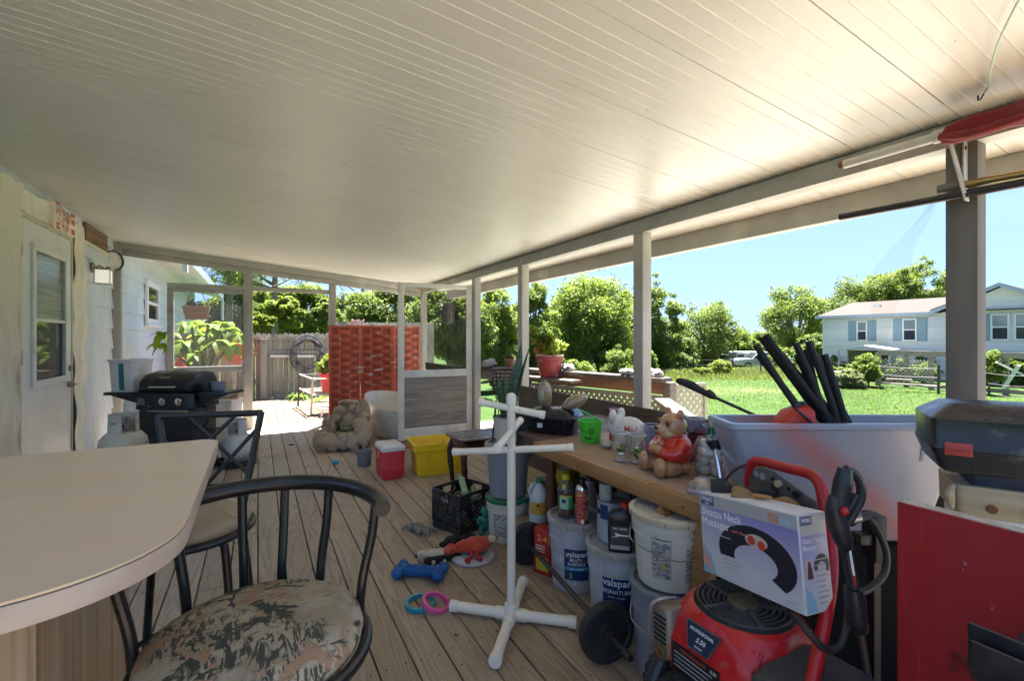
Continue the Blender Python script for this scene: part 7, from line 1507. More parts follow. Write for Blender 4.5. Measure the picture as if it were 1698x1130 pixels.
def pine(label, px, d, top, r, seed):
    p = PD(px, 561, d); gz = ground(p.x, p.y); t = thing('pine_tree', label, 'tree', (p.x, p.y, gz), 0); q = np.random.default_rng(seed)
    zt = 1.36+(561-top)*d/F-gz; mb = MB(); mb.tube(cat([(0,0,0),(.15,.1,zt*.5),(.0,.0,zt)],6), list(np.linspace(r, r*.5, 13)), 10)
    ce = []; 
    for k in range(14):
        a = q.uniform(0,6.28); L_ = q.uniform(.6,2.0); z = zt*q.uniform(.55,1.0); e = Vector((math.cos(a)*L_, math.sin(a)*L_, z+.3)); mb.tube([(0,0,z-.2),e], [.05,.015], 5); ce.append(e)
    part('trunk', mb, PALE_BARK, t); quads_obj('crown', leaves(ce, [q.uniform(.4,.8) for _ in ce], 5000, .12, rng=q, aspect=.16), LF['pine'], t)
pine('bare trunked pine nearest the house eave', 374, 21, 330, .17, 21); pine('straight pine trunk between the far porch posts', 450, 20, 330, .16, 22); pine('thin pine partly hidden behind the folding screen', 598, 27, 360, .13, 23)
# ---- shrubs
tree('leafy_shrub', 'yellow green shrub above the fence near the pine trunk', 472, 520, 30, 34, 14, LF['yellow'], 6000, .075, 24, .05, seed=31, limbs=6)
tree('leafy_shrub', 'low yellow leaved shrub just over the fence top', 432, 536, 26, 20, 13, LF['yellow'], 4000, .07, 18, .04, seed=32, limbs=5)
tree('leafy_shrub', 'bright light green bush at the fence behind the orange sign', 540, 525, 24, 32, 15, LF['bright'], 4500, .08, 18, .05, seed=33, limbs=5)
for i, (px, py, hw, hh, d, lf, lb) in enumerate(((905,612,40,34,24,'bright','bright bush at the foot of the slim light tree'),(960,620,34,28,23,'bright','bright bush left of the big oak trunk'),(1035,612,34,40,25,'oak','deep green bush right of the big oak trunk'),(1072,606,22,40,27,'bright','light green bush beside the middle post'),(850,610,44,40,22,'oak','shady bush behind the wire basket'),(1130,625,22,16,31,'bright','small bush in front of the mossy oak'),(1165,622,20,14,28,'bright','round bright shrub left of the pale fence posts'),(1195,614,26,20,29,'yellow','bright weedy shrub in front of the silver pickup'),(1432,612,30,26,21,'bright','bright green weed shrub in front of the canopy'),(1405,632,36,20,20.5,'moss','grey green bush by the wire fence corner'),(1640,612,26,36,18,'bright','tall bright weeds right of the near post'),(1300,600,34,22,40,'oak','green bush behind the black pipes'),(1492,614,30,20,23,'bright','green weeds behind the plank rail fence, left clump'),(1530,618,26,18,22.5,'yellow','yellowish weeds behind the plank rail fence beside the near post'),(1684,620,34,24,21,'oak','dark green bush behind the leaning boards'),(1380,618,24,16,24,'oak','low scrub by the canopy side'),(1470,604,30,20,27.5,'oak','foundation shrub under the second neighbour window'),(1395,606,26,18,28,'bright','foundation shrub at the left corner of the neighbour house'),(1548,604,34,22,24.5,'oak','foundation shrub beside the near post on the neighbour wall'),(1655,606,44,26,21.5,'bright','leafy foundation shrub below the gable windows'))):
    tree('leafy_shrub', lb, px, py, hw, hh, d, LF[lf], 5200, .0036*d, 22, .04, seed=40+i, limbs=6, cs=.38)
# dry grass strip and weeds at the wood edge
V = []
q = np.random.default_rng(77)
for k in range(9000):
    px = q.uniform(960, 1340)+q.normal(0,12); d = q.uniform(24, 38); p = PD(px, 561, d); z = ground(p.x, p.y); h = q.uniform(.08,.40); a = q.uniform(0,6.28); w_ = .02; l_ = q.normal(0,.12,2)
    V.append([[p.x-w_,p.y,z],[p.x+w_,p.y,z],[p.x+w_*.3+l_[0],p.y+l_[1],z+h],[p.x-w_*.3+l_[0],p.y+l_[1],z+h*.95]])
o = quads_obj('long_grass', np.array(V), leafm('dry_grass', (.05,.065,.018), (.085,.08,.035), .4, .4, (.12,.11,.055))); o['kind'] = 'stuff'; o['label'] = 'strip of long dry grass along the wood edge'; o['category'] = 'grass'
# far woods closing the horizon
ce, rr = [], []
for k in range(240):
    px = 250+1200*k/239; d = q.uniform(85, 120); hgt = q.uniform(3.5, 8.5) if px < 1110 else q.uniform(2.5, 5.0)
    p = PD(px, 561, d)
    for j in range(3): ce.append((p.x+q.normal(0,1.5), p.y+q.normal(0,1.5), ground(p.x,p.y)+hgt*(.25+.33*j)*q.uniform(.8,1.1))); rr.append(q.uniform(1.5,2.8))
o = quads_obj('far_woods', leaves(ce, rr, 60000, .42, rng=q), LF['oak']); o['kind'] = 'stuff'; o['label'] = 'far belt of woods along the horizon'; o['category'] = 'woods'
# ================================================================ wooden fence at the end of the deck
gw = M('grey_pickets', (.30,.265,.22), .85, var=((1,5,.4,.7,(.20,.17,.135),(6,6,1)),(1,4,.5,.7,(.40,.365,.31),(60,60,1)),(3,5,.60,.72,(.12,.10,.08))), bump=(20,.3,(3,3,.3)))
def picket_fence(label, x0, x1, y, z0, z1, posts, pw=.112):
    t = thing('picket_fence', label, 'fence', (0,0,0)); mb = MB(); x = x0
    while x < x1:
        h = z1+rnd.uniform(-.025,.02); w_ = pw-rnd.uniform(.004,.014)
        mb.loft([[(x,y+k,z0),(x+w_,y+k,z0),(x+w_,y+k,h-.04),(x+w_*.78,y+k,h),(x+w_*.22,y+k,h),(x,y+k,h-.04)] for k in (0,.018)]); x += pw
    part('pickets', mb, gw, t, smooth=0)
    for z in (z0+.30, z1-.45, z1-.12): part('rail', MB().bx(x0,x1,y-.042,y-.001,z-.04,z+.04), gw, t, .003)
    for p in posts: part('post', MB().bx(p-.065,p+.065,y-.16,y-.0425,z0-.6,z1-.14), gw, t, .005)
    return t
FYY = 11.85
picket_fence('weathered grey picket fence closing off the far end of the deck', -2.4, 3.4, FYY, -.35, 1.48, (PY(437,600,FYY).x, 2.3))
picket_fence('taller pale picket fence section behind the folding screen', 1.75, 4.6, 13.4, -.6, 1.82, (3.9,))
tw = solo('pink_towel', MB().grid(lambda a,b: (PY(582,540,13.3).x+.36*a, 13.36-.03*math.sin(a*9)*b-.02*(1-b), 1.86-.22*b+.02*math.sin(a*14)), 14, 6), M('faded_pink', (.50,.24,.22), .9, var=((9,4,.5,.7,(.6,.5,.48)),)), 'faded pink towel draped over the taller fence section', 'towel')
mdf = tw.modifiers.new('t', 'SOLIDIFY'); mdf.thickness = .008
wbar = thing('white_rail', 'white plastic rail fixed along the grey fence below the hose coil', 'rail', (0,0,0)); a, b = PY(448,591,FYY-.09), PY(520,591,FYY-.09); part('bar', MB().bar(a,b,.03,.055), M('white_vinyl', (.62,.62,.60), .5), wbar); 
for k in (.1,.9): part('bracket', MB().box(a+(b-a)*k+Vector((0,.033,0)),(.05,.035,.08)), mat['steel'], wbar)
hc = thing('hose_coil', 'grey garden hose coiled on a hanger on the fence', 'hose', PY(509,583,FYY-.11)); ghm = M('grey_hose', (.05,.055,.06), .5, var=((9,4,.5,.7,(.2,.2,.2)),))
pts = []
for k in range(150):
    a = 2*PI*k/25; r_ = .29+.035*math.sin(k*.37)+.02*(k//25); pts.append((r_*math.cos(a)*.9, -.012*(k/25)-.012, r_*math.sin(a)*(1.15 if a % (2*PI) > PI else 1)-.03+.02*math.sin(k*.2)))
part('hose', MB().tube(pts, .0125, 7), ghm, hc); part('hanger', MB().tube(arc((0,.0),.20,20,160,12), .014, 8).__class__(Matrix.Rotation(PI/2,4,'X')).tube(arc((0,.04),.22,20,160,12), .03, 8), mat['black_metal'], hc)
part('tail', MB().tube(cat([(.25,-.07,.08),(.33,-.08,-.02),(.36,-.07,-.10)],6), .0125, 7), ghm, hc)
# orange diamond road sign
sg = thing('road_sign', 'orange diamond road sign propped against the far fence', 'sign', PY(389,581,FYY-.22)); fr = frame((0,0,0),(1,0,0),(0,0,1)); oro = M('sign_orange', (.62,.10,.02), .45, var=((5,5,.5,.75,(.52,.085,.02)),))
part('plate', MB(fr).prism([(-.335,0),(-.02,-.325),(.02,-.325),(.335,0),(.02,.325),(-.02,.325)], -.003, .003), oro, sg); text('MG', .17, mat['ink'], sg, fr@Matrix.Translation((-.02,-.03,.0045)), sx=1.1); part('stand', MB().bar((0,.012,-.30),(0,.02,-1.05),.05,.02,(0,1,0)), mat['steel'], sg)
# house side: red watering can on stand, hanging trough
wc = thing('red_watering_can', 'red watering can on a post stand beyond the grill', 'watering can', (-1.15,9.72,.86), R(20)); rwm = M('can_red', (.5,.03,.025), .4); part('body', MB().lathe([(.075,0),(.08,.01),(.075,.14),(.06,.16),(.05,.16),(.055,.1)], 20, cap0=True), rwm, wc); part('spout', MB().tube([(-.06,0,.03),(-.13,0,.09),(-.20,0,.15)],[.018,.014,.02],10), rwm, wc); part('handle', MB().tube(cat([(.07,0,.04),(.13,0,.10),(.07,0,.17),(0,0,.17)],5), .009, 8), rwm, wc)
solo('post_stand', MB().bx(-.05,.05,-.05,.05,0,.83).bx(-.12,.12,-.12,.12,.8302,.859), gw, 'grey wooden post stand under the red watering can', 'stand', (-1.15,9.72,0))
tr = thing('hanging_trough', 'brown wooden planter trough hanging from the house eave', 'planter', PD(326,520,10.0)); brn = M('trough_brown', (.17,.075,.035), .8, var=((1,4,.4,.7,(.25,.13,.07),(2,2,24)),)); mb = MB(); mb.loft([[(-.19,-.10,-.13),(.19,-.10,-.13),(.19,.10,-.13),(-.19,.10,-.13)],[(-.24,-.13,.13),(.24,-.13,.13),(.24,.13,.13),(-.24,.13,.13)]]); part('trough', mb, brn, tr, .004)
part('rim', MB().loft([rrect(.50,.28,.01,.1302,2),rrect(.50,.28,.01,.155,2)]), M('trough_rim', (.3,.18,.12), .8), tr); 
for sx in (-.2,.2): part('cord', MB().tube([(sx,0,.155),(sx*.2,0,.62)], .007, 6), mat['ink'], tr)
quads_obj('plant', leaves([(-.1,0,.2),(.1,0,.2)], [.10,.10], 240, .04), LF['dark'], tr)
# big tropical plant in a pot behind the grill
BIG = leafm('broad_leaf', (.06,.125,.010), (.11,.18,.015), .5, 3, (.17,.24,.035))
pp = thing('tropical_plant', 'big bright leaved tropical plant in a tub outside the far screen door', 'potted plant', (-.80,8.95,0)); part('tub', MB().lathe([(.17,0),(.22,.36),(.24,.37),(.24,.40),(.21,.40),(.2,.33)], 28, cap0=True, cap1=True), M('tub_brown', (.2,.1,.06), .7), pp)
mb = MB(); tips = []; q2 = random.Random(4)
for (x,y,z) in ((-.42,-.1,1.42),(-.16,.05,1.60),(.10,-.12,1.56),(.36,.0,1.50),(.0,.2,1.40),(.52,-.05,1.40),(-.3,.15,1.25),(-.2,-.25,1.30),(.2,-.25,1.30),(.4,-.2,1.22),(-.05,-.3,1.12),(.3,.15,1.6),(-.5,.1,1.25)):
    mb.tube(cat([(x*.12,y*.12,.36),(x*.35,y*.35,.9),(x*.8,y*.8,z-.12),(x,y,z)],5), .018, 7); tips.append((x,y,z))
part('stem', mb, M('green_stem', (.10,.12,.045), .6), pp)
def leafblade(base, dirv, L_, w_, droop):
    d = Vector(dirv).normalized(); s = d.cross(Vector((0,0,1))).normalized(); rows = []
    for i in range(7):
        t = i/6; c = Vector(base)+d*L_*t*(1-.15*droop*t)+Vector((0,0,.10*L_*t-droop*L_*t*t*.75)); ww = w_*math.sin(PI*min(1,(t*.92+.06)))**.8
        rows.append([c-s*ww+Vector((0,0,.25*ww)), c, c+s*ww+Vector((0,0,.25*ww))])
    return rows
for tpx in tips:
    for k in range(9):
        a = 2*PI*k/9+q2.uniform(-.2,.2); mb = MB(); mb.loft(leafblade(tpx, (math.cos(a), math.sin(a), q2.uniform(-.1,.5)), q2.uniform(.20,.32), q2.uniform(.05,.08), q2.uniform(.5,1.5)), False, False, False); part('leaf', mb, BIG, pp, smooth=180)
# white tube frame with red planter, stool and pots on the sunny deck
wf = thing('tube_frame', 'white metal tube frame holding a red planter on the sunny far deck', 'plant stand', (0,0,0)); wtm = M('white_tube', (.55,.54,.50), .45, var=((9,5,.5,.7,(.36,.34,.3)),))
Q = [Vector((.72,10.05,0)), Vector((.84,8.80,0)), Vector((1.62,8.80,0)), Vector((1.62,10.05,0))]
for z in (.64, .36): part('rail', MB().tube([p+Vector((0,0,z)) for p in Q], .016, 8, True), wtm, wf)
for i, p in enumerate(Q): part('leg', MB().tube([p+Vector((0,0,.66)), p+Vector((-.03 if i in (0,1) else .03, 0, .012))], .018, 8), wtm if i in (1,2) else mat['dark_steel'], wf)
for k in range(4): part('slat', MB().bar((.76,9.0+.25*k,.37),(1.6,9.0+.25*k,.37),.05,.015), gw, wf)
rpl = thing('red_planter', 'red plastic trough planter of yellow green foliage in the tube frame', 'planter', (1.28,9.05,.3785)); part('trough', MB().loft([rrect(.50,.20,.03,0,4),rrect(.60,.28,.04,.30,4),rrect(.63,.31,.04,.302,4),rrect(.63,.31,.04,.33,4),rrect(.57,.25,.03,.33,4),rrect(.5,.2,.03,.25,4)]), rp, rpl, .003)
part('soil', MB().loft([rrect(.56,.24,.03,.24,4),rrect(.55,.23,.03,.29,4)]), M('soil2', (.03,.02,.014), 1), rpl); quads_obj('foliage', leaves([(x,0,z) for x,z in ((-.22,.45),(-.1,.56),(.05,.62),(.18,.52),(.26,.45),(-.02,.42))], [.15,.16,.17,.15,.12,.15], 2600, .040), LF['yellow'], rpl)
fl_ = M('red_flower', (.55,.06,.02), .6); quads_obj('flowers', leaves([(-.05,0,.70),(.12,0,.66),(.25,0,.58)], [.06,.06,.05], 90, .03), fl_, rpl)
stl = thing('white_step_stool', 'low white plastic step stool under the tube frame edge', 'stool', (1.20,8.62,0), R(-8)); part('top', MB().loft([rrect(.52,.26,.03,.115,4),rrect(.54,.28,.04,.125,4),rrect(.54,.28,.04,.148,4)]), wpl, stl, .003)
for sx in (-.22,.22):
    for sy in (-.10,.10): part('leg', MB().cyl((sx,sy,.1149),(sx*1.08,sy*1.1,0),.022,.018,n=10), wpl, stl)
gp2 = thing('teal_pot', 'grey teal flower pot of dark foliage on the white step stool', 'potted plant', (1.22,8.62,.1485)); part('pot', MB().lathe([(.075,0),(.09,.03),(.105,.16),(.112,.165),(.112,.19),(.10,.19),(.09,.14)], 24, cap0=True, cap1=True), M('teal_glaze', (.09,.16,.17), .35), gp2); quads_obj('foliage', leaves([(0,0,.25),(.05,0,.30),(-.06,.02,.27)], [.10,.08,.08], 500, .035), LF['dark'], gp2)
def spider(label, x, y, z, n, L_, mt):
    t = thing('strap_leaf_plant', label, 'plant', (x,y,z)); qq = random.Random(int(x*100))
    for k in range(n):
        a = qq.uniform(0,6.28); mb = MB(); mb.loft(leafblade((0,0,.02), (math.cos(a),math.sin(a),qq.uniform(.5,1.6)), L_*qq.uniform(.6,1.1), .018, qq.uniform(.6,1.3)), False, False, False); part('leaf', mb, mt, t, smooth=180)
spider('light green strap leaved clump at the foot of the far fence', .78, 11.2, .0, 34, .50, BIG)
spider('second strap leaved clump beside the tube frame legs', 1.15, 10.6, .0, 26, .42, BIG)
spider('purple tinged strap leaved plant by the orange sign', -.55, 11.2, .0, 20, .55, leafm('purple_leaf', (.09,.03,.05), (.15,.07,.09), .4, 2, (.2,.14,.12)))
# ================================================================ outside deck railing
rwd = M('rail_weathered', (.10,.08,.066), .85, var=((1,5,.4,.7,(.055,.045,.04),(3,3,30)),(1,4,.55,.7,(.19,.165,.145),(5,5,50))), bump=(20,.4)); rbr = M('rail_brown', (.26,.135,.065), .75, var=((1,5,.4,.7,(.17,.085,.045),(4,4,30)),)); rpl_ = M('rail_pale', (.20,.17,.14), .8, var=((1,5,.4,.7,(.14,.11,.09),(4,4,30)),))
ral = thing('deck_railing', 'weathered wooden deck railing with lattice outside the open bays', 'railing', (0,0,0)); E0, E1, E2 = Vector((3.56,3.30,.945)), Vector((3.10,5.32,.945)), Vector((2.66,5.86,.945))
part('cap_board', MB().bar(E0, E1, .19, .036), rwd, ral, .003); part('cap_board', MB().bar(E1+Vector((-.01,.05,0)), E2, .15, .036), rwd, ral, .003); part('rail', MB().bar(E0-Vector((0,0,.09)), E1-Vector((0,0,.09)), .036, .12), rbr, ral, .003); part('rail', MB().bar(E1-Vector((.01,-.05,.09)), E2-Vector((0,0,.09)), .036, .12), rpl_, ral, .003)
part('ledge', MB().bar(Vector((3.16,4.25,.868)), Vector((2.99,5.15,.868)), .20, .03), rpl_, ral, .003)
part('post', MB().bx(3.51,3.60,3.22,3.31,.002,.9255), rpl_, ral, .004); part('post', MB().bx(3.055,3.145,5.30,5.39,.002,.926), rpl_, ral, .004); part('post', MB().bx(2.63,2.70,5.85,5.92,.002,.926), rpl_, ral, .004)
lat_m = M('beige_lattice', (.26,.235,.185), .6)
def lattice(name, o, rt, Lx, Lz, parent, step=.075, w_=.030):
    fr = frame(o, rt, (0,0,1)); mb = MB(fr); n = int((Lx+Lz)/step)+1
    for k in range(n):
        a = k*step-Lz
        for sg in (1,-1):
            t0 = max(0, -a); t1 = min(Lz, Lx-a)
            if t1-t0 < .03: continue
            p = (lambda t: (a+t, t, 0)) if sg > 0 else (lambda t: (Lx-a-t, t, .006))
            mb.bar(p(t0), p(t1), w_, .005, (0,0,1))
    pt = part(name, mb, lat_m, parent, smooth=0); pt['kind'] = 'stuff' if n > 100 else ''
    if not pt['kind']: del pt['kind']
    mb = MB(fr); mb.bx(0,Lx,-.03,0,-.012,.018); mb.bx(0,Lx,Lz,Lz+.03,-.012,.018); mb.bx(-.03,0,-.03,Lz+.03,-.012,.018); mb.bx(Lx,Lx+.03,-.03,Lz+.03,-.012,.018); part('lattice_frame', mb, lat_m, parent)
rv_ = (E1-E0).normalized(); lattice('lattice', E0+rv_*.10+Vector((.02,0,-.80)), rv_, (E1-E0).length-.25, .60, ral)
ltp = thing('lattice_panel', 'short free standing lattice panel at the end of the railing', 'lattice', (0,0,0)); lattice('lattice', (3.66,3.27,.05), (1,-.06,0), .36, .82, ltp, .085, .034)
hr = thing('stair_handrail', 'pale weathered stair handrail sloping down from the railing end', 'handrail', (0,0,0)); A_, B_ = PD(1098,664,4.35), PD(1178,722,3.35); part('board', MB().bar(A_, B_, .14, .036), rpl_, hr, .003); part('stringer', MB().bar(A_-Vector((0,0,.065)), B_-Vector((0,0,.065)), .035, .09), rpl_, hr, .003)
for k in (.15,.9): p = A_+(B_-A_)*k; part('post', MB().bx(p.x-.04,p.x+.04,p.y-.04,p.y+.04,.002,p.z-.112), rpl_, hr)
rpt = thing('red_flower_pot', 'large faded red plastic pot with a leafy plant on the railing ledge', 'potted plant', (3.085,4.70,.8845)); part('pot', MB().lathe([(.105,0),(.112,.01),(.150,.20),(.163,.205),(.168,.255),(.160,.258),(.148,.22),(.145,.2)], 36, cap0=True, cap1=True), M('faded_red_pot', (.34,.05,.055), .5, var=((5,5,.45,.7,(.27,.035,.04)),(6,5,.60,.72,(.5,.40,.37)))), rpt, smooth=50); part('rim', MB().lathe([(.165,.2585),(.171,.262),(.171,.272),(.158,.272)], 36), M('pale_rim', (.52,.38,.34), .5), rpt)
q3 = np.random.default_rng(5); cs3 = [(q3.normal(0,.12),q3.normal(0,.12),q3.uniform(.32,.60)) for _ in range(16)]; quads_obj('foliage', leaves(cs3, [.075]*16, 1100, .034, rng=q3), LF['yellow'], rpt); quads_obj('red_foliage', leaves([(-.12,-.05,.38),(-.08,.0,.47),(-.13,.03,.33)], [.06]*3, 260, .034, rng=q3), leafm('red_leaf', (.35,.10,.03), (.45,.22,.05), .4, 3, (.5,.35,.1)), rpt)
mb = MB()
for k in range(9): a = 2*PI*k/9; mb.tube(cat([(0,0,.2),(.05*math.cos(a),.05*math.sin(a),.35),(.10*math.cos(a),.10*math.sin(a),.52)],4), .004, 5)
part('stem', mb, M('plant_stem', (.12,.1,.04), .7), rpt)
clm = M('striped_rag', (.50,.47,.44), .95, var=((1,3,.48,.56,(.12,.11,.11),(30,10,24)),(9,5,.5,.7,(.34,.31,.28))), bump=(40,.5))
def rag(label, p, rz, sx, flat):
    t = thing('rag_bundle', label, 'rag', p, rz); mb = MB(); qq = random.Random(int(p[1]*100))
    for k in range(8): mb.ell((qq.uniform(-sx,sx),qq.uniform(-.05,.05),qq.uniform(.03,.05)),(.05,.045,.035 if flat else .05),10,7)
    blob_part('cloth', mb, clm, t, .009, 1, (.05,.05 if not flat else .03)); return t
rq = lambda t: E0+(E1-E0)*t+Vector((0,0,.012))
rag('flat folded grey and white striped rag on the railing by the red pot', rq(.73), R(100), .09, True); rag('round crumpled pale rag on the railing right of the folded rag', rq(.63), R(20), .03, False); rag('flat dark striped rag on the railing just left of the post', rq(.22), R(100), .07, True); rag('crumpled pale rag at the near end of the railing', rq(.07), R(40), .03, False)
rck = thing('rail_rock', 'lumpy grey stone sitting on the short railing near the door', 'stone', (2.77,5.72,.963)); mb = MB(); mb.ell((0,0,.05),(.11,.09,.055),14,9); mb.ell((.05,.02,.08),(.05,.05,.04),10,8); blob_part('stone', mb, M('grey_stone', (.30,.28,.26), .85, var=((12,5,.45,.7,(.18,.17,.16)),), bump=(40,.5)), rck, .012, 1, (.05,.03))
rck2 = thing('clay_pot', 'small brown clay pot on the short railing behind the snake plant', 'pot', (2.98,5.50,.963)); part('pot', MB().lathe([(.055,0),(.075,.10),(.08,.105),(.08,.12),(.07,.12),(.06,.05)], 20, cap0=True, cap1=True), M('clay', (.25,.13,.08), .8), rck2); quads_obj('foliage', leaves([(0,0,.15)], [.06], 160, .025), LF['dark'], rck2)
# ================================================================ neighbour's house and yard
HXX = 30.8; gz0 = ground(0,0)
nh = thing('neighbour_house', 'long white sided house with blue shutters and brown roof across the lawn', 'house', (0,0,0)); vs_ = M('white_vinyl_siding', (.58,.575,.56), .55, var=((1,1,.47,.53,(.50,.51,.53),(.01,.01,4.4)),(2,5,.5,.8,(.52,.53,.54)))); tg = M('blue_grey_trim', (.30,.35,.42), .5); rfm = M('brown_shingles', (.034,.021,.015), .9, var=((2,6,.4,.7,(.031,.020,.015)),(40,3,.5,.7,(.048,.034,.026))))
ynorth = PX(1365,560,HXX).y; zE = 2.66; pk = PX(1658,471,HXX-.3); yl = PX(1541,514,HXX-.3).y; yr = 2*pk.y-yl
part('wall', MB().bx(HXX, HXX+8, -6, ynorth, gz0-.3, zE), vs_, nh); part('wall', MB().add([(HXX-.04,yl-.2,zE-.1),(HXX-.04,yr+.2,zE-.1),(HXX-.04,pk.y,pk.z-.12),(HXX+3,yl-.2,zE-.1),(HXX+3,yr+.2,zE-.1),(HXX+3,pk.y,pk.z-.12)],[(0,1,2),(3,5,4),(0,3,4,1),(1,4,5,2),(2,5,3,0)]), vs_, nh)
zR = 3.72; mb = MB(); mb.add([(HXX-.32,-6.3,zE+.02),(HXX-.32,ynorth+.3,zE+.02),(HXX+4,ynorth+.3,zR),(HXX+4,-6.3,zR),(HXX+8.3,-6.3,zE+.02),(HXX+8.3,ynorth+.3,zE+.02)],[(0,1,2,3),(3,2,5,4),(1,5,2),(0,3,4)]); part('roof', mb, rfm, nh, smooth=0)
ro_ = MB(); ro_.add([(HXX-.34,yl,zE+.14),(HXX-.34,pk.y,pk.z+.02),(HXX+4.2,pk.y,pk.z+.02),(HXX+2.2,yl,zE+.14),(HXX-.34,yr,zE+.14),(HXX+2.2,yr,zE+.14)],[(0,1,2,3),(1,4,5,2)]); part('gable_roof', ro_, rfm, nh, smooth=0)
zz = gz0-.3; pr = []
while zz < zE-.1: pr += [(HXX-.030, zz), (HXX-.004, min(zz+.19, zE-.1))]; zz += .19
part('siding', MB().loft([[(x, yv, z) for x, z in pr] for yv in (-6, ynorth-.13)], False, False, False), vs_, nh, smooth=0)
part('fascia', MB().bx(HXX-.37,HXX-.325,yl,ynorth+.3,zE-.10,zE+.06), tg, nh)
for a, b in (((HXX-.36,yl,zE-.0),(HXX-.36,pk.y,pk.z)),((HXX-.36,pk.y,pk.z),(HXX-.36,yr,zE))): part('rake_trim', MB().bar(a, b, .05, .20, (1,0,0)) if False else MB().add([(a[0],a[1],a[2]-.12),(b[0],b[1],b[2]-.12),(b[0],b[1],b[2]+.07),(a[0],a[1],a[2]+.07),(a[0]-.04,a[1],a[2]-.12),(b[0]-.04,b[1],b[2]-.12),(b[0]-.04,b[1],b[2]+.07),(a[0]-.04,a[1],a[2]+.07)],[(0,1,2,3),(4,7,6,5),(0,4,5,1),(3,2,6,7)]), tg, nh)
part('corner_trim', MB().bx(HXX-.03,HXX+.06,ynorth-.12,ynorth+.02,gz0-.3,zE-.101), vs_, nh)
rv2 = PD(1478,498,29); part('roof_vent', MB().box((HXX+2.2,rv2.y,3.24),(.35,.35,.22),0,0,R(14)), M('vent_white', (.6,.6,.58), .5), nh)
shm = M('blue_shutter', (.17,.25,.31), .6); glz = M('dark_pane', (.025,.03,.045), .08, spec=.8); glu = M('pane_reflecting', (.16,.20,.24), .08, spec=.8)  # upper panes lighter: reflection put into the glass colour
def win(px0, px1, py0, py1, sh=(1,1), wsh=.40):
    a, b = PX(px0,py0,HXX), PX(px1,py1,HXX); y0, y1, z0, z1 = b.y, a.y, b.z, a.z
    w_ = MB()
    for q in ((y0,y0+.07,z0,z1),(y1-.07,y1,z0,z1),(y0+.0701,y1-.0701,z1-.07,z1),(y0+.0701,y1-.0701,z0,z0+.07),(y0+.0701,y1-.0701,(z0+z1)/2-.03,(z0+z1)/2+.03)): w_.bx(HXX-.075,HXX-.002,*q)
    wo = part('window', w_, M('frame_white', (.62,.62,.62), .5) if 'frame_white' not in bpy.data.materials else bpy.data.materials['frame_white'], nh)
    part('pane', MB().bx(HXX-.045,HXX-.004,y0+.06,y1-.06,z0+.06,(z0+z1)/2-.02), glz, wo); part('pane', MB().bx(HXX-.05,HXX-.004,y0+.06,y1-.06,(z0+z1)/2+.02,z1-.06), glu, wo)
    if sh[0]: part('shutter', MB().bx(HXX-.065,HXX-.002,y1+.02,y1+.02+wsh,z0,z1), shm, nh)
    if sh[1]: part('shutter', MB().bx(HXX-.065,HXX-.002,y0-.02-wsh,y0-.02,z0,z1), shm, nh)
win(1421,1439,533,566); win(1497,1521,529,566); win(1643,1675,521,565,(1,0)); win(1682,1716,520,565,(0,1))
# canopy shed, storage chest
cpn = thing('canopy_shed', 'small open fronted garden canopy with pale metal roof in neighbour yard', 'shed', (0,0,0)); c0_ = PD(1434,590,24); g0z = ground(c0_.x,c0_.y); gm3 = M('shed_metal', (.42,.41,.40), .5, .3, var=((5,5,.5,.7,(.3,.29,.28)),)); rgt, fw_ = Vector((.25,-.97,0)), Vector((.97,.25,0))
def cp(a, b, z): return Vector((c0_.x,c0_.y,0))+rgt*a+fw_*b+Vector((0,0,z))
zt_ = .98; part('roof', MB().loft([[cp(a,b,z) for a,z in ((-1.25,zt_-.22),(0,zt_),(1.15,zt_-.2),(1.15,zt_-.27),(0,zt_-.07),(-1.25,zt_-.29))] for b in (-.25,2.1)]), M('shed_roof', (.55,.55,.53), .5), cpn)
for a in (-1.1,1.0):
    for b in (-.1,1.95): p = cp(a,b,0); part('post', MB().cyl((p.x,p.y,g0z),(p.x,p.y,zt_-.26),.045,n=8), gm3, cpn)
part('back_panel', MB().add([cp(-1.08,1.98,g0z),cp(.98,1.98,g0z),cp(.98,1.98,zt_-.3),cp(-1.08,1.98,zt_-.3),cp(-1.08,2.0,g0z),cp(.98,2.0,g0z),cp(.98,2.0,zt_-.3),cp(-1.08,2.0,zt_-.3)],[(0,1,2,3),(4,7,6,5),(0,4,5,1),(3,2,6,7),(0,3,7,4),(1,5,6,2)]), M('shed_dark', (.16,.145,.13), .9), cpn)
part('side_panel', MB().add([cp(1.03,-.1,g0z),cp(1.03,1.9,g0z),cp(1.03,1.9,zt_-.28),cp(1.03,-.1,zt_-.28),cp(1.06,-.1,g0z),cp(1.06,1.9,g0z),cp(1.06,1.9,zt_-.28),cp(1.06,-.1,zt_-.28)],[(0,1,2,3),(4,7,6,5),(0,4,5,1),(3,2,6,7),(0,3,7,4),(1,5,6,2)]), gm3, cpn)
c1_ = PD(1501,590,25.5); sb_ = thing('storage_chest', 'grey outdoor storage chest with a curved white lid against the neighbour house', 'chest', (c1_.x,c1_.y,ground(c1_.x,c1_.y)), R(-76)); part('body', MB().loft([rrect(.95,.6,.04,0,3),rrect(1.0,.65,.04,1.50,3)]), M('chest_grey', (.17,.18,.20), .5), sb_); part('lid', MB().loft([rrect(1.06,.70,.05,1.502,3),rrect(1.06,.70,.05,1.56,3),rrect(.7,.5,.05,1.63,3)]), wpl, sb_)
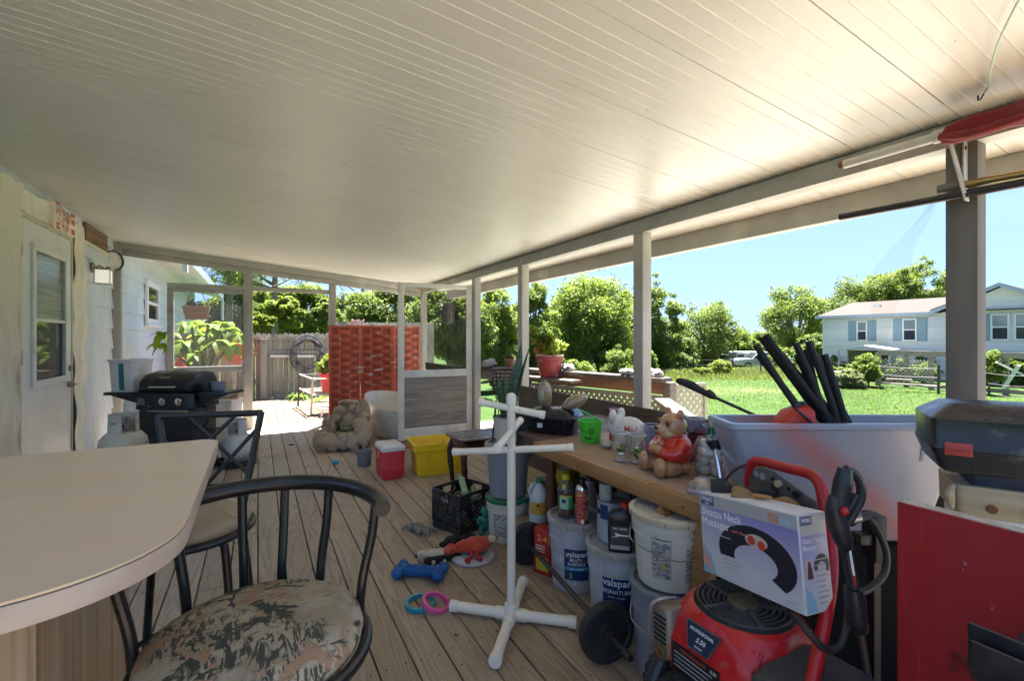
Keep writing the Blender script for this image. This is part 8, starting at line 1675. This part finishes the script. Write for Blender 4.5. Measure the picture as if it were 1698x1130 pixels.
# rail fence in the neighbour's yard
rf = thing('plank_rail_fence', 'weathered plank rail fence with pale wire netting on the neighbour side', 'fence', (0,0,0)); ow = M('old_wood', (.34,.28,.21), .85, var=((1,5,.4,.7,(.22,.17,.12),(3,3,20)),)); P_ = [(1456,21.5),(1503,20.8),(1544,19.8),(1600,18.9),(1668,17.8),(1740,16.8)]; pts = [PD(px,561,d) for px,d in P_]
for i, p in enumerate(pts): part('post', MB().box((p.x,p.y,(ground(p.x,p.y)+.70)/2-.05),(.16,.16,.70-ground(p.x,p.y)+.05)), ow, rf)
for i in range(len(pts)-1):
    a, b = pts[i], pts[i+1]; a1, b1 = Vector((a.x,a.y,.69)), Vector((b.x,b.y,.69-.02*(i%2))); off = Vector((-.10,-.03,0)); part('plank', MB().bar(a1+off, b1+off, .20, .05, (1,0,0)) if False else MB().bar(a1+off, b1+off, .05, .22), ow, rf); z = gz0+.16; part('plank', MB().bar(Vector((a.x,a.y,z))+off, Vector((b.x,b.y,z))+off, .05, .16), ow, rf)
wnm = M('pale_wire', (.45,.43,.40), .5, .4)
for i in (0,1):
    a, b = pts[i], pts[i+1]; L_ = (b-a).to_2d().length; fr = frame((a.x,a.y,gz0+.30), Vector((b.x-a.x,b.y-a.y,0)), (0,0,1)); mb = MB(fr); st_p = .15; Lz = .95; n = int((L_+Lz)/st_p)
    for k in range(n):
        a_ = k*st_p-Lz
        for sg in (1,-1):
            t0, t1 = max(0,-a_), min(Lz,L_-a_)
            if t1-t0 < .05: continue
            pf_ = (lambda t: (a_+t,t,0)) if sg > 0 else (lambda t: (L_-a_-t,t,.01))
            mb.bar(pf_(t0), pf_(t1), .026, .008, (0,0,1))
    part('netting', mb, wnm, rf)
for px0,py0,px1,py1,d,lb in ((1470,629,1512,631,20.5,'long grey plank lying on the grass below the rail fence, left'),(1478,637,1560,641,19.0,'long brown plank edging along the front of the rail fence'),(1652,601,1704,626,16.5,'white board leaning diagonally right of the near post'),(1664,645,1690,606,16.2,'dark board leaning the other way beside the white board')):
    a, b = PD(px0,py0,d), PD(px1,py1,d-.4); solo('loose_plank', MB().bar(a, b, .16, .05), ow if 'white' not in lb else M('white_board', (.58,.57,.54), .6), lb, 'plank')
wfn = thing('wire_fence', 'dark wire boundary fence on thin posts across the far lawn', 'fence', (0,0,0)); P2 = [(1150,33),(1215,30.5),(1262,28.5),(1330,25.5),(1380,23),(1440,20.6),(1556,18.2),(1628,16.2),(1720,14.6)]; pt2 = [PD(px,561,d) for px,d in P2]; drk = M('post_dark', (.055,.045,.04), .9)
for p in pt2: g_ = ground(p.x,p.y); part('post', MB().cyl((p.x,p.y,g_-.2),(p.x+rnd.uniform(-.03,.03),p.y,g_+1.15),.045,n=7), drk, wfn)
for i in range(len(pt2)-1):
    a, b = pt2[i], pt2[i+1]
    for z in (.3,.65,1.0): part('wire', MB().tube([(a.x,a.y,ground(a.x,a.y)+z),((a.x+b.x)/2,(a.y+b.y)/2,(ground(a.x,a.y)+ground(b.x,b.y))/2+z-.05),(b.x,b.y,ground(b.x,b.y)+z)], .007, 4), mat['dark_steel'], wfn)
# vehicles and sheds far off
vp = PD(1262,600,46); vz_ = 1.36-52*46/F; tk_ = thing('pickup_truck', 'silver crew cab pickup parked beyond the far fence', 'pickup', (vp.x,vp.y,vz_), -TH+PI); slv = M('silver_paint', (.42,.43,.45), .3, .4); drg = M('car_glass', (.02,.025,.03), .08)
def side(pts, w_): 
    return MB().loft([[(x,y*1.0,z) for x,z in pts] for y in (-w_/2, w_/2)])
part('body', side([(-2.75,.45),(2.7,.45),(2.75,.75),(2.65,1.02),(1.35,1.10),(-2.75,1.10)],1.85), slv, tk_, .03); part('cab', side([(1.35,1.1005),(.65,1.72),(-.95,1.75),(-1.05,1.1005)],1.70), slv, tk_, .04)
for s in (-1,1):
    part('side_window', MB().add([(1.12,s*.853,1.15),(.58,s*.853,1.63),(-.05,s*.853,1.65),(-.05,s*.853,1.15)],[(0,1,2,3)]), drg, tk_); part('side_window', MB().add([(-.15,s*.853,1.15),(-.15,s*.853,1.65),(-.82,s*.853,1.66),(-.88,s*.853,1.15)],[(0,1,2,3)]), drg, tk_)
    for x in (1.75,-1.70):
        mb = MB(); mb.cyl((x,s*.72,.40),(x,s*.94,.40),.39,n=20); wh = part('wheel', mb, mat['black_plastic'], tk_); part('rim', MB().cyl((x,s*.941,.40),(x,s*.945,.40),.22,n=16), mat['steel'], wh)
    part('headlight', MB().box((2.70,s*.7,.88),(.06,.3,.16)), mat['white_ink'], tk_)
part('windscreen', MB().add([(1.36,-.75,1.14),(1.36,.75,1.14),(.70,.75,1.68),(.70,-.75,1.68)],[(0,1,2,3)]), drg, tk_); part('bumper', MB().bx(2.751,2.85,-.9,.9,.42,.62), mat['steel'], tk_)
vp = PD(1240,592,50); tl2 = thing('white_trailer', 'white boxy trailer roof showing behind the silver pickup', 'trailer', (vp.x,vp.y,-2.1), -TH); part('body', MB().loft([rrect(3.4,2,.1,.45,3),rrect(3.4,2,.1,1.9,3),rrect(3.1,1.7,.1,2.02,3)]), M('trailer_white', (.62,.62,.61), .5), tl2); part('window', MB().bx(-1.6,-.9,-1.012,-1.002,1.15,1.7), drg, tl2)
for sx in (-.8,.8): part('wheel', MB().cyl((sx,-.9,.34),(sx,-.6,.34),.34,n=16), mat['black_plastic'], tl2)
vp = PD(1166,590,52); shd = thing('ochre_shed', 'low ochre plywood shed under the mossy oak', 'shed', (vp.x,vp.y,-2.1), -TH); och = M('ochre_board', (.42,.33,.17), .8, var=((3,5,.4,.7,(.32,.24,.12)),)); part('wall', MB().bx(-1.5,1.5,-.8,.8,0,1.65), och, shd); part('roof', MB().bx(-1.62,1.62,-.92,.92,1.6502,1.74), M('shed_top', (.3,.25,.17), .8), shd); part('door', MB().bx(.35,.42,-.812,-.8005,.1,1.6), M('shed_gap', (.1,.08,.05), .9), shd)
vp = PD(1196,592,52); wv2 = thing('white_van', 'tiny white van parked right of the ochre shed', 'van', (vp.x,vp.y,-2.0), -TH); part('body', side([(-1.0,.4),(1.0,.4),(1.0,1.0),(.6,1.55),(-1.0,1.6)],1.5), M('van_white', (.6,.6,.6), .4), wv2, .04); part('windscreen', MB().add([(-.8,-.757,1.05),(.5,-.757,1.05),(.42,-.757,1.45),(-.8,-.757,1.45)],[(0,1,2,3)]), drg, wv2)
vp = PD(1116,603,44); trp = thing('blue_tarp', 'pale blue tarpaulin over a heap left of the ochre shed', 'tarpaulin', (vp.x,vp.y,-1.9), 0); mb = MB(); mb.ell((0,0,.3),(1.2,.9,.6),16,10); mb.ell((1.0,.2,.2),(.8,.7,.4),12,8); blob_part('sheet', mb, M('tarp_blue', (.30,.40,.55), .5), trp, .09, 1, (.4,.2))
# faint neighbours' clutter under the shrubs
for i,(px,py,d,w_,h_,lb) in enumerate(((1206,617,29.5,.5,.4,'small white plastic crate in the far weeds'),(1388,602,23,.9,.5,'white sheet metal scrap leaning beside the canopy shed'))):
    p = PD(px,561,d); g_ = ground(p.x,p.y); t = thing('yard_scrap', lb, 'scrap', (p.x,p.y,g_), R(30*i)); part('body', MB().loft([rrect(w_*.9,.3,.03,.0,3),rrect(w_,.34,.03,h_,3)]), wpl, t); part('lid', MB().loft([rrect(w_+.03,.37,.03,h_+.001,3),rrect(w_+.03,.37,.03,h_+.04,3)]), gm3, t)

# leaf litter blown over the deck
q9 = np.random.default_rng(21); n = 420; X9 = q9.uniform(-1.5, 2.4, n); Y9 = np.where(q9.random(n) < .7, q9.uniform(7.9, 11.4, n), q9.uniform(1.0, 7.9, n)); s9 = q9.uniform(.006, .019, n); a9 = q9.uniform(0, 6.28, n)
V = np.zeros((n,4,3))
for k, (fx, fy) in enumerate(((1,0),(0,.42),(-1,0),(0,-.42))):
    V[:,k,0] = X9+s9*(fx*np.cos(a9)-fy*np.sin(a9)); V[:,k,1] = Y9+s9*(fx*np.sin(a9)+fy*np.cos(a9)); V[:,k,2] = .0045+s9*.25*q9.random(n)
o = quads_obj('leaf_litter', V, leafm('dry_leaf', (.10,.055,.025), (.16,.09,.04), .2, 3, (.2,.13,.06))); o['kind'] = 'stuff'; o['label'] = 'scattered dry leaf litter on the deck boards'; o['category'] = 'leaf litter'
